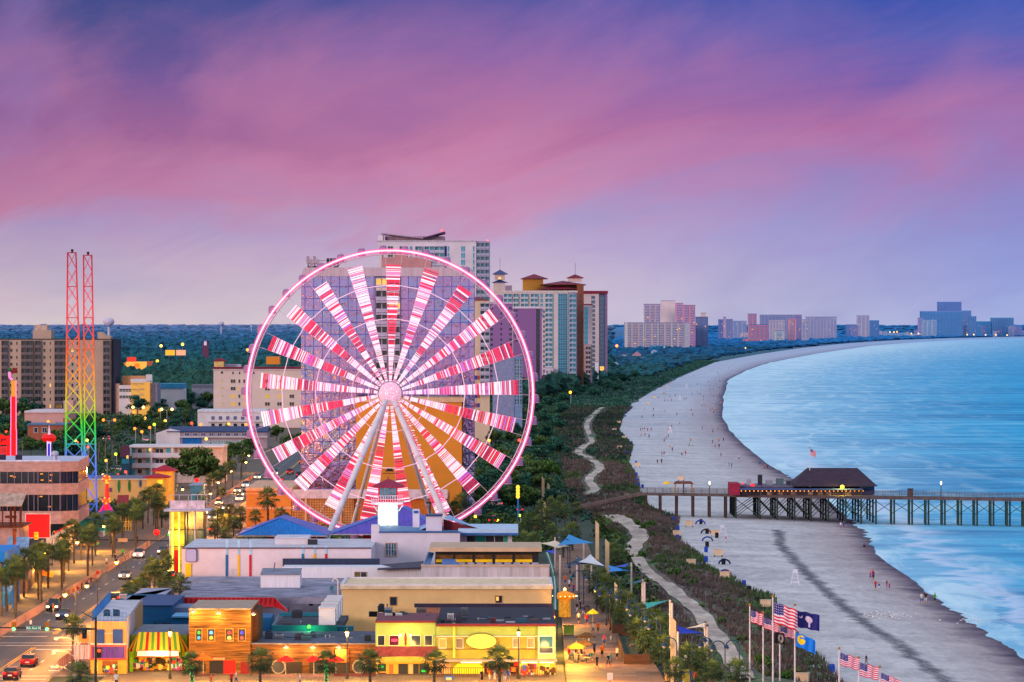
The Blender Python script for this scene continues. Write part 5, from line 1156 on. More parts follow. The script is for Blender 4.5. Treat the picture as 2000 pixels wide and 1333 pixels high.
blk(t,'terrace_wall',505,640,1319,Y-5,.4,M(S(150,110,120),.8,.4,1,stretch=(.3,1,5)));blk(t,'terrace_wall',652,733,1316,Y-4,.4,M(S(96,50,60),.8,.4,1,stretch=(.3,1,5)));blk(t,'terrace_wall',382,418,1316,Y-4,.4,M(S(96,60,64),.8,.4,1,stretch=(.3,1,5)));
for px,lab in((559,'red lamp over the left umbrella of the low plank bar'),(611,'red lamp in the middle of the low plank bar'),(662,'red lamp over the orange blind of the low plank bar')):gooseneck(px,1264,Y+.3,lab=lab)
def parasol(loc,r,mat,label,name='parasol',pole=2.3):
 u=thing(name,label,'parasol',loc);mb=MB();q=Vector(loc);n=8
 top=q+Vector((0,0,pole+.55));rim=[q+Vector((r*math.cos(2*math.pi*k/n),r*math.sin(2*math.pi*k/n),pole))for k in range(n)]
 mb.add(rim+[top]+[p-Vector((0,0,.18))for p in rim],[(k,(k+1)%n,n)for k in range(n)]+[(n+1+k,n+1+(k+1)%n,(k+1)%n,k)for k in range(n)],mat);mb.build('canopy',u)
 mb=MB();mb.tube(q,top+Vector((0,0,.1)),.04,M(S(200,180,160),.5),5);mb.build('pole',u);mb=MB();mb.lathe([(.4,0),(.4,.08),(.05,.12)],q,DARK,8);mb.build('base',u);return u
rp=M(S(226,12,14),.7,.08,1,em=.18)
for px,lab in((558,'red parasol before the round window of the plank bar'),(613,'red parasol in the middle of the plank bar terrace'),(656,'red parasol below the orange blind of the plank bar')):parasol((QX(px,Y-2.5),Y-2.5,QZ(1316,Y-2.5)-.6),1.05,rp,lab)
parasol((QX(397,Y-2.5),Y-2.5,QZ(1316,Y-2.5)-.4),1.25,M(S(236,84,14),.7,.08,1,em=.2),'orange parasol by the door of the tall plank building')
gw=M(S(150,172,92),.75,.1,.4);Y=YF
t=thing('restaurant','pale green restaurant with dark brick band and a lobster lamp over its windows','restaurant',at_base(733,851,Y))
blk(t,'wall',733.5,851,1217,Y,14,gw,roof=M(S(84,76,92),.8));blk(t,'coping',733,851.5,1213,Y-.2,14.4,M(S(110,24,44),.6),1217);blk(t,'brick_band',733.2,853,1263,Y-.12,.12,M(S(120,52,60),.85,.25,2.5),1283)
for a,b_,m_ in((738,751,GLASS),(761,779,M(S(70,6,40),.3)),(803,821,GLASS),(830,844,GLASS)):frame4(t,'window_frame',a-.8,b_+.8,1241,1261.5,Y,M(S(236,216,200),.6),.9,.12);panel(t,'pane',a,b_,1242,1260.5,Y,m_,.03)
mb=MB();q=Q(770,1251,Y-.1);mb.lathe([(.01,-.2),(.38,-.16),(.38,.16),(.01,.2)],q,E(S(255,30,90),1.4,True),12);mb.build('neon_sign',t)
mb=MB();q=Q(792,1248,Y-.15);dr=M(S(96,16,30),.5);mb.lathe([(.10,-.75),(.16,-.6),(.12,-.3),(.19,0),(.15,.4),(.05,.7)],q,dr,8)
for s_ in(-1,1):mb.path([q+Vector((0,0,.6)),q+Vector((.28*s_,0,1.0)),q+Vector((.52*s_,0,.85)),q+Vector((.62*s_,0,.55))],.04,dr,4)
tag(mb.build('lamp_bracket',t),'dark red lobster shaped lamp bracket')
for s_ in(-1,1):
 mb=MB();mb.ball(q+Vector((.62*s_,0,.42)),.15,E(S(255,246,210),2.5),8,6);mb.build('lamp_globe',t)
point_light('restaurant_lamp_light',q+Vector((0,-.9,.3)),(1,.86,.3),260)
blk(t,'canopy',738,851,1284,Y-1.2,1.2,M(S(206,166,66),.7),1294);blk(t,'lit_front',735,850,1294.2,Y-.05,.05,E(S(246,166,40),.75,True))
for a,b_,y0,y1,m_ in((738,754,1297,1312,M(S(30,60,40),.4,em=.2)),(738,754,1314,1332,M(S(90,20,50),.4,.3,2,em=.5)),(760,768,1298,1322,M(S(206,110,60),.6)),(778,797,1297,1318,DARK),(799,806,1297,1333,M(S(214,180,130),.5)),(807,818,1297,1330,DARK),(819,838,1297,1330,DARK)):panel(t,'shop_window',a,b_,y0,y1,Y-.06,m_,.1)
mb=MB();mb.ball(Q(745,1303,Y-.25),.3,E(S(60,230,90),1.0),8,5,.5);mb.build('neon_sign',t);mb=MB();mb.ball(Q(745,1324,Y-.25),.38,E(S(255,30,110),1.0),8,5,.5);mb.build('neon_sign',t);mb=MB();mb.ball(Q(827,1311,Y-.25),.3,E(S(40,240,60),1.0),8,5,.5);mb.build('neon_sign',t)
t=thing('restaurant','yellow green restaurant with blank oval sign and glazed corner by the boardwalk','restaurant',at_base(851,1085,Y))
mb=MB();mb.prism([(QX(851.5,Y),Y+.1),(QX(1050,Y),Y+.1),(QX(1050,Y),Y-.6),(QX(1085,Y),Y-.6),(QX(1080,Y+34),Y+34),(QX(851.5,Y),Y+34)],-.1,QZ(1223,Y),M(S(170,160,66),.75,.14,.4),M(S(40,34,54),.8,.3,.5));mb.build('wall',t)
blk(t,'upper_wall',851.5,1050,1224,Y-.1,.2,gw,1243);blk(t,'corner_wall',1050.3,1085.3,1224,Y-.9,.3,M(S(166,196,140),.75),1288);blk(t,'coping',851.5,1086,1219,Y-1.0,.8,M(S(110,24,44),.6),1224);blk(t,'ledge',851.5,1050,1242.5,Y-.45,.5,M(S(226,206,190),.6),1244.5);blk(t,'string_course',851.5,1050,1267.5,Y-.08,.2,M(S(110,60,40),.6),1269)
for a,b_,y0,m_ in((858,871,1247,M(S(206,160,90),.4)),(891,904,1247,M(S(110,96,90),.3)),(1002,1014,1246,M(S(150,140,120),.3)),(1030,1043,1246,M(S(150,130,100),.3))):frame4(t,'window_frame',a-1,b_+1,y0,y0+20,Y+.08,M(S(244,222,206),.6),1.2,.16);panel(t,'pane',a,b_,y0+1,y0+19,Y+.08,m_,.04)
frame4(t,'window_frame',1052,1081,1242,1277,Y-.9,M(S(236,226,230),.6),1.4,.16);panel(t,'pane',1053.5,1079.5,1243.5,1264,Y-.9,M(S(30,110,136),.15,.3,.6,spec=.6),.05);panel(t,'pane',1053.5,1079.5,1266,1275.5,Y-.9,M(S(60,60,90),.2),.05)
tubes(t,'drain_pipe',[(Q(887,1285,Y-.35),Q(887,1217,Y-.35))],.17,M(S(196,196,90),.6),8)
mb=MB();c=Q(940,1253,Y-.6);ov=[(c.x+30.5*Y/F*math.cos(a),c.z+15.5*Y/F*math.sin(a))for a in[2*math.pi*k/40 for k in range(40)]];mb.slab(ov,Y-.6,Y-.4,'y',M(S(60,46,40),.6));sg=mb.build('oval_sign',t)
mb=MB();ov=[(c.x+29.3*Y/F*math.cos(a),c.z+14.4*Y/F*math.sin(a))for a in[2*math.pi*k/40 for k in range(40)]];mb.slab(ov,Y-.66,Y-.605,'y',M(S(250,196,84),.6,.03,.5,em=.4));mb.build('sign_face',sg)
blk(t,'canopy',851,1088,1289,Y-1.6,1.4,M(S(190,160,150),.7),1293);blk(t,'pale_panel',853,880,1296,Y+.02,.06,M(S(236,176,110),.7,em=.25),1325)
mb=MB();pts=[(QX(885,Y),QZ(1325,Y)),(QX(945,Y),QZ(1325,Y)),(QX(945,Y),QZ(1305,Y)),(QX(936,Y),QZ(1297,Y)),(QX(894,Y),QZ(1297,Y)),(QX(885,Y),QZ(1305,Y))];mb.slab(pts,Y-.1,Y+.05,'y',E(S(246,214,20),.95,True));tag(mb.build('lit_sign',t),'arched yellow lit sign panel')
blk(t,'bar_opening',946,1012,1296,Y+.02,.06,M((.035,.012,.012),.6),1326);goods(t,948,1010,1297,1310,Y-.05,26,8,[(200,30,20),(250,120,30),(120,20,60),(90,90,40)]);blk(t,'lit_front',1014,1085,1295,Y-.92,.06,E(S(250,180,40),.9,True));goods(t,1018,1046,1299,1322,Y-1.0,30,9,PAL);goods(t,1054,1082,1299,1325,Y-1.0,30,10,[(90,50,20),(250,220,120),(40,40,30)])
for a,b_ in((900,941),(1018,1050),(1054,1082)):tubes(t,'tube_light',[(Q(a,1294.4,Y-1.3),Q(b_,1294.4,Y-1.3))],.07,E(S(255,240,190),2.2,True),5)
Y2=YF-4.5;f=thing('terrace_fence','brown plank fence closing the restaurant terrace','fence',at_base(853,1075,Y2));mb=MB();fw=M(S(116,66,44),.8,.3,1.5)
for a,b_ in((853,1000),(1000,1072)):
 railing(mb,(QX(a,Y2),Y2,0),(QX(b_,Y2),Y2,0),1.25,fw,.28,(1,.12),.05)
mb.build('fence_panel',f)
for k,px in enumerate((560,690,440,330,230,800,905,985,1065)):point_light('shop_front_light',(QX(px,YF-5),YF-5,3.4),WARM,430 if px>700 else 700,r=.5)
for px in(210,300,400,500,600,700,820,930,1040):point_light('square_fill_light',(QX(px,495),495,2.0),(1,.45,.05),1700,r=.5)  # low amber fills added to colour the paving, no lamps here
point_light('gift_shop_light',(QX(310,YF),YF+1.5,2.6),(1,.7,.25),420,r=.4)
def ac_unit(px,py,Y,w,h,d,mat,label,kind=0):
 u=thing('air_conditioner',label,'air conditioner',Q(px,py,Y),'air conditioners on the flat roofs');q=Q(px,py,Y);mb=MB();mb.box(q.x-w/2,q.x+w/2,Y,Y+d,q.z,q.z+h,mat);mb.build('casing',u)
 mb=MB()
 if kind==0:mb.lathe([(w*.36,h),(w*.36,h+.1),(w*.2,h+.12)],(q.x,Y+d/2,q.z),DARK,10)
 for k in range(5):mb.box(q.x-w*.42,q.x+w*.42,Y-.05,Y-.004,q.z+h*(.15+.15*k),q.z+h*(.21+.15*k),DARK)
 mb.build('grille',u);return u
gg=M(S(70,110,120),.6,.15,1);lg=M(S(206,200,206),.6,.12,1);dg=M(S(66,62,82),.7,.2,1)
t=thing('brick_parapet','orange brick parapet wall with dark capping behind the green restaurants','wall',at_base(812,1080,541));Y=541.
mb=MB();mb.slab([(Y,QZ(1208,Y)),(Y,QZ(1204,Y)),(Y+9,QZ(1187,Y+9)),(Y+9.4,QZ(1208,Y))],QX(812,Y),QX(1084,Y),'x',M(S(176,92,50),.85,.3,1.2));mb.build('sloped_brickwork',t);blk(t,'capping',809,1080,1179.5,Y+9.6,.5,M(S(56,46,70),.7),1187);blk(t,'low_parapet',912,1079,1200,Y-3,.3,M(S(226,216,222),.8,.2,.6),1208)
for k in range(6):blk(t,'strut',934+26*k,936+26*k,1199,Y-3.4,.3,DARK,1208)
Y=562.;t=thing('hall','long peach hall with white parapet and two dark square windows','hall',at_base(665,1080,Y));pe=M(S(246,196,134),.75,.07,.25)
blk(t,'wall',667,1077,1151,Y,16,pe);blk(t,'cornice',664.5,1080,1144.5,Y-.5,16.8,M(S(244,206,166),.7),1151.2);mb=MB()
for a,b_,y0,y1 in((665,1079,Y-.3,Y+.2),(665,1079,Y+15.4,Y+15.9)):mb.box(QX(a,Y),QX(b_,Y),y0,y1,QZ(1144.5,Y)+.002,QZ(1144.5,Y)+.25,wt)
for px in(665,1073):mb.box(QX(px,Y),QX(px+6,Y),Y+.21,Y+15.39,QZ(1144.5,Y)+.002,QZ(1144.5,Y)+.25,wt)
mb.build('parapet_frame',t);blk(t,'roof',671,1073,1144.3,Y+.5,14.8,M(S(222,226,244),.8,.12,.3),1144.45)
cells(t,'window',[(760,777,1165,1184),(966,982.5,1163,1179)],Y,M(S(214,160,110),.7),GLASS);mb=MB();q=Q(972,1171,Y-.05);mb.box(q.x-.2,q.x+.15,q.y-.03,q.y,q.z-.2,q.z+.35,LITW);mb.build('lit_window',t)
for k,(a,b_,y0,Y)in enumerate(((622,655,1187,520),(627,660,1179.5,528),(633,664,1172.5,536),(638,668,1166.5,544))):
 u=thing('roof_hut','white slatted ventilation hut on the roof, %s of four in a receding row'%('nearest','second','third','farthest')[k],'ventilation hut',at_base(a,b_,Y),'white ventilation huts in a row');u.location.z=4.2
 blk(u,'wall',a+.5,b_-.5,y0+2,Y,3.6,M(S(232,228,238),.7,.12,2.0,stretch=(.2,1,8)),y0+34);blk(u,'lid',a-.5,b_+.5,y0,Y-.15,3.9,wt,y0+2.2)
Y=572.;t=thing('red_roof_building','low building with bright red ribbed metal roof edge behind the wooden bar','building',at_base(315,540,Y));rr_=M(S(206,14,24),.5,.1,.5,stretch=(2,1,.2))
mb=MB();x0,x1=QX(310,Y),QX(536,Y);z0,z1=QZ(1186,Y),QZ(1168,Y);mb.slab([(Y,z0),(Y+.5,z1),(Y+1,z1),(Y+.5,z0)],x0,x1,'x',rr_)
for k in range(26):x=x0+(x1-x0)*k/25;mb.box(x-.05,x+.05,Y+.1,Y+.3,z0,z1,M(S(150,8,18),.5))
mb.build('metal_fascia',t);blk(t,'wall',310,562,1186.5,Y+.6,3,M(S(120,116,140),.85,.2,.4));mb=MB();a,b_=Q(536,1168,Y+1),Q(562,1192,Y-8);mb.add([Q(536,1168,Y+1),Q(536,1186,Y),Q(563,1196,Y-8),Q(561,1190,Y-6)],[(0,1,2,3)],rr_);mb.build('side_fascia',t)
blk(t,'flat_roof',345,668,1166.5,Y+3.2,30,M(S(140,136,158),.85,.35,.35),1180)
t=thing('flat_roof_building','grey flat roofed building with clutter between the red roof and long white wall','building',at_base(360,660,612));blk(t,'wall',345,668,1147,612.,26,M(S(150,146,168),.85,.25,.3),roof=M(S(150,144,164),.85,.35,.35));blk(t,'parapet',372,512,1148,611.6,.3,M(S(110,112,140),.8),1156)
for k in range(12):blk(t,'strut',376+11.5*k,377.2+11.5*k,1147,611.2,.3,DARK,1157)
t=thing('teal_roof_building','low roof with turquoise edge walls and a green floodlight','building',at_base(505,665,534));tl=M(S(36,120,140),.75,.15,.5)
blk(t,'wall',507,529,1207,534.,8,bluw);blk(t,'edge_wall',530,658,1222,530.,.5,tl,1236);mb=MB();mb.add([Q(530,1222,530.),Q(545,1198,552.),Q(545,1204,552.),Q(530,1236,530.)],[(0,3,2,1)],M(S(150,190,206),.7));mb.build('side_parapet',t);blk(t,'roof',531,664,1232,530.6,28,M(S(60,64,78),.85,.4,.5),1240);blk(t,'back_wall',545,625,1197,556.,.5,tl,1204);blk(t,'tank',655,690,1224,531.,1.5,tl,1236)
mb=MB();mb.ball(Q(603.5,1224.5,529.6),.24,E(S(90,255,60),3.0,True),10,6);tag(mb.build('flood_lamp',t),'green floodlight');point_light('green_flood_light',Q(603.5,1224,528.6),(.1,1,.25),220)
mb=MB();rr2=random.Random(4);P_=[]
for i in range(13):
 for j in range(4):P_.append(Q(532+6*i,1238+5*j+rr2.uniform(-1.5,1.5),529.4-rr2.uniform(0,.5)-j*.2))
mb.add(P_,[(i*4+j,i*4+j+1,i*4+j+5,i*4+j+4)for i in range(12)for j in range(3)],M(S(190,184,196),.8,.15,1));tag(mb.build('tarpaulin',t),'crumpled grey tarpaulin over the edge wall')
t=thing('container_hut','white corrugated hut with grey lid on the flat roof','hut',at_base(510,585,596));Y=596.;t.location.z=3;cw_=M(S(228,222,234),.7,.1,1.2,stretch=(6,1,.2));blk(t,'wall',509,586,1122,Y,5,cw_,1166);mb=MB();mb.slab([(Y-.2,QZ(1123.5,Y)),(Y-.2,QZ(1122,Y)),(Y+5.2,QZ(1114,Y)),(Y+5.2,QZ(1115.5,Y))],QX(508.5,Y),QX(586.5,Y),'x',M(S(130,130,150),.7,.2,.8));mb.build('roof',t);tubes(t,'flue',[(Q(535,1114,Y+3),Q(537,1099,Y+3))],.1,M(S(120,110,130),.5))
Y=642.;ww_=M(S(228,210,222),.75,.08,.25);t=thing('white_hall','long white hall with blue, yellow and red scalloped strips down its wall','hall',at_base(355,735,Y))
blk(t,'wall',355,725,1072,Y,30,ww_,roof=M(S(206,198,210),.8,.15,.3));blk(t,'capping',354.5,725,1070,Y-.2,.6,M(S(96,66,84),.6),1072.2)
for px,c,y0,y1 in((443,(20,100,160),1084,1150),(466,(246,190,30),1084,1136),(489,(214,30,50),1084,1136),(591.5,(20,110,150),1082,1091),(614.5,(240,180,30),1082,1091),(637,(206,30,50),1082,1091)):
 mb=MB();x=QX(px,Y);w_=.16;n=max(2,int((y1-y0)/5));left_,right_=[],[]
 for k in range(n*2+1):z=QZ(y1-(y1-y0)*k/(2*n),Y);s_=w_+.06*(k%2);left_.append((x-s_,z));right_.append((x+s_,z))
 mb.slab(left_+right_[::-1],Y-.12,Y-.01,'y',M(S(*c),.6,.08,1));mb.build('scalloped_strip',t);blk(t,'notch',px-2.2,px+2.2,1055 if px<560 else 1066,Y-.1,.1,M(S(170,210,236),.6),y0-.5)
mb=MB();x0,x1,z0,z1=QX(363,Y),QX(384.5,Y),QZ(1098,Y),QZ(1072,Y);r=.35;pts=[]
for cx_,cz_,a0 in((x1-r,z1-r,0),(x0+r,z1-r,90),(x0+r,z0+r,180),(x1-r,z0+r,270)):pts+=[(cx_+r*math.cos(math.radians(a0+22.5*k)),cz_+r*math.sin(math.radians(a0+22.5*k)))for k in range(5)]
mb.slab(pts,Y-.4,Y-.1,'y',M(S(66,66,110),.6));sg=mb.build('blank_sign',t);mb=MB();cx_,cz_=(x0+x1)/2,(z0+z1)/2;mb.slab([(cx_+(p[0]-cx_)*.92,cz_+(p[1]-cz_)*.92)for p in pts],Y-.45,Y-.405,'y',M(S(176,172,220),.6,.04,1));mb.build('sign_face',sg)
panel(t,'yellow_sign',362,373.5,1101,1134,Y,M(S(250,190,10),.6,.05,1,em=.15),.25);panel(t,'blank_door',447,462,1111,1150,Y,M(S(214,200,214),.8),.05)
blk(t,'roof_shed',537,602,1052,Y+12,8,wt,1068);blk(t,'roof_shed_lid',536,603,1050,Y+11.7,8.6,M(S(214,206,220),.7),1052);blk(t,'dark_hatch',601,620,1054,Y+11.5,.4,DARK,1068);blk(t,'back_parapet',400,724,1057,Y+29,.6,ww_,1068);
blk(t,'navy_awning',552,741,1092,Y-1.4,1.3,M(S(40,52,84),.6,.2,.8,stretch=(3,1,.2)),1107.5)
t2=thing('corrugated_annex','white corrugated annex under the navy awning with small yellowish window','building',at_base(552,735,634));blk(t2,'wall',552,831,1108,634.,6,cw_);frame4(t2,'window_frame',692,716.5,1117,1134,634.,M(S(190,150,140),.7),1.2,.15);panel(t2,'pane',693,703.6,1118,1133,634.,M(S(120,100,70),.3,.4,2),.05);panel(t2,'pane',705,715.5,1118,1133,634.,M(S(60,60,60),.3,.4,2),.05)
mb=MB();mb.add([Q(737,1112,632.),Q(823,1108,632.),Q(829,1096,641.),Q(741,1103,641.),Q(737,1114,632.),Q(823,1110,632.)],[(0,1,2,3),(4,5,1,0)],M(S(60,54,80),.7,.25,.6));mb.build('lean_to_roof',t2)
Y=662.;t=thing('white_block','white walled block with a paned double window below the lighthouse tower','building',at_base(725,900,Y));blk(t,'wall',725,898,1041,Y,22,ww_,roof=M(S(90,130,176),.7));blk(t,'coping',740,899,1038.5,Y-.2,.7,M(S(40,90,150),.6),1041.2);blk(t,'corner_pier',725,741,1026,Y+.3,3,ww_,1041);blk(t,'chimney',832,863,1009,Y+6,4,ww_);blk(t,'chimney_cap',831,864,1006,Y+5.7,4.6,M(S(40,66,110),.6),1009);blk(t,'thin_chimney',806,819,996,Y+18,3,ww_);blk(t,'vent_opening',808,817,998,Y+17.9,.1,M(S(40,90,160),.5),1003)
frame4(t,'window_frame',752,775,1060,1087,Y,M(S(214,170,150),.7),1.6,.2)
for a,b_ in((754,763),(765,773.5)):
 for j in range(2):panel(t,'pane',a,b_,1062+12*j,1073+12*j,Y,M(S(70,100,120),.2,.5,2,em=.2),.06)
 mb=MB();xm=QX((a+b_)/2,Y);mb.box(xm-.04,xm+.04,Y-.12,Y-.065,QZ(1085,Y),QZ(1062,Y),wt);mb.build('glazing_bar',t)
for a in(867,889):panel(t,'slit_window',a,a+3.5,1061,1069,Y,DARK,.05)
Y=668.;t=thing('restaurant','white restaurant with pale blue roofs, turquoise panels and dark sliding windows','restaurant',at_base(898,1012,Y));blk(t,'wall',899,1000,1046,Y+1,14,M(S(220,204,214),.75));blk(t,'flat_roof',895,1012,1034,Y-1.5,18,M(S(186,206,232),.6,.08,.3),1041.5);blk(t,'fascia',894.5,1012.5,1041.5,Y-1.7,18.4,M(S(50,100,160),.6),1046)
for a,b_,m_ in((929,948,M(S(24,150,130),.7)),(984,991,M(S(30,160,120),.7)),(912,928,DARK),(949,983,M((.02,.02,.03),.3))):panel(t,'front_panel',a,b_,1047.5,1068,Y+1,m_,.08)
mb=MB();mb.box(QX(965,Y),QX(966.5,Y),Y+.8,Y+.9,QZ(1068,Y),QZ(1047,Y),wt);mb.build('mullion',t);blk(t,'red_edge',893,913,1065,Y-.4,.3,redm,1068)
mb=MB()
lb=M(S(150,182,222),.6,.1,.4,stretch=(3,1,1));Yg=672.
mb.add([Q(816,1038,Yg-2),Q(860,1018,Yg-2),Q(860,1013,Yg+12),Q(812,1031,Yg+12)],[(0,1,2,3)],lb);mb.add([Q(866,1012,Yg-1),Q(960,1040,Yg-4),Q(940,1035,Yg+16),Q(878,1006,Yg+10)],[(0,1,2,3)],lb);mb.add([Q(866,1014,Yg-1),Q(958,1042,Yg-4),Q(866,1042,Yg-1)],[(0,1,2)],M(S(110,20,30),.7));mb.build('gable_roof',t)
mb=MB()
for k in range(6):mb.tube(Q(960+8*k,1033,Y+16),Q(960+8*k,1029.5,Y+16),.06,lb,4)
mb.box(QX(950,Y),QX(1002,Y),Y+16,Y+16.4,QZ(1034,Y),QZ(1029,Y+16)+.2,lb,M(S(40,100,170),.6));mb.build('back_parapet',t)
Y=692.;t=thing('lighthouse_tower','mock lighthouse with glowing white cube under a red lantern room','tower',at_base(727,785,Y));blk(t,'shaft',738,777,986,Y+.1,3.2,M(S(200,214,214),.6,em=.2));frame4(t,'shaft_frame',738,777,985,1027,Y,M(S(206,226,220),.6),3.0,.3);panel(t,'lit_panel',741.5,773.5,988,1024,Y+.05,E(S(250,255,255),1.6,True),.1)
blk(t,'gallery',725,787,982,Y-1.6,6.4,M(S(236,206,220),.6),986);mb=MB();z=QZ(982,Y);railing(mb,(QX(726,Y),Y-1.5,z),(QX(786,Y),Y-1.5,z),1.2,M(S(244,190,206),.5,em=.2),.4,(1,.5,.1),.05);mb.build('gallery_railing',t);blk(t,'lantern_room',738.5,775.5,950,Y,3.2,M(S(214,20,60),.6,em=.25),982);
for k in range(4):panel(t,'lantern_window',742+8.2*k,748.6+8.2*k,953,975,Y,M(S(60,150,170),.2,.3,1,spec=.6),.06)
hip(t,'roof',731,785,950,937,Y-.5,4.2,M(S(150,30,70),.6,.15,1,stretch=(4,1,1)),.3);tubes(t,'finial',[(Q(758,937,Y+2),Q(758,931,Y+2))],.07,DARK)
for s_ in(-1,1):tubes(t,'bracket',[(Q(758+20*s_,1000,Y),Q(758+29*s_,987,Y-1))],.1,wt)
point_light('lighthouse_light',Q(757,1006,Y-3),(.9,1,1),500,r=.6)
for lab,pts,ridge,c,Y,D_ in(('station building with bright blue gabled metal roof at the wheel foot',(464,640,1046),(548,1012),(30,120,210),738.,20),('violet blue gabled metal roof between the wheel leg and the lighthouse',(648,872,1043),(790,992),(96,84,190),708.,16)):
 t=thing('roofed_pavilion',lab,'pavilion',at_base(pts[0],pts[1],Y));m_=M(S(*c),.5,.2,1.2,stretch=(4,1,.3));m2=M(S(30,90,190),.5,.15,1.2,stretch=(4,1,.3))
 mb=MB();A_,B2,R_=Q(pts[0],pts[2],Y),Q(pts[1],pts[2],Y),Q(ridge[0],ridge[1],Y+3)
 v=[A_,B2,R_,A_+Vector((-.4,D_,0)),B2+Vector((.4,D_,0)),R_+Vector((0,D_-6,0))];mb.add(v,[(0,1,2)],m_);mb.add(v,[(1,4,5,2),(3,0,2,5),(4,3,5)],m2);mb.tube(A_,R_,.12,m2,4);mb.tube(R_,B2,.12,m2,4);mb.build('roof',t);blk(t,'eaves',pts[0],pts[1],pts[2],Y+.2,D_-.5,M(S(190,190,214),.7),pts[2]+2.5)
 for u in(.12,.5,.88):px=pts[0]+(pts[1]-pts[0])*u;tubes(t,'post',[((QX(px,Y+1),Y+1,A_.z-.2),(QX(px,Y+1),Y+1,0))],.15,M(S(50,110,180),.6))
 blk(t,'ticket_booth',pts[0]+60,pts[1]-10,pts[2]+4,Y+6,6,M(S(150,20,40),.7))
Y=612.;t=thing('restaurant','restaurant with long black window band, yellow strips and grey concrete balcony wall','restaurant',at_base(825,1075,Y));blk(t,'balcony_wall',823,1073,1107,Y-2,3,M(S(196,184,196),.85,.22,.5,stretch=(2,1,.15)));blk(t,'balcony_coping',822,1074,1104.5,Y-2.2,3.3,M(S(206,170,150),.7),1107);blk(t,'wall',850,1052,1079,Y+5,12,M((.02,.018,.024),.5));blk(t,'roof',838,1058,1070,Y+2,16,M(S(206,170,140),.7,.12,.4),1078)
for k in range(5):
 a=855+39*k if k==0 else 850.5+39*k
 if k==0:a=852
 panel(t,'window',a,a+33,1084,1093,Y+5,M(S(110,70,30),.25,.4,1,em=.25),.06);panel(t,'yellow_strip',a,a+33,1093,1098.5,Y+5,M(S(246,186,10),.5,em=.35),.07)
mb=MB();mb.add([Q(827,1106,Y-1),Q(840,1104,Y-1),Q(848,1080,Y+6),Q(836,1078,Y+6)],[(0,1,2,3)],M(S(40,90,150),.4,.3,1));mb.build('side_screen',t);mb=MB();mb.add([Q(863,1104,Y-.6),Q(897,1104,Y-.6),Q(888,1092,Y+2),Q(863,1092,Y+2)],[(0,1,2,3)],M(S(90,120,180),.6));mb.build('awning',t)
mb=MB()
for k in range(9):mb.box(QX(895+18*k,Y),QX(908+18*k,Y),Y+.6,Y+1.4,QZ(1104.5,Y),QZ(1100,Y),M(S(170,160,180),.7))
tag(mb.build('table_frame',t),kind='stuff')
t=thing('slide_awning','long green and white striped curved awning down the boardwalk side of the halls','awning',at_base(1072,1095,600));mb=MB()
for i in range(8):
 y0,y1=1078+14*i,1078+14*(i+1);Ya=640-12*i;Yb=Ya-12
 m_=M(S(16,110,80),.7)if i%2==0 or i>4 else M(S(226,220,226),.7)
 xa=1064+16*math.sin(min(1,i/5)*1.57);xb=1064+16*math.sin(min(1,(i+1)/5)*1.57)
 mb.add([Q(xa,y0,Ya),Q(xa+8,y0+2,Ya),Q(xb+9,y1+2,Yb),Q(xb,y1,Yb)],[(3,2,1,0)],M(S(16,110,80),.7));mb.add([Q(xa+3,y0+.5,Ya-.1),Q(xa+5,y0+1,Ya-.1),Q(xb+5.5,y1+1,Yb-.1),Q(xb+3.5,y1+.5,Yb-.1)],[(3,2,1,0)],wt)
mb.build('canopy',t)
for px,py,Yt in((1082,1110,600),(1088,1170,560)):tubes(t,'post',[(Q(px,py,Yt),(QX(px,Yt),Yt,.3))],.08,DARK)
Y=862.;t=thing('parking_garage','orange parking garage with square lattice screen and pale cornice bands under the wheel','garage',at_base(480,875,Y));og2=M(S(226,138,62),.75,.08,.2);cb=M(S(236,176,140),.7)
blk(t,'wall',481,569,957,Y,40,og2,roof=M(S(150,130,150),.8));blk(t,'cornice',479,571,953,Y-.5,41,cb,959);blk(t,'lower_cornice',480,570,991,Y-.3,.4,cb,995);blk(t,'upper_band',480.5,569.5,964,Y-.2,.25,cb,966);blk(t,'rear_wall',570,873,974,Y+1.2,38,M(S(206,110,40),.8));blk(t,'beam',570,874,957,Y-.2,2,M(S(226,196,206),.7),974)
mb=MB();x0,x1,z0,z1=QX(571,Y),QX(690,Y),QZ(1032,Y),QZ(974,Y);lm=M(S(236,160,100),.7)
for k in range(38):x=x0+(x1-x0)*k/37;mb.box(x-.06,x+.06,Y+.2,Y+.3,z0,z1,lm)
for k in range(19):z=z0+(z1-z0)*k/18;mb.box(x0,x1,Y+.12,Y+.198,z-.06,z+.06,lm)
mb.build('lattice_screen',t);blk(t,'dark_interior',571,690,975,Y+.9,.2,M(S(120,66,40),.8,.4,.3));
for px in(598,666):tubes(t,'pier',[(Q(px,1032,Y),Q(px,974,Y))],.3,cb)
for px in(603,668):mb=MB();mb.ball(Q(px,995,Y+.5),.35,E(S(255,180,60),1.2),8,5);mb.build('bulkhead_lamp',t)
t=thing('street_lamp','dark T shaped lamp post against the orange hotel wall','street lamp',at_base(840,840,800));tubes(t,'pole',[(Q(840,1010,800.),Q(840,982,800.))],.14,DARK);tubes(t,'arm',[(Q(833,982,800.),Q(847,982,800.))],.2,DARK)
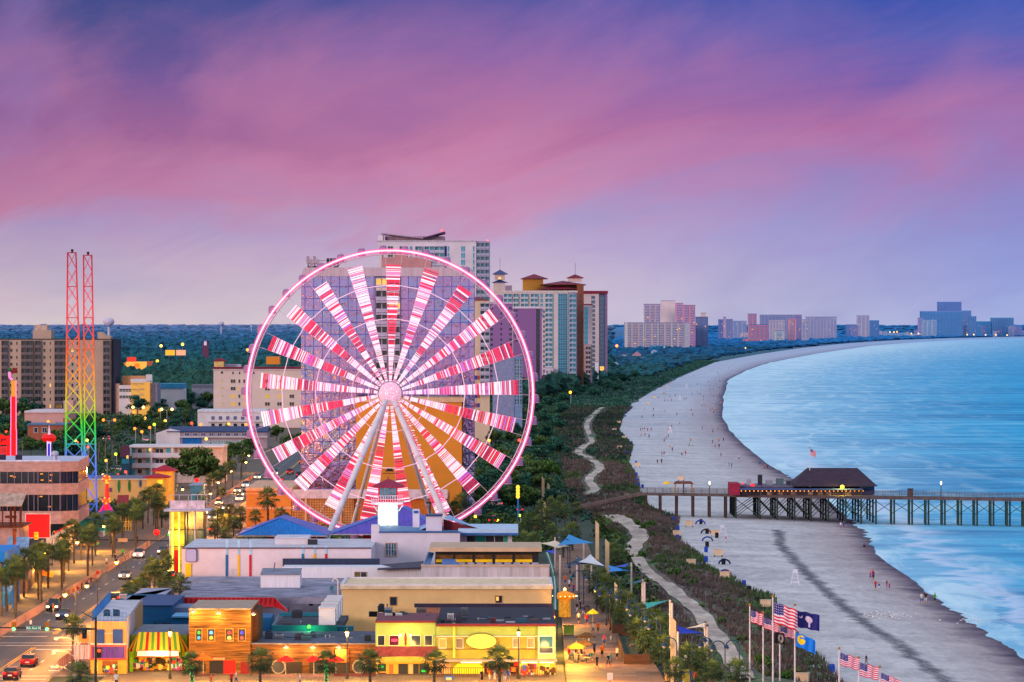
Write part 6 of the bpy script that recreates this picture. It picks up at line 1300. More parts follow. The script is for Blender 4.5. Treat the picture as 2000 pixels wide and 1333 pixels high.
for a in((375,1147,640,1.9,1.5,1.4,gg,'green air conditioner below the yellow sign on the white hall'),(428,1148,636,2.0,1.2,1.4,M(S(40,70,84),.6),'dark teal air conditioner beside the blue scalloped strip'),(478,1146,634,2.0,1.2,1.5,gg,'teal air conditioner with pipes under the red scalloped strip'),(461,1147,634,1.0,1.0,1.2,lg,'round silver blower under the yellow scalloped strip'),(502,1149,630,1.1,1.0,1.2,dg,'dark blower left of the white corrugated hut'),(497,1166,600,1.7,.9,1.2,M(S(50,110,110),.6),'green ribbed air conditioner in front of the white hut'),(580,1208,540,1.4,1.0,1.2,dg,'violet grey air conditioner on the turquoise edged roof'),(525,1250,516,1.0,1.0,.9,M(S(60,84,130),.6),'blue grey unit near the tall plank building roof corner'),(545,1252,518,1.0,.8,.9,lg,'silver unit on the plank bar roof under the tarpaulin'),(585,1255,514,1.2,1.0,1.0,dg,'dark pair of units in the middle of the plank bar roof'),(598,1255,513,1.2,.8,1.0,gg,'grey green unit beside the dark pair on the plank bar roof'),(612,1250,518,.9,.9,.9,M(S(110,140,160),.6),'pale blue unit on the plank bar roof'),(718,1256,512,.8,1.0,.8,DARK,'black unit at the right end of the plank bar roof'),(745,1196,545,.75,1.0,.8,DARK,'black upright unit in front of the peach hall'),(762,1211,516,1.3,.8,1.0,lg,'white twin unit on the left green restaurant'),(776,1211,516,1.2,.8,1.0,lg,'second white unit with teal grilles on the left green restaurant'),(790,1210,518,1.2,.7,1.0,gg,'teal unit on the left green restaurant roof'),(823,1202,526,1.3,.9,1.0,M(S(110,90,90),.6),'brown unit between the two green restaurants'),(896,1216,513,.8,1.1,.8,dg,'tall grey unit behind the drain pipe of the corner restaurant'),(907,1206,520,.9,1.2,.8,M(S(90,96,110),.6),'tall blue grey unit before the brick parapet'),(880,1214,516,.8,1.0,.8,lg,'white pipe cluster unit beside the tall grey one'),(963,1218,512,.7,.7,.7,M(S(110,50,50),.6),'brown vent box in the middle of the dark roof'),(208,1207,516,.8,.9,.8,M(S(40,84,120),.6),'left blue unit on the tan shop roof'),(227,1207,516,.8,.9,.8,M(S(36,76,110),.6),'right blue unit on the tan shop roof'),(240,1169,570,1.0,.6,1,lg,'white vent on the grey stucco building')):
 ac_unit(*a[:7],a[7],kind=R.randint(0,1))
t=thing('roof_cowl','large silver ventilation cowl behind the wooden building','roof cowl',Q(480,1186,560));mb=MB();q=Q(486,1186,560);mb.lathe([(.55,-.4),(.55,.3),(.62,.35),(.62,.8),(.5,.85)],q,lg,12);mb.tube(q+Vector((-.4,0,.3)),q+Vector((-1.6,0,-.2)),.35,lg,10);mb.build('cowl_body',t)
t=thing('satellite_dish','grey satellite dish beside the hooked white pipe','satellite dish',Q(649,1158,585));mb=MB();q=Q(649,1150,585);n=12
vs=[q+Vector((.42*math.cos(2*math.pi*k/n),.1,.42*math.sin(2*math.pi*k/n)))for k in range(n)]+[q+Vector((0,.28,0))];mb.add(vs,[(k,(k+1)%n,n)for k in range(n)],M(S(90,130,150),.6));mb.build('dish',t);tubes(t,'mast',[(q+Vector((0,.25,0)),q+Vector((0,.3,-1.2)))],.06,DARK)
t=thing('vent_pipe','white hooked vent pipe at the corner of the peach hall','pipe',Q(660,1166,575));q=Q(660,1166,575);tubes(t,'pipe',[(q,q+Vector((0,0,2.2))),(q+Vector((0,0,2.2)),q+Vector((-.25,0,2.55))),(q+Vector((-.25,0,2.55)),q+Vector((-.6,0,2.5))),(q+Vector((-.6,0,2.5)),q+Vector((-.75,0,2.1)))],.1,wt,7)
rr3=random.Random(21)
for x0,x1,y0,y1,Yv,n,where in((862,1070,1210,1220,512,16,'dark roof of the corner restaurant'),(745,845,1205,1211,516,8,'roof of the lobster lamp restaurant'),(512,725,1246,1256,515,22,'plank bar roof'),(540,650,1210,1228,540,14,'turquoise edged roof'),(520,660,1168,1182,590,16,'pale flat roof behind the wooden bar'),(370,500,1150,1162,622,16,'flat roof under the long white wall'),(680,800,1188,1206,548,12,'roof in front of the peach hall'),(190,240,1196,1208,520,4,'tan shop roof'),(420,720,1062,1068,664,12,'long white hall roof')):
 for _ in range(n):
  px,py=rr3.uniform(x0,x1),rr3.uniform(y0,y1);Yc=Yv+(y1-py)*1.15;q=Q(px,py,Yc);k=rr3.choice((0,0,1,2));cm_=M(S(*rr3.choice(((60,56,70),(190,184,196),(110,84,80),(50,90,110),(150,150,160),(30,26,34)))),.7,.15,1)
  t=thing('roof_vent' if k else 'roof_box','%s %s on the %s'%(('low','slim','hooded')[k],('equipment box','vent pipe','vent cowl')[k],where),'roof vent' if k else 'roof box',q,'vents on the '+where);mb=MB();s_=rr3.uniform(.25,.7)
  if k==0:mb.box(q.x-s_,q.x+s_,q.y,q.y+s_,q.z-.25,q.z+s_*rr3.uniform(.5,1.1),cm_)
  elif k==1:mb.tube((q.x,q.y,q.z-.3),(q.x,q.y,q.z+s_*1.6),.08,cm_,6);mb.lathe([(.16,0),(.05,.12)],(q.x,q.y,q.z+s_*1.6),cm_,6)
  else :mb.lathe([(.22,-.3),(.22,.3),(.36,.34),(.3,.55),(.08,.62)],q,cm_,9)
  mb.build('casing',t)
  #trees, palms, shrubs
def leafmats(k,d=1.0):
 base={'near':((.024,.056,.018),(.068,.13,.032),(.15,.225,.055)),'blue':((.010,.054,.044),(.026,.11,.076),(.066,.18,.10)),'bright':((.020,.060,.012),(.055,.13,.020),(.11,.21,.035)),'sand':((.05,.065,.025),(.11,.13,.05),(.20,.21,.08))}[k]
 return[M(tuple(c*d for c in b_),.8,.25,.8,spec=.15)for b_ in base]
BARK=M((.10,.075,.06),.9,.3,2.0)
def leafquad(mb,p,nrm,s,m,rr):
 u=nrm.orthogonal().normalized();v=nrm.cross(u);a=rr.random()*6.28;u,v=u*math.cos(a)+v*math.sin(a),v*math.cos(a)-u*math.sin(a)
 mb.add([p-u*s,p-v*s*.6,p+u*s,p+v*s*.6+nrm*s*.25],[(0,1,2,3)],m)
def make_tree(seed,wide=1.0,n=13,per=95,low=.28,kind='near',name='tree'):
 rr=random.Random(seed);mt_=leafmats(kind);t=thing(name,'x','tree');mb=MB();crown=MB();Hh=9.0
 mb.tube((0,0,-.2),(rr.uniform(-.2,.2),0,Hh*.4),.28,BARK,7,.18)
 for i in range(n):
  a=rr.random()*6.28;rad=(rr.random()**.6)*3.7*wide;z=Hh*(low+(1-low)*rr.uniform(.15,.86)*(1-.35*(rad/(3.4*wide))**2));c=Vector((rad*math.cos(a),rad*math.sin(a),z));R0=rr.uniform(1.25,2.1)*(1.0 if wide>.8 else .8)
  mb.tube((0,0,Hh*rr.uniform(.22,.4)),c,.12,BARK,5,.04,caps=False)
  for _ in range(per):
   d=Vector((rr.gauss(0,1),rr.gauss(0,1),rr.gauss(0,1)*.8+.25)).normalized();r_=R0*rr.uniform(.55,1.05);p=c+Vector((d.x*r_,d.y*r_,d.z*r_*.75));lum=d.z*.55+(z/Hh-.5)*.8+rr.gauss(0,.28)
   leafquad(crown,p,(d+Vector((rr.gauss(0,.5),rr.gauss(0,.5),rr.gauss(0,.5)))).normalized(),rr.uniform(.28,.55),mt_[0 if lum<.05 else(1 if lum<.62 else 2)],rr)  # top-lit leaves get the lighter tone, light put into colour
 mb.build('trunk',t);crown.build('crown',t);return t
def make_bush(seed,kind='near'):
 rr=random.Random(seed);mt_=leafmats(kind);t=thing('shrub','x','shrub');mb=MB();crown=MB()
 for i in range(6):
  c=Vector((rr.uniform(-.9,.9),rr.uniform(-.7,.7),rr.uniform(.5,1.1)));mb.tube((0,0,-.1),c,.06,BARK,4,.02)
  for _ in range(80):
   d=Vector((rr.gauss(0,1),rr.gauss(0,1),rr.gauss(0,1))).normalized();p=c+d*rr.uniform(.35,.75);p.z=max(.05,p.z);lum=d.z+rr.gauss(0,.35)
   leafquad(crown,p,d,rr.uniform(.12,.22),mt_[0 if lum<-.1 else(1 if lum<.6 else 2)],rr)  # leaves facing up are lighter, painted light from above
 mb.build('stem',t);crown.build('foliage',t);return t
def make_palm(seed,kind='near',Hh=7.2,lean=.25):
 rr=random.Random(seed);mt_=[M(c,.7,.2,1,spec=.3)for c in(((.028,.052,.018),(.075,.12,.03),(.17,.225,.06))if kind!='blue' else((.012,.05,.03),(.03,.10,.06),(.08,.18,.09)))];dead=M((.16,.11,.05),.9,.2,1);t=thing('palm_tree','x','palm');mb=MB();top=Vector((lean,rr.uniform(-.2,.2),Hh));N=8
 prev=Vector((0,0,-.2))
 for i in range(N):
  u=(i+1)/N;p=Vector((lean*u*u,top.y*u*u,Hh*u));mb.tube(prev,p,.20-.03*u,BARK,7,.17-.03*u);mb.lathe([(.23,-.06),(.24,.04),(.18,.1)],p,BARK,7);prev=p
 mb.build('trunk',t);cr=MB()
 for i in range(50):
  f=i/50;el_=1.35-2.25*f**.85+rr.gauss(0,.12);az_=i*2.39996+rr.gauss(0,.2);d=Vector((math.cos(az_)*math.cos(el_),math.sin(az_)*math.cos(el_),math.sin(el_)));L=rr.uniform(1.0,1.5);hub=top+d*L+Vector((0,0,-.10*L));m_=dead if(f>.90 and rr.random()<.7)else mt_[2 if f<.3 and rr.random()<.7 else(1 if f<.72 and rr.random()<.8 else 0)]  # upper fronds coloured lighter as lit from above; lowest ones dead
  cr.tube(top,hub,.025,mt_[1],3,caps=False);side=d.cross(Vector((0,0,1))).normalized();up_=side.cross(d)
  for k in range(9):
   a=(k/8-.5)*3.3;ld=d*math.cos(a)+side*math.sin(a)+up_*rr.uniform(-.1,.22);ll=rr.uniform(.8,1.2)*(1-.16*abs(k-4)/4);tip=hub+ld*ll+Vector((0,0,-.32*ll*abs(math.cos(el_))-.1));w_=ld.cross(up_)*1.0;w_=w_.normalized()*.075;mid_=hub+ld*ll*.55
   cr.add([hub,mid_+w_,tip,mid_-w_],[(0,1,2,3)],m_)
 cr.build('crown',t);return t
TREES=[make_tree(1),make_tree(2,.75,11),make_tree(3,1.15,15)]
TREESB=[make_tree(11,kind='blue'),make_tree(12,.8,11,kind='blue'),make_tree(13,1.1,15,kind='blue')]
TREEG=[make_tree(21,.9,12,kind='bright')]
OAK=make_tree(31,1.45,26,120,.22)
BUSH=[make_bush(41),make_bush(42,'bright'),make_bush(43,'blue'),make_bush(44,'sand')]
PALM=[make_palm(51),make_palm(52,lean=-.3),make_palm(53,'sand',lean=.1)];PALMB=[make_palm(54,'blue')]
SHORT=[make_palm(61,Hh=3.4,lean=.1),make_palm(62,Hh=3.2,lean=-.15)];PROTOS+=SHORT
PROTOS+=TREES+TREESB+TREEG+[OAK]+BUSH+PALM+PALMB
def plant(p,px,py,hpx,label,group,z=0.0,h0=9.0,wob=.08):
 g=G(px,py,z)
 if h0==8.3 and hpx*g.y/F<5.4:p=R.choice(SHORT);h0=4.7
 s=hpx*g.y/F/h0;return clone(p,g,R.uniform(0,6.28),(s*R.uniform(1-wob,1+wob),s*R.uniform(1-wob,1+wob),s),label,group)
def broad(lst,label,group,pool=None):
 for px,py,h in lst:plant(R.choice(pool or TREES),px,py,h,label,group)
def palms(lst,label,group,pool=None,z=0.0):
 for px,py,h in lst:plant(R.choice(pool or PALM),px,py,h,label,group,z,8.3)
broad([(4,815,40),(20,822,46),(42,815,42),(64,812,38),(78,808,34),(98,806,32),(6,860,52),(28,868,50),(50,862,44),(14,888,50),(60,890,42),(84,884,30),(108,870,34),(128,884,54),(150,866,50),(186,846,46),(200,866,40),(176,884,42)],'dark leafy tree in the clump between the tan apartments and the ride towers','trees below the tan apartments',TREES+TREESB[:1])
broad([(236,800,34),(252,806,40),(268,814,44),(284,808,34),(302,815,32),(345,798,26),(358,812,34),(374,800,40),(390,806,34),(406,800,38),(276,850,40),(292,842,30),(340,845,28),(378,850,30),(232,792,26),(316,804,26)],'leafy tree among the car parks left of the pink hotel','trees among the car parks',TREESB+TREES[:1])
broad([(448,905,45),(470,902,42),(432,925,48),(488,890,40),(462,876,30),(500,870,34),(540,862,34),(565,880,36),(590,872,34),(418,945,40)],'leafy tree between the white motel and the boulevard under the wheel rim','trees along the far boulevard',TREES)
plant(OAK,385,953,84,'great spreading dark oak right of the white motel',None,wob=.02)['category']='tree'
palms([(234,838,32),(244,842,30),(210,868,38),(226,874,38),(313,866,42),(322,866,40),(362,846,44),(320,800,26),(331,800,26),(396,776,26),(86,832,26),(420,866,32),(441,856,24),(395,852,26)],'cabbage palm among the motels and car parks left of the wheel','palms among the motels')
palms([(408,978,50),(424,975,52),(440,966,58),(454,956,54),(432,1000,46),(396,1005,42),(472,935,46),(280,1020,60),(262,1024,48),(300,1028,52),(316,1032,46),(336,1028,40),(480,918,40),(248,1034,40)],'palm on the far pavement between the pendulum ride and the wheel','palms on the far boulevard pavement')
broad([(252,873,10),(270,873,11),(290,873,11),(310,874,12),(330,874,12),(350,874,12),(370,874,12),(392,873,11)],'clipped bush in the hedge behind the white motel','hedge bushes behind the white motel',BUSH[:1])
ORD='first second third fourth fifth sixth seventh eighth ninth tenth eleventh twelfth thirteenth fourteenth fifteenth sixteenth seventeenth eighteenth nineteenth twentieth twenty-first twenty-second twenty-third twenty-fourth'.split()
yy=[566,578,590,601,612,624,634,645,657,668,678,690,702,722,738,750,764,778,792,806,822,840,858]
for i,Yv in enumerate(yy):
 x=RX0-1.8-(i%3)*1.3+R.uniform(-.4,.4);s=R.uniform(.8,1.02)
 clone(PALM[i%3],(x,Yv,.15),R.uniform(0,6),s,'%s palm from the crossing in the kerb row of the left pavement'%ORD[i],'palms lining the left boulevard pavement')
for i,Yv in enumerate((560,572,584,596,607,618,629,640,651,662,673,684,698,716,730,744,756,770,784,798,812,830,850,872,896,920)):clone(PALM[(i+1)%3],(RX0-6.5+R.uniform(-2.2,2.2)+bend(Yv),Yv,.15),R.uniform(0,6),(1.08,1.08,R.uniform(.66,.95)),'palm in the second row, behind the kerb palms of the left pavement','second row of palms on the left pavement')
for px,py,h,lab in((248,1215,75,'bushy palm by the kerb left of the grey stucco building'),(268,1200,66,'bushy palm right of the boulevard behind the grey stucco building'),(300,1185,84,'tall bushy palm right of the boulevard before the neon pillar'),(322,1180,60,'short palm at the foot of the red and yellow neon pillar'),(350,1222,92,'round headed palm standing before the red metal roof'),(142,1312,106,'tall palm at the corner beside the round orange sign'),(158,1372,76,'broad palm at the street corner in front of the tan shop'),(290,1215,46,'low palm behind the blue trimmed roof')):plant(PALM[R.randint(0,2)],px,py,h,lab,None,0,8.3)
for px,h,lab in((375,62,'green lit trunk palm in front of the wooden bar door'),(508,70,'palm in front of the low end of the tall plank building'),(637,66,'palm with green fairy lights before the red parasols'),(723,68,'palm at the left corner of the pale green restaurant'),(848,66,'palm between the two green restaurants'),(976,74,'broad palm in front of the restaurant with the oval sign')):
 t_=plant(PALM[R.randint(0,2)],px,1341,h,lab,None,.15,8.3)
 if 'lit' in lab or 'lights' in lab:
  mb=MB();b0=Vector(t_.location)
  for k in range(70):a=R.random()*6.28;mb.box(*(lambda q:(q.x-.035,q.x+.035,q.y-.035,q.y+.035,q.z-.035,q.z+.035))(b0+Vector((.24*math.cos(a),.24*math.sin(a),R.uniform(.2,2.6)))),E(S(40,220,110),1.2))
  f_=tag(mb.build('fairy_light',origin=b0),kind='stuff');f_.location=(0,0,0);f_.parent=t_;f_.matrix_parent_inverse.identity();f_.scale=[1/s for s in t_.scale];f_.rotation_euler=(0,0,-t_.rotation_euler.z)
palms([(292,1150,46),(304,1140,42),(316,1132,40),(328,1122,36),(280,1165,44),(312,1158,46),(298,1128,40),(322,1108,34)],'bushy palm on the right kerb beside the neon pillar','palms on the right kerb')
palms([(424,1040,46),(436,1050,44),(446,1030,44),(456,1050,40),(470,1035,42),(420,1062,40),(440,1072,40)],'palm in the gap between lift tower and orange garage','palms beside the lift tower')
palms([(524,1060,100),(500,1062,62),(546,1062,66),(560,1060,54),(700,1078,38),(682,1078,36),(490,1080,44),(514,1082,50),(578,1080,44),(606,1080,36),(470,1082,36)],'dark palm between the blue roofs and the orange garage','palms by the garage',PALM[:2])
palms([(884,1028,48),(900,1010,44),(870,1024,36)],'palm at the right foot of the wheel beside the orange hotel','palms at the right wheel foot',PALM[:2])
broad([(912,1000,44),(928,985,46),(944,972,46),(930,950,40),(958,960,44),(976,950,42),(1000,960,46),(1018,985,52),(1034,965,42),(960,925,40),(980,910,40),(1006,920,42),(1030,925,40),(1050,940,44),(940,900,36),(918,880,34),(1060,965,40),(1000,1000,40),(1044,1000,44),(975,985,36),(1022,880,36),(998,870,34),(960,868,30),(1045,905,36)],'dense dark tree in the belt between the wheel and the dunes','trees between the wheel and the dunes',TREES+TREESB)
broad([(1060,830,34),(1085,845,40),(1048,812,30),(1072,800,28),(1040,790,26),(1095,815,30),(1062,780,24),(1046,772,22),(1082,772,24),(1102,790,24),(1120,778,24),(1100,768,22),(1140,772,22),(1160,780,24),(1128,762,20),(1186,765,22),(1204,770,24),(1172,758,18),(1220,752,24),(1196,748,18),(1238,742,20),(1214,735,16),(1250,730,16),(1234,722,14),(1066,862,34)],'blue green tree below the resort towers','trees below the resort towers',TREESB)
broad([(1058,905,36),(1090,897,46),(1072,892,40)],'large dark round tree at the edge of the dunes','large dark trees at the dune edge',TREESB);plant(TREEG[0],1078,940,44,'bright green bushy tree at the edge of the dunes',None)
broad([(1046,928,34),(1030,938,30),(1063,925,30),(1110,872,16),(1096,918,16)],'green shrub tree near the beach entrance','green shrub trees near the beach entrance',TREEG+TREESB)
palms([(1068,1062,66),(1086,1046,62),(1104,1056,66),(1126,1048,64),(1080,1082,56),(1100,1092,54),(1118,1078,54),(1048,1068,56),(1036,1050,50),(1056,1030,50),(1040,1090,46),(1024,1085,44),(1076,1028,54),(1094,1020,50),(1014,1060,40)],'olive palm in the thicket behind the restaurants and sail shades','palms in the thicket by the boardwalk',PALM)
palms([(1168,1180,58),(1184,1190,62),(1202,1185,56),(1215,1210,58),(1226,1220,60),(1250,1240,62),(1274,1262,72),(1290,1285,80),(1262,1300,74),(1300,1318,78),(1238,1252,60),(1210,1240,56),(1190,1215,54),(1178,1200,52),(1246,1268,56),(1154,1150,46),(1176,1155,44),(1196,1110,50),(1205,1118,46)],'palm in the planters between boardwalk and dunes','palms along the boardwalk planters',PALM)
for px,py,h,lab in((1344,1335,74,'palm with slim trunk right of the tan pylon and blue sail'),(1378,1342,80,'palm left of the flag poles, the tallest of the three'),(1392,1352,58,'smaller palm close beside the tallest palm by the flag poles'),(1440,1360,68,'palm at the foot of the leftmost flag pole'),(1318,1350,62,'palm directly behind the tan pylon')):plant(PALM[R.randint(0,2)],px,py,h,lab,None,.2,8.3)
for px,py,h,k in((1262,1036,16,1),(1270,1028,14,1),(1248,1027,13,0),(1278,1049,12,1),(1256,1088,15,1),(1250,1094,13,1),(1266,1080,13,0),(1286,1092,11,1),(1275,1105,12,1),(1316,1126,20,1),(1343,1132,13,1),(1352,1146,18,1),(1344,1148,12,1),(1236,1018,12,0),(1300,1010,10,2),(1412,1220,16,0),(1446,1256,17,0),(1490,1300,26,1),(1508,1308,22,0),(1395,1330,22,1),(1530,1330,22,1),(1552,1322,22,3),(1155,886,13,2),(1160,888,11,2),(1100,860,12,2),(1124,900,10,2),(1190,930,8,2),(1370,1190,11,0),(1130,985,12,2),(1245,985,9,2),(1460,1200,12,1),(1425,1178,11,1)):plant(BUSH[k],px,py,h,'round %s shrub growing alone among the dune grass'%('dark green','bright green','blue green','sandy green')[k],'dune shrubs, %d'%k,.5,1.75)
def free(x,y,m=2.0,front=9.0):
 for a,b_,y0,y1 in FOOT:
  if a-m<x<b_+m and y0-front<y<y1+m:return False
 return True
UM=leafmats('near',.9)+leafmats('blue',.9);mb=MB();rr=random.Random(77)
LOTS=[(-215,-150,1180,1420),(-190,-120,1560,1590)]
def cover(xa,xb,ya,yb,n,far):
 for _ in range(n):
  y=rr.uniform(ya,yb);x=rr.uniform(xa(y),xb(y))
  if not free(x,y)or any(a<x<b_ and c<y<d for a,b_,c,d in LOTS):continue
  r=rr.uniform(.9,2.2);h=rr.uniform(.6,2.6);k0=3 if rr.random()<far else 0
  for _ in range(16):
   d=Vector((rr.gauss(0,1),rr.gauss(0,1),rr.gauss(0,1))).normalized();p=Vector((x+d.x*r,y+d.y*r*1.5,max(.1,h*.5+d.z*h*.55)))
   leafquad(mb,p,d,rr.uniform(.3,.6),UM[k0+(0 if d.z+rr.gauss(0,.4)<.1 else(1 if rr.random()<.75 else 2))],rr)  # tone follows facing, top light painted into the leaves
cover(lambda y:-.135*y-20,lambda y:-91+bend(y),880,2300,4200,.35)
cover(lambda y:interp(DLEFT,y),lambda y:dune_x(y)-3,2150,5200,5200,1)
cover(lambda y:-48,lambda y:interp(DLEFT,y)+1,905,2900,4600,.6)
cover(lambda y:-40,lambda y:8,780,905,700,.1)
cover(lambda y:17.8,lambda y:interp(DLEFT,y)+2,500,900,110,.1)
tag(mb.build('undergrowth'),kind='stuff')
rr=random.Random(5);k=0
while k<70:
 y=rr.uniform(930,2250);x=rr.uniform(-.135*y-10,-92+bend(y))
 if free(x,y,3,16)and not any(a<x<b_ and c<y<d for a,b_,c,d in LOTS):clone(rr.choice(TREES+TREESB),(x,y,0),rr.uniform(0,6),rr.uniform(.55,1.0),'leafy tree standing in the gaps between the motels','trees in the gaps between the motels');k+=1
k=0
while k<46:
 y=rr.uniform(930,2700);x=rr.uniform(-36,interp(DLEFT,y)-2)
 if free(x,y,3,10):clone(rr.choice(TREESB+TREES),(x,y,0),rr.uniform(0,6),rr.uniform(.45,.85),'low dark tree filling the belt inland of the dunes','low trees inland of the dunes');k+=1
FW=[[M(tuple(c*d for c in c0),.95,.3,.06)for d in(.45,.8,1.25)]for c0 in((.020,.080,.060),(.014,.085,.080),(.010,.090,.115),(.009,.092,.15),(.014,.11,.20),(.03,.13,.27),(.09,.18,.36),(.18,.22,.42))]  # distance haze mixed into both wood colour sets, row by row
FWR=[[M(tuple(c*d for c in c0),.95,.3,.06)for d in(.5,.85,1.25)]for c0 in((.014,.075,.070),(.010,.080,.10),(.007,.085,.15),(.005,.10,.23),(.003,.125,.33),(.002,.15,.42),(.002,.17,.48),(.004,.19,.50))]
mb=MB();rr=random.Random(9);Yv=2250.0
while Yv<27000:
 hazek=min(7,max(0,int(math.log(Yv/2250)/math.log(12)*8)));xmax=dune_x(Yv)-(30 if Yv>3500 else 60);sp=max(7.0,Yv*.0021);x=QX(-25,Yv)
 while x<xmax:
  px=CX+x*F/Yv
  if not(222<px<304 and 3300<Yv<4320)and not(600<px<880)and not(1190<px<1345 and Yv>7250 and Yv<7620)and not(px>1190 and Yv<5200 and rr.random()<.35):
   hh=rr.uniform(7,12)+(Yv>6000)*rr.uniform(0,6);w_=sp*rr.uniform(.6,1.15);z0=hill(Yv,x)-.5;hh=hh if px<1185 else hh*(.62 if Yv<22500 else .9);xx,y0=x+rr.uniform(-.5,.5)*sp,Yv+rr.uniform(-.4,.4)*sp*3
   vs=[]
   for k,(u,zr)in enumerate(((.75,0),(1.0,.45),(.85,.78),(.4,1.0))):
    for j in range(6):a=j*1.047+k*.5;q=rr.uniform(.75,1.2);vs.append((xx+w_*u*q*math.cos(a),y0+w_*u*q*math.sin(a),z0+hh*zr*rr.uniform(.75,1.2)))
   fs=[(k*6+j,k*6+(j+1)%6,k*6+6+(j+1)%6,k*6+6+j)for k in range(3)for j in range(6)]+[(18,19,20,21,22,23)]
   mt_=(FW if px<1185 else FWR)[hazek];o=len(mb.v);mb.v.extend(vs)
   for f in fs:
    mb.f.append(tuple(i+o for i in f));lum=(f[0]//6)*.35+rr.gauss(0,.35);mb.m.append(mb.mi(mt_[0 if lum<.1 else(1 if lum<.7 else 2)]))  # higher facets take lighter tones, painted top light
  x+=sp*rr.uniform(.8,1.3)
 Yv*=1.011 if Yv<5000 else 1.022
tag(mb.build('far_wood'),kind='stuff')
#traffic, lamps, street furniture
TYRE=M((.012,.012,.014),.8,.1,2);CG=M((.015,.018,.025),.1,.1,1,spec=.6);HEADL=E(S(255,216,150),9.0);TAIL=E(S(255,24,12),3.5);RIMM=M(S(150,150,156),.4,.1,2,metal=.5);PAINT0=M((.4,.01,.01),.3,.05,1,spec=.5)
def make_car(kind):
 t=thing('car','x','car');W=.9;suv=kind=='suv';h=1.0 if not suv else 1.12;rt=1.45 if not suv else 1.78
 body=[(-2.25,.32),(-2.28,.7),(-2.1,h-.05),(-1.0 if not suv else-1.95,h),(1.0,h),(2.05,h-.22),(2.25,.62),(2.22,.32)]
 mb=MB();n=len(body);vs=[(s_*(W if 0<i<n-1 else W-.06),y,z)for s_ in(-1,1)for i,(y,z)in enumerate(body)]
 mb.add(vs,[(i,i+n,(i+1)%n+n,(i+1)%n)for i in range(n)]+[tuple(range(n)),tuple(range(2*n-1,n-1,-1))],PAINT0)
 g=[(-1.75,h),(-1.15,rt-.05),(.15,rt),(1.0,h)]if not suv else[(-2.15,h),(-1.95,rt-.06),(.1,rt),(.95,h)]
 mb.add([(s_*(.70 if 0<i<3 else .82),y+(.05 if 0<i<3 else 0),z+.02*(0<i<3))for s_ in(-1,1)for i,(y,z)in enumerate(g)],[(1,5,6,2)],PAINT0)
 for s_ in(-1,1):mb.box(s_*.98-.1,s_*.98+.1,.75,.92,h-.02,h+.14,PAINT0)
 mb.build('body',t);mb=MB()
 mb.add([(s_*(.69 if 0<i<3 else .81),y,z)for s_ in(-1,1)for i,(y,z)in enumerate(g)],[(0,1,2,3),(7,6,5,4),(0,4,5,1),(2,6,7,3),(1,5,6,2)],CG);mb.build('glazing',t)
 for s_ in(-1,1):
  for y in(-1.4,1.38):
   mb=MB();mb.tube((s_*.72,y,.33),(s_*.93,y,.33),.33,TYRE,12);wh=mb.build('wheel',t);mb=MB();mb.tube((s_*.931,y,.33),(s_*.945,y,.33),.2,RIMM,10);mb.build('rim',wh)
  mb=MB();mb.box(s_*.66-.21,s_*.66+.21,2.19,2.31,.58,.82,HEADL);mb.build('headlight',t);mb=MB();mb.box(s_*.68-.16,s_*.68+.16,-2.33,-2.22,.70,.92,TAIL);mb.build('tail_light',t)
 mb=MB();mb.box(-.25,.25,-2.32,-2.25,.5,.64,WHITE);mb.build('number_plate',t);return t
SED,SUV=make_car('sedan'),make_car('suv');PROTOS+=[SED,SUV]
CC={'black':(24,22,26),'white':(226,222,224),'silver':(150,152,160),'red':(170,14,20),'dark blue':(24,36,90),'grey':(84,84,92),'teal':(30,110,120),'tan':(170,150,120),'maroon':(90,14,30)}
def car(x,y,south,col,suv,label,group='traffic on the boulevard',rz=None):return clone(SUV if suv else SED,(x,y,.03),(math.pi if south else 0)if rz is None else rz,1.0,label,group,{PAINT0:M(S(*CC[col]),.3,.06,1,spec=.5)})
LN=(-69.6,-66.1,-62.2,-58.4)
car(-61.4,521,False,'red',False,'red and white car driving away beside the traffic cone at the crossing');car(-61.2,501.5,False,'maroon',False,'maroon car with tail lights lit, cut by the lower picture edge')
for i,(yv,ln,c,sv)in enumerate(((622,0,'black',1),(604,1,'dark blue',0),(700,1,'silver',0),(764,0,'white',1),(776,1,'grey',0),(846,0,'white',0),(868,1,'silver',1),(890,0,'tan',0),(914,1,'white',0),(938,0,'grey',1),(962,1,'white',0),(990,0,'silver',0),(1040,1,'tan',1),(1100,0,'white',1),(1014,1,'white',0),(1064,0,'silver',0),(1082,1,'white',0),(1130,1,'grey',0),(1160,0,'white',0),(1190,1,'silver',1))):car(LN[ln]+bend(yv),yv,True,c,sv,'%s %s coming down the boulevard with headlights on, %s from the crossing'%(c,'van' if sv else 'car',ORD[i]))
for i,(yv,ln,c,sv)in enumerate(((642,2,'black',0),(742,2,'black',1),(752,3,'grey',0),(700,3,'maroon',0),(860,2,'red',0),(880,3,'black',1),(905,2,'grey',0),(1110,3,'red',0),(1140,2,'maroon',0),(1175,3,'dark blue',1),(1200,2,'red',1),(1240,3,'grey',0),(1290,2,'maroon',0))):car(LN[ln]+bend(yv),yv,False,c,sv,'%s %s driving away with red tail lights, %s from the crossing'%(c,'van' if sv else 'car',ORD[i]))
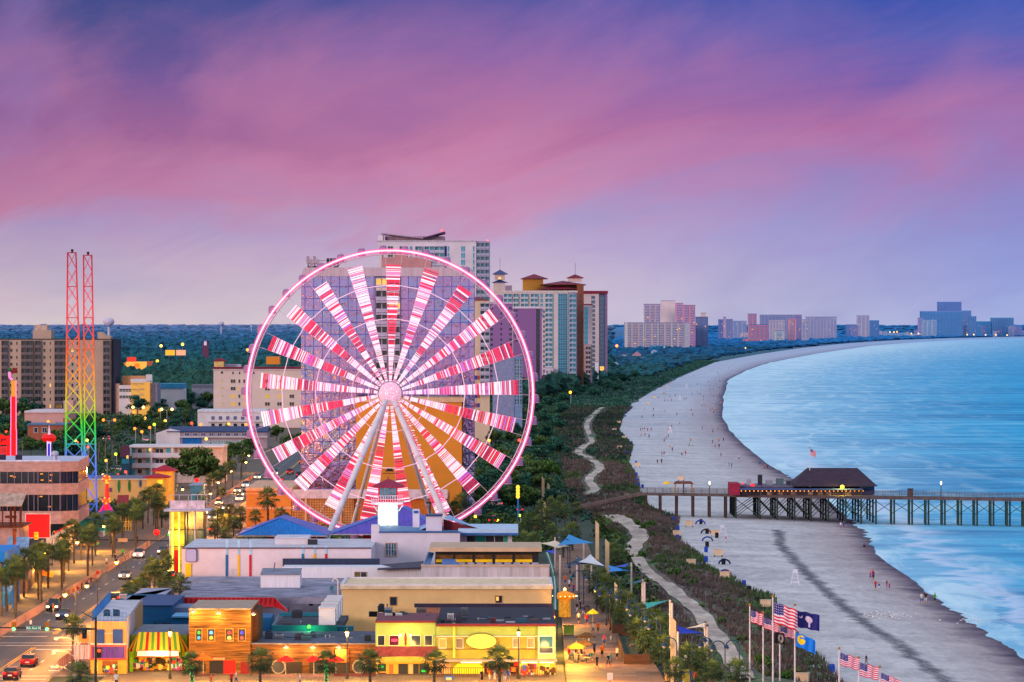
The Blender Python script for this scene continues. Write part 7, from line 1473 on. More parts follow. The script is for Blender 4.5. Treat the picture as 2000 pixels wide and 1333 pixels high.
for px,py,c,sv,rz,lab in((222,922,'white',1,1.57,'white station wagon parked sideways left of the white motel'),(216,932,'teal',0,1.4,'teal car parked in front of the white station wagon'),(204,856,'silver',0,.6,'pale blue car parked under the palms right of the ride towers'),(211,861,'silver',0,.6,'second pale car beside the car under the palms'),(258,826,'grey',0,.4,'grey car in the upper car park by the lamp posts'),(340,818,'dark blue',0,.3,'blue car near the stop lights left of the pink hotel'),(352,822,'silver',0,.3,'silver car near the stop lights left of the pink hotel'),(284,863,'white',1,.2,'white van parked by the hedge lamp posts'),(908,1022,'maroon',0,0,'red lit car right behind the blue restaurant roof'),(925,1022,'red',0,0,'red car beside the yellow lamp right of the wheel'),(962,1023,'red',1,0,'red van between two yellow lamps right of the wheel'),(968,990,'white',1,.4,'white van half hidden by trees right of the wheel'),(1006,1002,'dark blue',1,.5,'blue van parked among trees behind the flower light'),(922,905,'silver',0,.3,'silver car glimpsed behind the right spokes of the wheel')):g=G(px,py);car(g.x,g.y,False,c,sv,lab,'parked cars',rz)
PKF=M(S(206,150,130),.6,.1,1)
for x,ya,yb,lab in((RX0+.35,546,640,'long pale railing along the left kerb nearest the crossing'),(RX0+.35,646,706,'pale railing along the left kerb in front of the palms'),(RX0+.35,716,800,'pale railing along the left kerb below the offices'),(RX0+.35,880,1010,'pale railing along the far left kerb by the lit traffic'),(RX0+.35,1030,1180,'farthest pale railing on the left kerb under the wheel rim'),(RX0+.4,520,540,'short pale railing at the left picture edge'),(RX1-.3,512,546,'orange lit railing at the right kerb by the street corner')):
 f=thing('kerb_railing',lab,'railing',(x,ya,.15));mb=MB();st_=.55 if yb<720 else 1.2;y=ya
 while y<yb:y2=min(yb,y+10);railing(mb,(x+bend(y),y,.15),(x+bend(y2),y2,.15),1.25,PKF,st_,(1,.86,.14),.045);y=y2
 for yy_ in rows(ya,yb,1.004):mb.box(x+bend(yy_)-.02,x+bend(yy_)+.02,yy_,yy_+.9,.4,1.2,PKF)
 mb.build('railing_panel',f)
LGL=E(S(255,200,110),5.0);IRON=M((.02,.022,.028),.5,.1,2)
def crook_lamp(loc,label,group,hh=5.6,d=1,lit=True,blue=False,power=0):
 l=thing('street_lamp',label,'street lamp',loc,group);q=Vector(loc);mb=MB();im=M(S(36,60,96),.5)if blue else IRON
 pts=[q,q+Vector((0,0,hh))]+[q+Vector((d*(.8-.8*math.cos(a)),0,hh+.8*math.sin(a)))for a in(.5,1.0,1.57,2.1,2.7)];mb.path(pts,.07,im,6);mb.lathe([(.16,0),(.16,.3),(.08,.5)],q,im,7);mb.build('post',l)
 e=pts[-1];mb=MB();mb.lathe([(.34,-.55),(.3,-.35),(.10,-.1),(.05,.1)],e,im,9);mb.build('shade',l)
 mb=MB();mb.ball(e+Vector((0,0,-.62)),.33 if lit else .2,LGL if lit else M(S(206,190,180),.3),9,6);mb.build('globe',l)
 if power:point_light('street_lamp_light',e+Vector((0,-.3,-1.0)),(1,.45,.06),power,r=.25)
for k,(px,py,d,lab)in enumerate(((246,1163,-1,'black crook lamp between road and grey stucco building'),(190,1215,-1,'black crook lamp left of the blue roof railing'),(148,1235,-1,'black crook lamp half hidden behind the corner palm'),(70,1140,1,'black crook lamp above the palms by the orange banner'),(134,1118,1,'black crook lamp below the red neon arrow'),(8,1185,1,'black crook lamp at the left picture edge'),(102,1105,1,'crook lamp with bright globe under the billboard'),(187,1082,1,'crook lamp with bright globe by the market awning'),(344,1000,1,'bright lamp at the yellow pavilion corner'),(398,1010,1,'lamp beyond the glass lift tower'),(414,985,1,'lamp between palms on the far pavement'),(440,960,1,'lamp in yellow lit palms on the far pavement'),(470,940,1,'lamp on the far pavement near the wheel rim'),(476,925,1,'highest lamp on the far pavement at the rim'))):g=G(px,py);crook_lamp(g,lab,'crook lamps on the boulevard',d=d,power=1800 if k>2 else 1100)
for px,py,lab in((548,1068,'double globe lamp in front of the blue station roof'),):crook_lamp(G(px,py),lab,None,lit=True)
for yv in(575,600,628,655,684,720,750,785):point_light('pavement_glow',(-79,yv,3.2),(1,.48,.07),4600,r=.6)
def post_lamp(x,lab):
 l=thing('street_lamp',lab,'street lamp',(x,499.5,.1),'lantern posts before the shops');mb=MB();mb.tube((x,499.5,.1),(x,499.5,5.3),.11,IRON,8,.08);mb.lathe([(.2,0),(.2,.5),(.12,.7)],(x,499.5,.1),IRON,8);mb.build('post',l);mb=MB();mb.lathe([(.12,5.2),(.24,5.75),(.2,5.8)],(x,499.5,.1),LGL,8);mb.build('globe',l);mb=MB();mb.lathe([(.3,5.8),(.1,6.1),(.03,6.4)],(x,499.5,.1),IRON,8);mb.build('cap',l);point_light('lantern_light',(x,499,5.6),(1,.65,.25),500,r=.25)
for px,lab in((332,'black lantern post before the striped awning'),(678,'black lantern post before the plank bar'),(1013,'black lantern post before the restaurant with the oval sign')):post_lamp(QX(px,499.5),lab)
def cobra(px,py,tx,ty,lab,lit=True):
 Yv=494.;l=thing('street_lamp',lab,'street lamp',(QX(px,Yv),Yv,0),'grey arm lamps at the corner');mb=MB();a,e=Q(px,py,Yv),Q(tx,ty,Yv);mb.path([(a.x,Yv,0),a,a+(e-a)*.4+Vector((0,0,.45)),e+Vector((.3,0,.05))],.06,M(S(176,160,160),.5),6);mb.build('pole',l);mb=MB();mb.box(e.x-.3,e.x+.32,Yv-.14,Yv+.14,e.z-.05,e.z+.12,M(S(180,180,190),.5));mb.build('lamp_head',l);mb=MB();mb.ball(e+Vector((-.05,0,-.1)),.22,E(S(255,190,70),5.0)if lit else M(S(220,210,200),.4),9,5,.6);mb.build('globe',l)
 if lit:point_light('corner_lamp_light',e+Vector((0,0,-.6)),(1,.45,.06),2600,r=.3)
cobra(152,1258,110,1246,'grey arm lamp over the crossing, upper lit one');cobra(148,1285,106,1273,'grey arm lamp over the crossing, lower lit one');cobra(146,1319,102,1303,'unlit grey arm lamp at the bottom corner',False)
def park_lamp(px,py,hpx,col,lab,two=0):
 g=G(px,py);l=thing('lamp_post',lab,'lamp post',g,'car park lamps among the motels');hh=hpx*g.y/F;mb=MB();mb.tube(g,g+Vector((0,0,hh)),.12,M(S(190,170,170),.5),6);arms=(-2.2,2.2)if two else(-.3,)
 for a in arms:mb.tube(g+Vector((0,0,hh)),g+Vector((a,0,hh+(.5 if two else 0))),.09,M(S(190,170,170),.5),5)
 mb.build('pole',l)
 for a in arms:mb=MB();mb.ball(g+Vector((a,-.2,hh+(.45 if two else .1))),.46*g.y/1300,E(S(*col),4.0),8,5);mb.build('globe',l)
OL,GL2,WL=(255,110,30),(190,230,40),(255,210,120)
for a in((263,836,30,OL,'orange lamp above the upper car park',0),(313,830,28,OL,'orange lamp left of the round headed palms',0),(352,795,22,(255,70,40),'red orange lamp by the traffic lights in the wood',0),(371,793,18,(255,40,40),'red lamp next to the traffic lights in the wood',0),(265,878,40,OL,'orange lamp behind the white motel roof',0),(294,878,42,OL,'second orange lamp behind the white motel roof',0),(303,870,40,GL2,'green lamp beside the two slim palms',0),(394,868,38,OL,'tall orange lamp before the blue roofed motel',0),(451,866,26,GL2,'green lamp before the blue roofed motel',0),(482,868,38,OL,'orange lamp at the wheel rim before the motel',0),(213,855,32,OL,'double armed lamp right of the ride towers, orange and green',1),(270,838,40,WL,'tall double armed lamp by the upper car park',1),(326,838,36,WL,'double armed lamp right of the upper car park',1),(228,906,18,GL2,'green lamp beside the maroon roofed cottage',0),(172,905,44,(255,226,90),'brightest yellow lamp in front of the rainbow towers',0),(931,1030,20,(255,200,50),'yellow lamp right of the wheel, left of two',0),(975,1032,14,(255,200,50),'yellow lamp right of the wheel, right of two',0),(1017,1030,22,GL2,'green yellow lamp under the flower light',0),(232,790,68,WL,'tall white lamp post left of the lit stair tower',0),(241,745,22,(255,220,60),'yellow lamp before the shopping centre',0),(308,728,22,(255,200,40),'yellow star lamp right of the shopping centre',0),(357,705,32,(255,220,60),'yellow star lamp above the far billboards',0),(315,700,24,(255,190,80),'small lamp left of the far billboards',0),(484,716,32,(255,130,50),'orange lamp in the wood beside the wheel rim',0),(1205,690,14,(255,120,60),'orange pair of lamps beside the long slab hotel',0),(1115,795,28,(255,180,40),'yellow lit lamp at the foot of the cream resort',0),(1040,770,15,(255,120,20),'orange lamp at the foot of the ochre resort',0)):park_lamp(*a)
for px,py,lab in((1372,682,'yellow star lamp at the far hotels beach end'),(1390,683,'orange lamp right of the yellow star lamp on the far shore'),(1418,681,'orange lamp below the middle far hotels'),(1456,680,'orange lamp under the red terrace wing'),(1437,668,'orange street light before the pink far tower'),(1617,661,'white lit sign light below the pale violet roofed hotel'),(1738,649,'first of the bright lights on the far low store'),(1746,649,'second of the bright lights on the far low store'),(1752,648.5,'third of the bright lights on the far low store'),(1780,652,'bright light at the left end of the far white hall'),(1794,652,'bright light at the right end of the far white hall'),(1889,654,'street light under the stepped far tower'),(1902,654,'street light under the far twin slab'),(1925,654.5,'street light left of the far pale twin block'),(1945,654.5,'street light under the far pale twin block'),(1967,655,'street light right of the far pale twin block')):
 Yv=7000 if py>675 else 14000;l=thing('street_lamp',lab,'street lamp',(QX(px,Yv),Yv,0),'lights along the far shore');mb=MB();q=Q(px,py,Yv);mb.tube((q.x,Yv,0),q,.3,DARK,4);mb.build('pole',l);mb=MB();mb.ball(q,1.3*Yv/7000,E(S(255,200,120),2.0),7,5);mb.build('globe',l)
t=thing('traffic_signal','black signal mast with arm carrying green signals and a street name sign','traffic signal',G(187,1338));Yv=492.;q=Q(187,1205,Yv);mb=MB();mb.tube((q.x,Yv,0),q,.2,IRON,10,.15);mb.build('mast',t);mb=MB();mb.tube(Q(187,1229,Yv),Q(-10,1226,Yv),.12,IRON,7,.07);mb.tube(Q(186,1210,Yv),Q(160,1196,Yv),.06,IRON,6);mb.build('arm',t)
for px,green in((27,1),(92,1),(194,0),(165,2)):
 y0=1221 if green else 1272;mb=MB();c=Q(px,y0+(0 if green!=2 else 14),Yv-.25);mb.box(c.x-.28,c.x+.28,c.y-.1,c.y+.1,c.z-.8,c.z+.35,M(S(30,26,26),.6)if green!=1 else M(S(200,110,30),.6));hd=mb.build('signal_head',t);mb=MB()
 if green==1:mb.ball(c+Vector((0,-.14,-.5)),.2,E(S(90,255,150),4.0),8,5)
 elif green==0:mb.ball(c+Vector((0,-.14,.05)),.2,E(S(255,60,20),4.0),8,5)
 else :mb.ball(c+Vector((0,-.14,.05)),.14,DARK,8,5)
 mb.build('lens',hd)
mb=MB();a,b_=Q(52,1231,Yv-.2),Q(79,1223.5,Yv-.2);mb.box(a.x,b_.x,a.y-.03,a.y,a.z,b_.z,M(S(16,120,60),.5,.03,1,em=.15));sg=mb.build('street_sign',t);frame4(t,'sign_edge',51.7,79.3,1223.2,1231.3,Yv-.2,M(S(226,230,226),.5),.5,.05)
def word(txt,p,size,mat,parent,name='lettering'):
 cu=bpy.data.curves.new(name,'FONT');cu.body=txt;cu.size=size;cu.extrude=.004;cu.align_x='CENTER';cu.align_y='CENTER';tmp=bpy.data.objects.new(name,cu);COL.objects.link(tmp);me=bpy.data.meshes.new_from_object(tmp.evaluated_get(bpy.context.evaluated_depsgraph_get()));bpy.data.objects.remove(tmp);me.materials.clear();me.materials.append(mat)
 o=bpy.data.objects.new(name,me);COL.objects.link(o);o.parent=parent;off=Vector((0,0,0));q=parent
 while q is not None:off=off+Vector(q.location);q=q.parent
 o.location=Vector(p)-off;o.rotation_euler=(math.radians(90),0,0);return o
word('9th Ave N',((a.x+b_.x)/2,a.y-.05,(a.z+b_.z)/2),.40,E((1,1,1),.8),sg)
for px,lab in((219,'dark signal mast arm across the boulevard by the market awning'),):
 Yv=800.;t=thing('traffic_signal',lab,'traffic signal',(QX(340,Yv),Yv,0));mb=MB();mb.tube((QX(336,Yv),Yv,0),Q(336,1052,Yv),.16,IRON,7);mb.tube(Q(336,1057,Yv),Q(172,1054,Yv),.10,IRON,6);mb.build('mast',t);blk(t,'sign_board',230,249,1052,Yv-.2,.1,M(S(206,160,130),.6),1059)
 for p_ in(217,268):blk(t,'signal_head',p_-1.5,p_+1.5,1048,Yv-.3,.25,DARK,1062)
 mb=MB();mb.ball(Q(306,1040,Yv-.2),.6,E(S(255,20,20),2.0,True),10,6);mb.build('red_lens',t);blk(t,'green_sign',327,332,1043.5,Yv-.2,.1,E(S(40,220,60),1.0),1047)
for px,py,hpx,lab,big in((60,1290,16,'orange traffic cone with white bands on the yellow line',0),(23,1318,16,'orange and white construction barrel at the crossing',1)):
 g=G(px,py);t=thing('traffic_cone' if not big else 'road_barrel',lab,'cone' if not big else 'barrel',g);mb=MB();om=M(S(236,60,14),.5,.05,1,em=.2);hh=hpx*g.y/F
 if big:
  for i in range(5):mb.lathe([(.34-.02*i,hh*.19*i),(.33-.02*i,hh*.19*(i+1))],g,om if i%2==0 else WHITE,12)
  mb.lathe([(.42,-.02),(.42,.08)],g,DARK,10);mb.lathe([(.1,hh*.95),(.1,hh*1.03)],g,om,8)
 else :
  mb.box(g.x-.22,g.x+.22,g.y-.22,g.y+.22,0,.06,om)
  for i in range(4):mb.lathe([(.19-.04*i,.06+hh*.24*i),(.16-.04*i,.06+hh*.24*(i+1))],g,om if i%2==0 else WHITE,10)
 mb.build('cone_body' if not big else 'barrel_body',t)
Yv=720.;t=thing('lift_tower','glazed lookout tower with railed deck and yellow neon tubes beside the boulevard','tower',(QX(372,Yv),Yv,0));stl=M(S(206,190,206),.5,.1,1);blk(t,'deck',320,411,996,Yv-1,7,M(S(190,180,200),.6),999.5)
blk(t,'glass_core',362,400,1000,Yv,4,M(S(60,100,90),.1,.5,.8,spec=.7,em=.12));blk(t,'lit_shaft',333,360,1000,Yv+.2,3,M(S(206,170,40),.3,.4,.8,em=.45))
for px in(332,361,366,381,398):tubes(t,'column',[(Q(px,1000,Yv-.2),(QX(px,Yv),Yv-.2,0))],.12 if px>340 else .08,IRON if px in(366,398,361)else stl)
for y0 in(1035,1068):tubes(t,'cross_beam',[(Q(333,y0,Yv-.2),Q(400,y0,Yv-.2))],.1,IRON)
for px in(337,350):tubes(t,'neon_tube',[(Q(px,1001,Yv-.5),Q(px,1140,Yv-.5))],.13,E(S(255,240,90),2.0,True),6)
blk(t,'red_panel',340,349,1075,Yv-.4,.2,redm,1130);
for a,b_,y0 in((333,402,978),):
 for k in range(4):blk(t,'glass_panel',a+17*k,a+16.4+17*k,y0,Yv-.9,.06,M(S(206,190,222),.25,.25,1),995)
mb=MB();railing(mb,Q(332,996,Yv-.9),Q(404,996,Yv-.9),2.6,stl,1.5,(1,.6),.06);railing(mb,Q(374,996,Yv+5),Q(412,996,Yv+5),2.7,stl,1.6,(1,.5),.06);mb.build('deck_railing',t)
mb=MB();c=Q(424,1010,Yv)
for k in range(26):a=k*.55;z=c.z*(1-k/26);mb.tube((c.x,Yv+1,z),(c.x+.9*math.cos(a),Yv+1+.9*math.sin(a),z),.06,IRON,4);mb.tube((c.x+.9*math.cos(a),Yv+1+.9*math.sin(a),z),(c.x+.9*math.cos(a+.55),Yv+1+.9*math.sin(a+.55),z-c.z/26+.9),.04,IRON,4)
mb.tube((c.x,Yv+1,0),(c.x,Yv+1,c.z+1),.1,IRON,6);mb.build('spiral_stair',t);point_light('lift_tower_light',Q(345,1050,Yv-2),(1,.85,.25),500,r=.4)
Yv=880.;t=thing('lit_column','blue column topped by a tall yellow stack of glowing petals','light column',(QX(1012,Yv),Yv,0));mb=MB();mb.tube((QX(1012,Yv),Yv,0),Q(1012,972,Yv),.2,M(S(30,110,160),.5,em=.1),8);mb.build('column',t)
for k in range(4):mb=MB();mb.lathe([(.2,-.45),(.42,-.15),(.36,.2),(.15,.45)],Q(1011.5,952+6*k,Yv),E(S(255,190,50),1.8,True),10);mb.build('petal_lamp',t)
for px,py,hpx,lab in((118,890,56,'leaning wooden pole behind the rainbow towers'),(192,905,42,'wooden pole right of the rainbow towers'),(205,905,52,'taller wooden pole beside the white station wagon'),(218,908,44,'leaning wooden pole above the white station wagon'),(43,893,26,'wooden cross pole behind the office roof')):
 g=G(px,py);t=thing('utility_pole',lab,'pole',g,'wooden poles');hh=hpx*g.y/F;mb=MB();mb.tube(g,g+Vector((.3,0,hh)),.16,M(S(150,110,96),.9,.2,1),7,.11);mb.build('pole',t);mb=MB();mb.box(g.x-.7,g.x+1.3,g.y-.06,g.y+.06,hh*.9,hh*.9+.14,BARK);mb.build('cross_arm',t)
rr4=random.Random(8)
for k in range(34):
 Yv=rr4.uniform(960,2300);x=rr4.uniform(-.125*Yv,-93+bend(Yv))if k<26 else rr4.uniform(-30,4);g=Vector((x,Yv,0));px=CX+x*F/Yv;py=640+F*H/Yv
 park_lamp(px,py,rr4.uniform(3.5,6.0)*F/Yv,rr4.choice(((255,120,30),(255,180,70),(255,150,50),(255,60,30))),'small warm lamp among the trees and roofs %s'%('left of the wheel' if k<26 else 'right of the wheel'))
for yv in(505,528,552,576,602,630,660,692,726,762,800,840,890,940,1000,1060,1120):point_light('road_fill_light',(-61.5+bend(yv),yv,6.0),(1,.36,.05),5200 if yv<830 else 14000,r=.6)  # amber fill lights added above the road, without fixtures
#people
SKIN,SHIRT,PANT,HAIR=M(S(196,140,112),.6,.05,3),M(S(200,20,20),.8,.05,3),M(S(30,34,60),.8,.05,3),M(S(40,26,20),.8,.05,3)
def make_person(pose):
 t=thing('person','x','person');s={'stand':(0,0,.0),'walk':(.28,-.25,.12),'sit':(0,0,0)}[pose];hz_=.92 if pose!='sit' else .45
 V=[(0,0,hz_),(0,0,hz_+.28),(0,.01,hz_+.50),(0,.02,hz_+.60),(0,.03,hz_+.70),(0,.03,hz_+.80)];RR=[.15,.135,.155,.055,.085,.075];Ed=[(0,1),(1,2),(2,3),(3,4),(4,5)]
 for k,sd in enumerate((-1,1)):
  st=(s[0],s[1])[k];o=len(V)
  if pose=='sit':V+=[(.1*sd,.02,.46),(.11*sd,.44,.47),(.11*sd,.46,.08),(.11*sd,.60,.03)]
  else :V+=[(.1*sd,0,.86),(.10*sd,st*.55,.48),(.10*sd,st,.08),(.11*sd,st+.15,.03)]
  RR+=[.10,.068,.045,.035];Ed+=[(0,o),(o,o+1),(o+1,o+2),(o+2,o+3)];o=len(V);a=-st*.8+(.25 if pose=='sit' else 0)
  V+=[(.20*sd,.01,hz_+.50),(.25*sd,a*.4,hz_+.22),(.25*sd,a+.06,hz_-.02),(.25*sd,a+.09,hz_-.10)];RR+=[.06,.046,.032,.036];Ed+=[(2,o),(o,o+1),(o+1,o+2),(o+2,o+3)]
  for f in range(5):
   q=len(V);fx=(-.034+.017*f)if f<4 else-.05*sd;V.append((.25*sd+(fx*.3),a+.09+fx,hz_-(.185-.008*abs(f-1.5)if f<4 else .13)));RR.append(.009);Ed.append((o+3,q))
 me=bpy.data.meshes.new('b');me.from_pydata(V,Ed,[]);o=bpy.data.objects.new('b',me);COL.objects.link(o);md=o.modifiers.new('s','SKIN');
 for i,r in enumerate(RR):me.skin_vertices[0].data[i].radius=(r,r)
 me.skin_vertices[0].data[0].use_root=True;o.modifiers.new('d','SUBSURF').levels=1
 m2=bpy.data.meshes.new_from_object(o.evaluated_get(bpy.context.evaluated_depsgraph_get()));bpy.data.objects.remove(o)
 for m_ in(SKIN,SHIRT,PANT,HAIR):m2.materials.append(m_)
 for p in m2.polygons:
  c=p.center;z=c.z-hz_;p.use_smooth=True
  p.material_index=1 if(-.02<z<.57 and(abs(c.x)<.19 or z>.26))else(2 if(z<=-.02 and abs(c.x)<.2 and(c.z>.42 if pose!='sit' else c.y<.34))else(3 if z>.74+.10*(c.y>.04)or(z>.66 and c.y<.0)else 0))
 b=bpy.data.objects.new('body',m2);COL.objects.link(b);b.parent=t;return t
PP={k:make_person(k)for k in('stand','walk','sit')};PROTOS+=list(PP.values())
COLR={'red':(206,20,24),'white':(226,222,224),'black':(24,24,28),'pink':(226,60,130),'blue':(30,70,170),'orange':(230,110,30),'teal':(40,150,170),'grey':(120,116,124),'dark':(44,40,60),'purple':(90,50,120),'green':(40,190,40)}
def people(place,lst,on=None,z=.3):
 for a in lst:
  px,py,c=a[:3];pose=a[3]if len(a)>3 else R.choice(('stand','walk'));g=B(px,py)if on is None else G(px,py,z)
  clone(PP[pose],g,R.uniform(0,6.28),R.uniform(.94,1.06)*(.66 if len(a)>4 else 1),'%s in %s top %s%s'%('child' if len(a)>4 else 'person',c,{'sit':'sitting ','walk':'walking ','stand':'standing '}[pose],place),'people '+place,{SHIRT:M(S(*COLR[c]),.8,.05,3),PANT:M(S(*COLR[R.choice(('dark','black','grey','blue','white'))]),.8,.05,3)})
people('on the wet sand nearest the waves below the pier',[(1700,1133,'pink'),(1706,1134,'purple'),(1704,1131,'orange'),(1710,1153,'red'),(1717,1152,'blue','stand',1),(1732,1153,'black'),(1737,1152,'pink','stand',1),(1800,1180,'white'),(1808,1179,'black'),(1826,1178,'green')])
people('in the shade under the pier end',[(1642,1034,'white'),(1648,1033,'blue'),(1688,1074,'dark','sit')]);people('beside the white lifeguard chair below the pier',[(1418,1062,'pink')]);people('on the sand behind the small flags',[(1692,1304,'dark')])
people('in the group near the lifeguard chair beyond the pier',[(1251,844,'dark'),(1255,844,'black'),(1259,843,'purple'),(1265,844,'red'),(1272,843,'dark'),(1253,853,'orange','sit'),(1305,845,'pink'),(1312,838,'black')])
people('alone or in pairs on the wide sand beyond the pier',[(1331,891,'black','sit'),(1339,890,'red'),(1284,907,'black'),(1292,907,'dark'),(1413,864,'dark'),(1443,899,'white'),(1424,913,'dark'),(1429,914,'teal'),(1484,909,'blue','sit'),(1494,917,'orange'),(1499,918,'dark')])
people('by the waterline at the far bend of the beach',[(1371,796,'blue'),(1375,796,'black'),(1379,795,'pink'),(1394,808,'red'),(1398,803,'orange'),(1402,805,'dark'),(1411,804,'black'),(1419,833,'dark'),(1408,789,'pink'),(1392,793,'teal'),(1398,792,'red'),(1419,775,'dark'),(1405,773,'red'),(1412,763,'pink'),(1417,761,'dark'),(1393,763,'blue'),(1387,763,'dark'),(1405,760,'black')])
people('on the sand at the far bend, away from the water',[(1336,782,'dark'),(1340,782,'black'),(1319,776,'blue'),(1374,784,'dark'),(1374,778,'red'),(1352,772,'dark'),(1367,772,'black'),(1362,769,'teal'),(1298,785,'pink'),(1304,786,'dark'),(1311,785,'red'),(1369,763,'dark'),(1362,753,'blue'),(1384,749,'dark'),(1406,747,'black'),(1403,733,'dark'),(1401,730,'black'),(1430,716,'red'),(1424,719,'dark'),(1350,806,'dark'),(1322,813,'dark')])
rr6=random.Random(17);_l=[]
while len(_l)<40:
 px,py=rr6.uniform(1250,1440),rr6.uniform(712,900);g=B(px,py)
 if dune_x(g.y)+8<g.x<shore_x(g.y)-4:_l.append((px,py,rr6.choice(list(COLR))))
people('scattered over the beach beyond the pier',_l)
DK='deck'
people('on the boardwalk planks',[(1158,1239,'white'),(1168,1239,'orange'),(1193,1255,'grey'),(1166,1307,'dark'),(1188,1304,'black'),(1193,1302,'teal'),(1161,1280,'blue'),(1104,1143,'orange'),(1115,1142,'teal'),(1128,1182,'white'),(1134,1196,'black'),(1127,1198,'dark'),(1139,1206,'blue'),(1120,1160,'pink'),(1112,1152,'white'),(1146,1222,'red'),(1180,1262,'pink'),(1205,1290,'white'),(1150,1258,'purple'),(1176,1285,'orange'),(1130,1218,'white'),(1118,1176,'red')],DK)
people('on the bench side and planters of the boardwalk',[(1231,1277,'red','sit'),(1236,1276,'dark','sit'),(1340,1296,'white','sit'),(1358,1330,'red','sit')],DK);people('at the cafe tables under the thatched parasols',[(1111,1284,'red','sit'),(1118,1287,'white','sit'),(1125,1284,'black','sit'),(1135,1283,'dark','sit'),(1151,1292,'blue','sit'),(1156,1290,'teal','sit')],DK)
people('in the open bar of the corner restaurant',[(957,1334,'orange','stand'),(966,1334,'white','stand'),(986,1334,'grey','stand'),(993,1334,'blue','stand'),(941,1335,'dark','stand')],DK,.1);people('on the square in front of the wooden bars',[(586,1343,'white','stand'),(452,1340,'red','walk'),(461,1339,'white','walk'),(227,1343,'white','stand'),(412,1345,'orange','walk')],DK,.15)
people('under the palms on the left pavement',[(191,1133,'red'),(178,1146,'purple'),(152,1164,'red'),(160,1158,'dark'),(144,1168,'orange'),(104,1200,'orange'),(208,1107,'white'),(240,1090,'green'),(118,1185,'black'),(225,1100,'dark'),(60,1232,'white')],DK,.15)
#boardwalk furniture
TAN=M(S(236,196,150),.7,.1,.6);PW=M(S(232,206,196),.5,.08,1)
for x0,x1,y0,y1,Yv,lab in((1058,1063.5,930,962,1000,'tan slant topped pylon farthest left in the thicket'),(1069,1074,943,966,990,'tan slant topped pylon right beside the farthest one'),(1061,1066,978,1008,900,'tan slant topped pylon alone above the thicket palms'),(1163,1170,1017,1088,745,'tan slant topped pylon above the turquoise sails'),(1182,1190,1052,1120,700,'tan slant topped pylon beside the white tented sail'),(1200,1206,1137,1200,610,'tan slant topped pylon among the planter palms'),(1310,1320.5,1203,1360,486,'big tan slant topped pylon nearest the viewer')):
 t=thing('pylon',lab,'pylon',(QX((x0+x1)/2,Yv),Yv,0),'tan boardwalk pylons');a,b_=QX(x0,Yv),QX(x1,Yv);w_=b_-a;z=QZ(y0,Yv);mb=MB();mb.slab([(a,0),(b_,0),(b_,z-w_*1.1),(a,z)],Yv,Yv+w_,'y',TAN);mb.build('shaft',t);mb=MB();mb.box(a-.08,b_+.08,Yv-.08,Yv+w_+.08,-.1,.8,M(S(170,120,90),.8));mb.build('plinth',t)
for i,(px,y0,Yv,lab)in enumerate(((1084,1049,720,'white pole at the beige sails'),(1094,1083,655,'white pole at the corner of the striped slide awning'),(1127,1088,665,'white pole under the dark green sail'),(1140,1055,720,'white pole right of the turquoise tented sail'),(1155,1103,650,'thin tan pole under the white tented sail'),(1233,1098,640,'white pole right of the cyan sail'),(1255,1131,575,'left one of the white pole pair at the teal sail'),(1259,1136,574,'right one of the white pole pair at the teal sail'),(1309,1171,530,'left one of the white pole pair behind the big pylon'),(1312.5,1177,529,'right one of the white pole pair behind the big pylon'),(1377,1216,520,'left one of the white pole pair at the blue sail'),(1381.5,1222,519,'right one of the white pole pair at the blue sail'),(1324,1233,500,'short white pole with dark ball at the blue sail'))):
 t=thing('sail_pole',lab,'pole',(QX(px,Yv),Yv,0),'sail shade poles');q=Q(px,y0,Yv);mb=MB();mb.tube((q.x,Yv,0),q,.17,PW,8,.14);mb.build('pole',t);mb=MB();mb.lathe([(.2,-.05),(.2,.06),(.08,.12)],q,DARK,8);mb.build('cap',t)
for pts,c,lab,nm in(([(1054,1061,715),(1084,1056,716),(1116,1068,712),(1090,1071,705)],(236,206,180),'beige sail shade over the restaurant corner',0),([(1086,1052,719),(1108,1058,716),(1128,1061,712)],(20,70,220),'blue sail behind the turquoise sail',0),([(1088,1066,700),(1111,1044,720),(1160,1061,715)],(20,140,206),'turquoise peaked sail shade',0),([(1064,1076,680),(1084,1074,690),(1083,1083,680)],(20,70,210),'small blue sail by the slide awning',0),([(1102,1106,650),(1128,1089,664),(1166,1101,655)],(10,54,76),'dark green sail shade over the boardwalk poles',0),([(1130,1098,655),(1153,1083,668),(1181,1106,650)],(226,216,222),'white tented sail right of the dark green one',0),([(1188,1104,640),(1232,1115,640),(1190,1117,632)],(20,140,220),'cyan triangular sail behind the slant topped pylon',0),([(1198,1107,646),(1230,1100,641),(1222,1108,636)],(30,70,200),'narrow blue sail above the cyan one',0),([(1224,1140,580),(1254,1132,575),(1253,1138,573)],(10,90,120),'narrow teal sail at the white pole pair',0),([(1258,1178,545),(1308,1172,531),(1262,1190,540)],(10,130,150),'teal sail left of the big pylon',0),([(1322,1222,505),(1374,1237,520),(1325,1238,503)],(24,60,206),'royal blue sail right of the big pylon',0),([(1338,1228,522),(1377,1217,521),(1378,1224,516)],(236,206,180),'beige sail above the royal blue one',0)):
 t=thing('shade_sail',lab,'sail shade',Q(*pts[0]),'sail shades');P=[Q(*p)for p in pts];mb=MB();c0=sum(P,Vector((0,0,0)))/len(P)-Vector((0,0,.12));m_=M(S(*c),.6,.08,.8,em=.04)
 mb.add(P+[c0]+[(a+b_)/2*.85+c0*.15 for a,b_ in zip(P,P[1:]+P[:1])],[f for k in range(len(P))for f in((k,len(P)+1+k,len(P)),(len(P)+1+k,(k+1)%len(P),len(P)))],m_);mb.build('cloth',t)
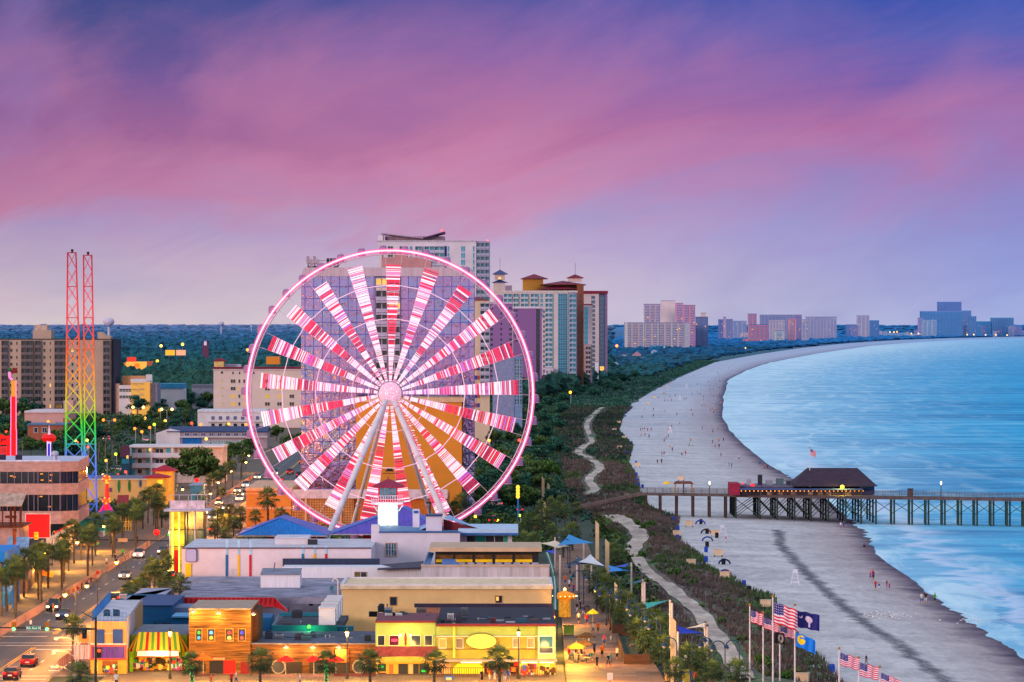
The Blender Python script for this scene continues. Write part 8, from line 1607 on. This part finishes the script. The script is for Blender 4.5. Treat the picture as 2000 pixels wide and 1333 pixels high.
for k,(px,py,d)in enumerate(((1109,1103,-1),(1113,1120,-1),(1131,1172,-1),(1140,1192,-1),(1165,1196,-1),(1184,1222,-1),(1192,1232,-1),(1213,1230,-1),(1226,1240,-1),(1247,1262,-1),(1254,1275,-1),(1283,1288,-1),(1291,1305,-1),(1322,1345,-1),(1352,1335,1),(1392,1345,-1),(1416,1352,-1),(1444,1350,-1))):g=G(px,py,.3);crook_lamp(g,'blue crook lamp on the sea side of the boardwalk','blue crook lamps along the boardwalk',5.2,d,False,True)
WD=M(S(96,64,52),.85,.25,1.2,stretch=(.4,1,4))
for x0,x1,ya,yb,lab in((14.2,17.6,520,556,'dark wooden planter box nearest the big pylon'),(14.0,17.4,572,600,'dark wooden planter box, second along the boardwalk'),(13.4,16.6,618,652,'dark wooden planter box, farthest along the boardwalk')):
 t=thing('planter',lab,'planter',(x0,ya,.3),'boardwalk planters');mb=MB()
 for a,b_,c,d in((x0,x1,ya,ya+.2),(x0,x1,yb-.2,yb),(x0,x0+.2,ya+.21,yb-.21),(x1-.2,x1,ya+.21,yb-.21)):mb.box(a,b_,c,d,.2,1.5,WD)
 mb.box(x0+.21,x1-.21,ya+.21,yb-.21,.2,1.2,M((.03,.05,.02),.9,.4,2));mb.build('box',t)
th=M(S(120,84,50),.9,.4,3,stretch=(1,1,4))
for px,py,r,c,lab,h in((1144,1282,1.3,th,'thatched parasol over the cafe tables, the upper',2.6),(1140,1292,1.35,th,'thatched parasol over the cafe tables, the lower',2.3),(1126,1294,1.2,M(S(236,170,60),.7),'tan cloth parasol beside the thatched ones',2.0),(1158,1217,.85,M(S(246,210,20),.6,em=.2),'small bright yellow parasol in the middle of the boardwalk',1.5)):parasol(G(px,py,.3),r,c,lab,pole=h)
t=thing('kiosk','orange lit carousel shaped kiosk roof with star lamp on the boardwalk','kiosk',G(1103,1205,.3));q=G(1103,1205,.3);z=2.7;mb=MB();OG=M(S(246,130,14),.6,.3,2,em=.6);mb.lathe([(1.5,z),(1.75,z+.35),(1.4,z+.7),(.5,z+1.0),(.1,z+1.2)],q,OG,16);mb.build('roof',t);mb=MB();mb.lathe([(.9,0),(.9,z)],q,M(S(236,160,50),.6,.3,2,em=.3),10);mb.build('counter',t)
for k in range(16):a=k*.393;mb=MB();mb.ball(q+Vector((1.78*math.cos(a),1.78*math.sin(a),z+.38)),.09,E(S(255,240,160),3),6,4);mb.build('bulb',t)
mb=MB();mb.ball(q+Vector((0,0,z+1.35)),.22,E(S(255,220,110),6.0),8,6);mb.build('star_lamp',t)
for px,py,pw in((1103,1215,2200),(1125,1240,2200),(1140,1270,2200),(1128,1300,2000),(1170,1320,1400),(1108,1170,1200)):point_light('boardwalk_light',G(px,py,4.2),(1,.52,.06),pw*3.2,r=.6)
t=thing('drink_stall','green and yellow drink cart by the corner restaurant','cart',G(1111,1240,.3));q=G(1111,1240,.3);mb=MB();mb.box(q.x-.7,q.x+.7,q.y-.4,q.y+.4,.4,1.5,M(S(110,150,60),.6,em=.1));mb.build('cart_body',t);mb=MB();mb.box(q.x-.8,q.x+.8,q.y-.5,q.y+.5,1.51,1.65,M(S(40,80,50),.6));mb.build('cart_top',t)
t=thing('cafe_table','round cafe table under the thatched parasols','table',G(1120,1288,.3));q=Vector(t.location);mb=MB();mb.lathe([(.5,.72),(.5,.76)],q,M(S(226,190,120),.6),12);mb.build('tabletop',t);mb=MB();mb.tube(q,q+Vector((0,0,.72)),.05,DARK,6);mb.build('leg',t)
for px,py,lab in((1130,1290,'cafe table left of the person in blue'),(1146,1296,'cafe table nearest the boardwalk centre')):clone(t,G(px,py,.3),0,1,lab,'cafe tables')
for px,py,c,lab in((1248,1290,(190,140,90),'tan litter bin with dark lid by the planter'),(1304,1330,(190,140,90),'tan litter bin at the foot of the big pylon'),(1147,1197,(120,100,80),'litter bin by the yellow parasol')):g=G(px,py,.3);t=thing('litter_bin',lab,'bin',g,'boardwalk bins');mb=MB();mb.lathe([(.34,0),(.38,.9)],g,M(S(*c),.7),10);mb.build('bin_body',t);mb=MB();mb.lathe([(.4,.9),(.36,1.0),(.1,1.1)],g,DARK,10);mb.build('lid',t)
t=thing('map_board','blue framed map board with yellow top beside the big pylon','sign',G(1340,1345,.3));Yv=t.location.y;blk(t,'frame',1329.5,1350,1311,Yv,.2,M(S(20,90,200),.6),1340);panel(t,'map_panel',1332,1347.5,1314,1336,Yv,M(S(220,180,70),.5,.5,2,em=.15));panel(t,'header',1334,1346,1308,1312,Yv,M(S(240,210,40),.5))
t=thing('info_board','blue and white notice board on the square before the restaurants','sign',(QX(877,498),498,0));blk(t,'board',868,885.5,1321,498.,.1,M(S(24,100,200),.6,em=.1));panel(t,'notice',871,882,1324,1330,498.,M(S(206,190,140),.6))
t=thing('historic_marker','small white historic marker plaque on a post at the boardwalk edge','sign',G(1191,1335,.3));Yv=t.location.y;blk(t,'plaque',1186,1197,1315,Yv,.1,M(S(216,206,206),.6),1329);tubes(t,'post',[(Q(1191,1329,Yv+.05),(QX(1191,Yv),Yv+.05,.2))],.06,DARK)
#flags
def flag_pole(px,ytop,lab,Yv):
 t=thing('flag_pole',lab,'flag pole',(QX(px,Yv),Yv,0),'flag poles');q=Q(px,ytop,Yv);mb=MB();mb.tube((q.x,Yv,0),q,.11,M(S(236,216,220),.4),9,.07);mb.build('pole',t);mb=MB();mb.ball(q+Vector((0,0,.14)),.16,M(S(196,130,40),.35,.1,2,metal=.6),10,6);mb.build('finial',t)
def flag(px,y0,wpx,hpx,Yv,kind,lab,drop_=.35):
 t=thing('flag',lab,'flag',Q(px,y0,Yv),'flags');nx,ny=40,26;w_,h_=wpx*Yv/F,hpx*Yv/F;o0=Q(px,y0,Yv)+Vector((.1,0,0));mb=MB();ph=R.uniform(0,3)
 vs=[(o0.x+w_*i/nx,o0.y+.16*math.sin(i*.42+ph+j*.05)*i/nx,o0.z-h_*j/ny-w_*drop_*(i/nx)**1.25+.05*math.sin(i*.35+ph))for j in range(ny+1)for i in range(nx+1)]
 cm={k:M(S(*c),.7,.06,2,em=.08)for k,c in dict(r=(206,24,52),w=(240,206,222),b=(36,44,120),n=(30,30,110),k=(14,12,16),g=(150,130,130),s=(16,120,226),y=(250,206,20)).items()}
 def col(i,j):
  x,y=(i+.5)/nx,(j+.5)/ny
  if kind=='us':return('w' if(i%3==1 and j%3==1)else 'b')if(x<.42 and j<14)else('r' if(j//2)%2==0 else 'w')
  if kind=='sc':
   if(x-.2)**2+(y-.28)**2*.5<.006 and(x-.175)**2+(y-.23)**2*.5>.005:return 'w'
   return 'w' if((x-.55)/.15)**2+((y-.42)/.2)**2<1 or(abs(x-.56)<.035 and .5<y<.88)else 'n'
  if kind=='pow':return 'g' if((x-.62)/.26)**2+((y-.5)/.38)**2<1 and not((x-.62)/.1)**2+((y-.45)/.16)**2<1 else 'k'
  return 'y' if((x-.27)/.2)**2+((y-.42)/.34)**2<1 and not(abs(y-.3)<.05 and x>.2)else 's'
 for j in range(ny):
  for i in range(nx):k=j*(nx+1)+i;mb.f.append((k,k+1,k+nx+2,k+nx+1));mb.m.append(mb.mi(cm[col(i,j)]))
 mb.v=vs;mb.build('cloth',t)
for px,yt,lab,Yv in((1464.5,1184,'leftmost white flag pole of the large cluster',480.),(1490.5,1199,'slimmer white flag pole, second of the large cluster',484.),(1509.5,1167,'tallest flag pole with gold ball in the large cluster',476.),(1523,1224,'slim flag pole between the two gold ball ones',486.),(1552.5,1184,'flag pole of the state flag with gold ball',478.),(1639,1269,'first flag pole of the small row at the bottom',470.),(1677,1287,'second flag pole of the small row at the bottom',470.),(1718.5,1305,'last flag pole of the small row at the bottom',470.)):flag_pole(px,yt,lab,Yv)
for a in((1465,1192,25,24,479.8,'us','stars and stripes on the leftmost pole of the cluster',.35),(1491,1206,32,21,483.8,'us','stars and stripes on the slimmer second pole',.55),(1510,1177,46,41,475.8,'us','largest stars and stripes on the tallest pole',.35),(1511,1234,20,22,476.1,'pow','black flag with grey round emblem under the largest flag',.25),(1524,1226,28,17,485.8,'us','stars and stripes hanging low behind the state flag pole',.2),(1553,1193,46,32,477.8,'sc','dark blue flag with white crescent and palmetto',.2),(1553,1236,38,27,477.8,'city','light blue flag with yellow round emblem',.42),(1639.5,1276,37,24,469.8,'us','stars and stripes on the first pole of the small row',.3),(1677.5,1295,36,26,469.8,'us','stars and stripes on the second pole of the small row',.25),(1719,1315,38,22,469.8,'us','stars and stripes on the last pole, cut by the lower edge',.4)):flag(*a)
#beach furniture
def copies(proto,lst,group,scale=1.0,fn=B):
 for px,py,lab in lst:clone(proto,fn(px,py),R.uniform(-.25,.25),scale,lab,group)
 drop(proto)
c=thing('storage_box','x','beach box');mb=MB();mb.box(-.8,.8,-.5,.5,.35,1.35,M(S(240,200,164),.7,.1,1));mb.build('box',c);mb=MB();mb.box(-.85,.85,-.55,.55,1.36,1.44,M(S(226,190,160),.7));mb.build('lid',c)
for x in(-.7,.7):
 for y in(-.4,.4):mb=MB();mb.box(x-.05,x+.05,y-.05,y+.05,-.1,.34,WD);mb.build('leg',c)
copies(c,[(px,py,'beige wooden beach box '+l)for px,py,l in((1346,1030,'on tall legs under the pier walkway'),(1397,1049,'between the brown arch tent and the lifeguard chair'),(1322,1050,'at the dune edge, nearest the pier'),(1403,1088,'above the blue arch tent'),(1350,1108,'at the dune edge beside the blue barrel pair'),(1416,1133,'in front of the red and blue arch tent'),(1496,1190,'behind the tallest flag pole'),(1567,1338,'under the small flag row'))]+[(px,py,'beige beach box at the dune edge beyond the pier')for px,py in((1209,829),(1200,844),(1219,859),(1210,879),(1245,913),(1222,975),(1266,791),(1278,779),(1297,771),(1303,758),(1309,750),(1330,940))],'beach boxes')
def barrel(m_,lab):c=thing('barrel',lab,'barrel');mb=MB();mb.lathe([(.29,-.05),(.31,.3),(.31,.6),(.29,.92)],(0,0,0),m_,12);mb.build('drum',c);mb=MB();mb.lathe([(.32,.27),(.32,.33)],(0,0,0),m_,12);mb.lathe([(.32,.60),(.32,.66)],(0,0,0),m_,12);mb.tube((.3,0,.3),(.3,0,.63),.03,m_,4);mb.build('hoop_rim',c);return c
copies(barrel(M(S(16,70,190),.5),''),[(px,py,'blue litter barrel '+l)for px,py,l in((1316,1019,'just below the pier walkway'),(1324,1037,'at the dune edge under the pier'),(1379,1079,'upper of two by the dune edge'),(1379,1098,'lower of two by the dune edge'),(1363,1113,'beside the low beach box'),(1453,1146,'alone on the sand left of the lifeguard chair'),(1436,1168,'in the grass of the dune edge'),(1625,1314,'left of the small flag row'),(1323,1055,'beside the nearest beach box'))]+[(px,py,'blue litter barrel along the dune edge beyond the pier')for px,py in((1222,807),(1194,842),(1210,853),(1216,857),(1234,868),(1224,887),(1242,907),(1243,930),(1244,942),(1245,950),(1255,954),(1221,815),(1228,800))],'blue beach barrels',1.15)
copies(barrel(M(S(30,24,30),.7),''),[(1381,1069,'dark slatted barrel under the big blue arch tent'),(1413,1103,'dark barrel inside the lower blue arch tent'),(1463,1158,'dark slatted barrel by the lone blue barrel'),(1478,1180,'dark slatted barrel at the dune edge above the flags'),(1400,1051,'dark barrel at the lifeguard chair'),(1369,1024,'dark barrel inside the top blue arch tent'),(1381,1043,'dark barrel inside the brown arch tent')],'dark beach barrels',1.2)
for px,py,ca,cb_,lab in((1368,1025,(20,60,190),(20,60,190),'blue arch beach tent nearest the pier'),(1379,1043,(60,40,50),(170,100,60),'brown and black arch beach tent'),(1382,1058,(20,90,190),(24,60,150),'broad blue arch beach tent below the brown one'),(1415,1103,(30,70,160),(24,40,110),'blue arch beach tent at the beige box'),(1416,1124,(30,60,170),(170,40,70),'blue and red arch beach tent, the lowest')):
 g=B(px,py);t=thing('arch_tent',lab,'beach tent',g,'arch beach tents')
 for s_,cc_ in((-1,ca),(1,cb_)):
  mb=MB();vs=[]
  for k in range(9):a=math.pi/2-s_*math.pi/2*k/8;r=1.15;rad=.14+.12*math.sin(math.pi*(1-k/8)/2);p=g+Vector((r*math.cos(a),0,.1+.95*math.sin(a)));vs+=[p+Vector((0,-.45,0)),p+Vector((0,.45,0)),p+Vector((-math.cos(a)*.3,0,-math.sin(a)*.28))]
  mb.add(vs,[f for k in range(8)for f in((3*k,3*k+1,3*k+4,3*k+3),(3*k+1,3*k+2,3*k+5,3*k+4),(3*k+2,3*k,3*k+3,3*k+5))],M(S(*cc_),.5,.15,2));mb.build('arch_half',t)
c=thing('lifeguard_chair','x','lifeguard chair');mb=MB();wp_=M(S(236,230,238),.6)
for x in(-1,1):
 for y in(-.5,.5):mb.tube((x*.75,y*1.2,-.1),(x*.35,y*.6,1.9),.07,wp_,5)
for z in(.45,1.1):mb.box(-.72+z*.2,.72-z*.2,-.62+z*.1,-.5+z*.1,z-.08,z+.08,wp_)
mb.build('leg_frame',c);mb=MB();mb.box(-.42,.42,-.35,.4,1.9,1.98,wp_);mb.build('seat',c);mb=MB();mb.box(-.42,.42,.41,.48,1.9,2.5,wp_);mb.build('backrest',c)
copies(c,[(1412,1050,'white lifeguard chair beside the arch tents'),(1553,1142,'white lifeguard chair alone in the middle of the sand'),(1309,846,'white lifeguard chair in the group beyond the pier'),(1328,783,'white lifeguard chair at the far bend'),(1342,770,'farther white lifeguard chair at the far bend'),(1341,758,'farthest white lifeguard chair')],'lifeguard chairs')
c=thing('gull','x','gull');mb=MB();bw=M(S(236,230,236),.7);mb.tube((-.16,0,.16),(.14,0,.2),.09,bw,7,.06);mb.tube((.1,0,.2),(.2,0,.3),.05,bw,6,.05);mb.tube((.2,0,.3),(.3,0,.29),.03,M(S(230,160,60),.6),5,.01);mb.tube((-.1,0,.2),(-.34,0,.18),.06,M(S(110,110,120),.7),5,.02)
for y in(-.04,.04):mb.tube((0,y,.12),(0,y,-.01),.015,DARK,4)
mb.build('body',c);rr=random.Random(12)
copies(c,[(1725+rr.gauss(0,26),1203+rr.gauss(0,4.5),'white gull in the flock resting on the bare sand')for _ in range(38)]+[(1885+rr.gauss(0,20),1212+rr.gauss(0,5),'white gull in the small flock at the water edge')for _ in range(16)],'gulls',.9)
#the pier
PWD=M(S(104,84,82),.85,.25,.8);PG=M(S(58,74,62),.85,.3,.8);PD=M(S(30,34,40),.9,.3,.5);DZ=5.2
YP=lambda px:934-(px-1250)*.040
t=thing('pier','long wooden fishing pier on braced trestles running out over the water','pier',(QX(1430,927),927,0))
def strip(name,xa,xb,dy,z0,z1,m_,off=0,za=None):
 a,b_=Q(xa,700,YP(xa)),Q(xb,700,YP(xb));mb=MB();d=(0 if za is None else za)
 mb.add([(p.x,p.y+o+off,z+dd)for p,dd in((a,d),(b_,0))for o in(0,dy)for z in(z0,z1)],[(0,4,5,1),(2,3,7,6),(1,5,7,3),(0,2,6,4),(0,1,3,2),(4,6,7,5)],m_);return mb.build(name,t)
strip('deck',1250,1432,5,DZ-.5,DZ,PWD);strip('platform',1432,1713,24,DZ-.6,DZ,PWD);strip('deck',1713,2120,6,DZ-.6,DZ,PWD);strip('ramp',1120,1250,5,DZ-.6,DZ,PWD,za=-3.4)
def rail_px(xa,xb,off=0,za=0):
 mb=MB();a,b_=Q(xa,700,YP(xa)),Q(xb,700,YP(xb));a=Vector((a.x,a.y+off,DZ+za));b_=Vector((b_.x,b_.y+off,DZ));railing(mb,a,b_,1.15,PWD,1.9,(1,.75,.5,.25),.05);mb.build('railing',t)
for a in((1250,1432,.1),(1432,1713,.1),(1713,2120,.1),(1713,2120,5.8),(1250,1432,4.8)):rail_px(*a)
rail_px(1120,1250,.1,-3.4)
def pile(x,y,z0=-2.5,m_=PG,r=.22,zt=None):mb=MB();mb.tube((x,y,z0),(x,y,zt or DZ-.55),r,m_,7);mb.build('pile',t)
prev=None
for px in(1262,1290,1322,1354,1386,1418):y=YP(px);x=QX(px,y);pile(x,y+.4,-1,M(S(80,60,56),.85,.3,1),.3);pile(x,y+4.4,-1,M(S(70,54,52),.85,.3,1),.3)
for px in(1437,1484,1518,1552,1584,1618,1652,1682,1711):
 y=YP(px);x=QX(px,y)
 for o in(.3,8,16,23):pile(x,y+o,-2,PG if o<1 else PD)
 if prev:
  for o in(.3,8,16,23):
   for z0,z1 in((.2,DZ-1),(DZ-1,.2)):mb=MB();mb.tube((prev[0],prev[1]+o,z0),(x,y+o,z1),.11,PG if o<1 else PD,4);mb.build('cross_brace',t)
 prev=(x,y)
for px in(1744,1779,1811,1843,1875,1906,1938,1970,2002,2034):
 y=YP(px);x=QX(px,y)
 for o,dx in((.3,-.32),(.5,.32),(5.4,0)):pile(x+dx,y+o,-3)
 for z0,z1 in((1.6,DZ-1),(DZ-1,1.6)):mb=MB();mb.tube((prev[0],prev[1]+.2,z0 if prev[2:]or 1 else 0),(x,y+.2,z1),.09,PG,4);mb.build('cross_brace',t)
 prev=(x,y)
Yv=921.;NV=M(S(40,40,66),.7,.2,.6);t2=thing('pier_restaurant','dark hip roofed pier restaurant hung with small orange lights','restaurant',(QX(1570,Yv),Yv,DZ));zb=DZ+.02
def pb(name,x0,x1,y0,y1,m_,oy=3,dp=14):mb=MB();mb.box(QX(x0,Yv),QX(x1,Yv),Yv+oy,Yv+oy+dp,max(zb,QZ(y1,Yv)),QZ(y0,Yv),m_);return mb.build(name,t2)
pb('wall',1440,1684,958,990,M(S(60,44,54),.7,.3,.5));pb('end_wall',1684.5,1711,951,990,M(S(30,60,120),.7),4,11);pb('porch_roof',1446,1686,955,958,M(S(70,90,140),.6),1,18);pb('red_wall',1427,1446,945,990,M(S(150,30,60),.7,em=.12),2,10)
hp=MB();a,b_=[QX(p,Yv)for p in(1550,1716)];r0,r1=QX(1582,Yv),QX(1681,Yv);z0,z1=QZ(951,Yv),QZ(917,Yv);rf=M(S(66,48,66),.85,.2,.6,stretch=(1,1,3))
hp.add([(a,Yv+1.5,z0),(b_,Yv+1.5,z0),(b_,Yv+19,z0),(a,Yv+19,z0),(r0,Yv+9,z1),(r1,Yv+9,z1)],[(0,1,5,4),(1,2,5),(2,3,4,5),(3,0,4),(0,3,2,1)],rf);hp.build('roof',t2)
pb('low_roof',1436,1552,950,954,M(S(110,100,124),.7),4,12)
for x0,x1,y0,y1,c_ in((1462,1470,938,950,(180,170,180)),(1484,1492,930,950,(40,40,50)),(1500,1512,940,950,(150,150,160)),(1520,1534,937,950,(90,110,120)),(1540,1548,942,950,(60,60,70))):pb('roof_unit',x0,x1,y0,y1,M(S(*c_),.6),6,2)
for x0 in(1500,1522,1546,1580,1600,1616,1656):pb('window',x0,x0+9,962,975,M(S(150,110,90),.3,.4,1,em=.3),2.94,.05)
for k in range(30):mb=MB();mb.ball(Q(1448+8.2*k,959.5,Yv+.8),.13,E(S(255,150,50),2.5),6,4);mb.build('string_bulb',t2)
mb=MB();mb.ball(Q(1645,951.5,Yv+.6),.45,E(S(255,226,40),5.0,True),10,6);mb.build('flood_lamp',t2);point_light('pier_lamp_light',Q(1645,953,Yv-.6),(1,.85,.15),900,r=.3)
for px,py,w_ in((1450,945,3),(1470,948,5)):mb=MB();mb.ball(Q(px,py,Yv+1),.1*w_,E(S(255,30,30),2.0,True),8,5,.6);mb.build('neon_sign',t2)
for px in(1486,1519,1535,1620,1652,1682):mb=MB();mb.tube(Q(px,957,Yv+.9),(QX(px,Yv),Yv+.9,DZ),.09,PWD,5);mb.build('porch_post',t2)
flag_pole(1581.5,876,'thin flag pole on the pier restaurant roof',929.);flag(1582,877,11,12,928.8,'us','small stars and stripes over the pier restaurant',.5)
g=Vector((QX(1336,YP(1336)),YP(1336)+2.5,DZ));t=thing('gazebo','small wooden shelter with green edge and yellow posts on the pier walkway','shelter',g)
for dx in(-1.9,0,1.9):
 for dy in(-1.2,1.2):mb=MB();mb.tube(g+Vector((dx,dy,0)),g+Vector((dx,dy,2.2)),.12,M(S(206,150,60),.7)if dx else PWD,5);mb.build('post',t)
mb=MB();mb.slab([(g.x-2.3,DZ+2.2),(g.x+2.3,DZ+2.2),(g.x+1.7,DZ+2.75),(g.x-1.7,DZ+2.75)],g.y-1.5,g.y+1.5,'y',M(S(120,70,60),.8));mb.build('roof',t)
parasol(Vector((QX(1303,YP(1303)),YP(1303)+2,DZ)),.95,M(S(246,190,20),.6,em=.2),'yellow parasol on the pier walkway left of the shelter')
for px,yt,lab in((1386,944,'lamp post with white globe on the pier walkway'),(1838,944,'lamp post with white globe on the open pier')):q=Q(px,yt,YP(px)+3);t=thing('street_lamp',lab,'street lamp',(q.x,q.y,DZ),'pier lamps');mb=MB();mb.tube((q.x,q.y,DZ),q,.08,IRON,6);mb.build('pole',t);mb=MB();mb.lathe([(.1,-.4),(.22,0),(.12,.4)],q,E(S(255,236,200),3.0),8);mb.build('globe',t)
t=thing('deck_box','brown bait box standing on the pier deck','box',(QX(1779,YP(1779)),YP(1779)+1,DZ));mb=MB();x=QX(1779,YP(1779));y=YP(1779);mb.box(x-.6,x+.6,y+.6,y+1.6,DZ,DZ+1.75,PWD);mb.build('box',t);mb=MB();mb.box(x-.68,x+.68,y+.52,y+1.68,DZ+1.76,DZ+1.86,PD);mb.build('lid',t)
for p_ in PROTOS:drop(p_)
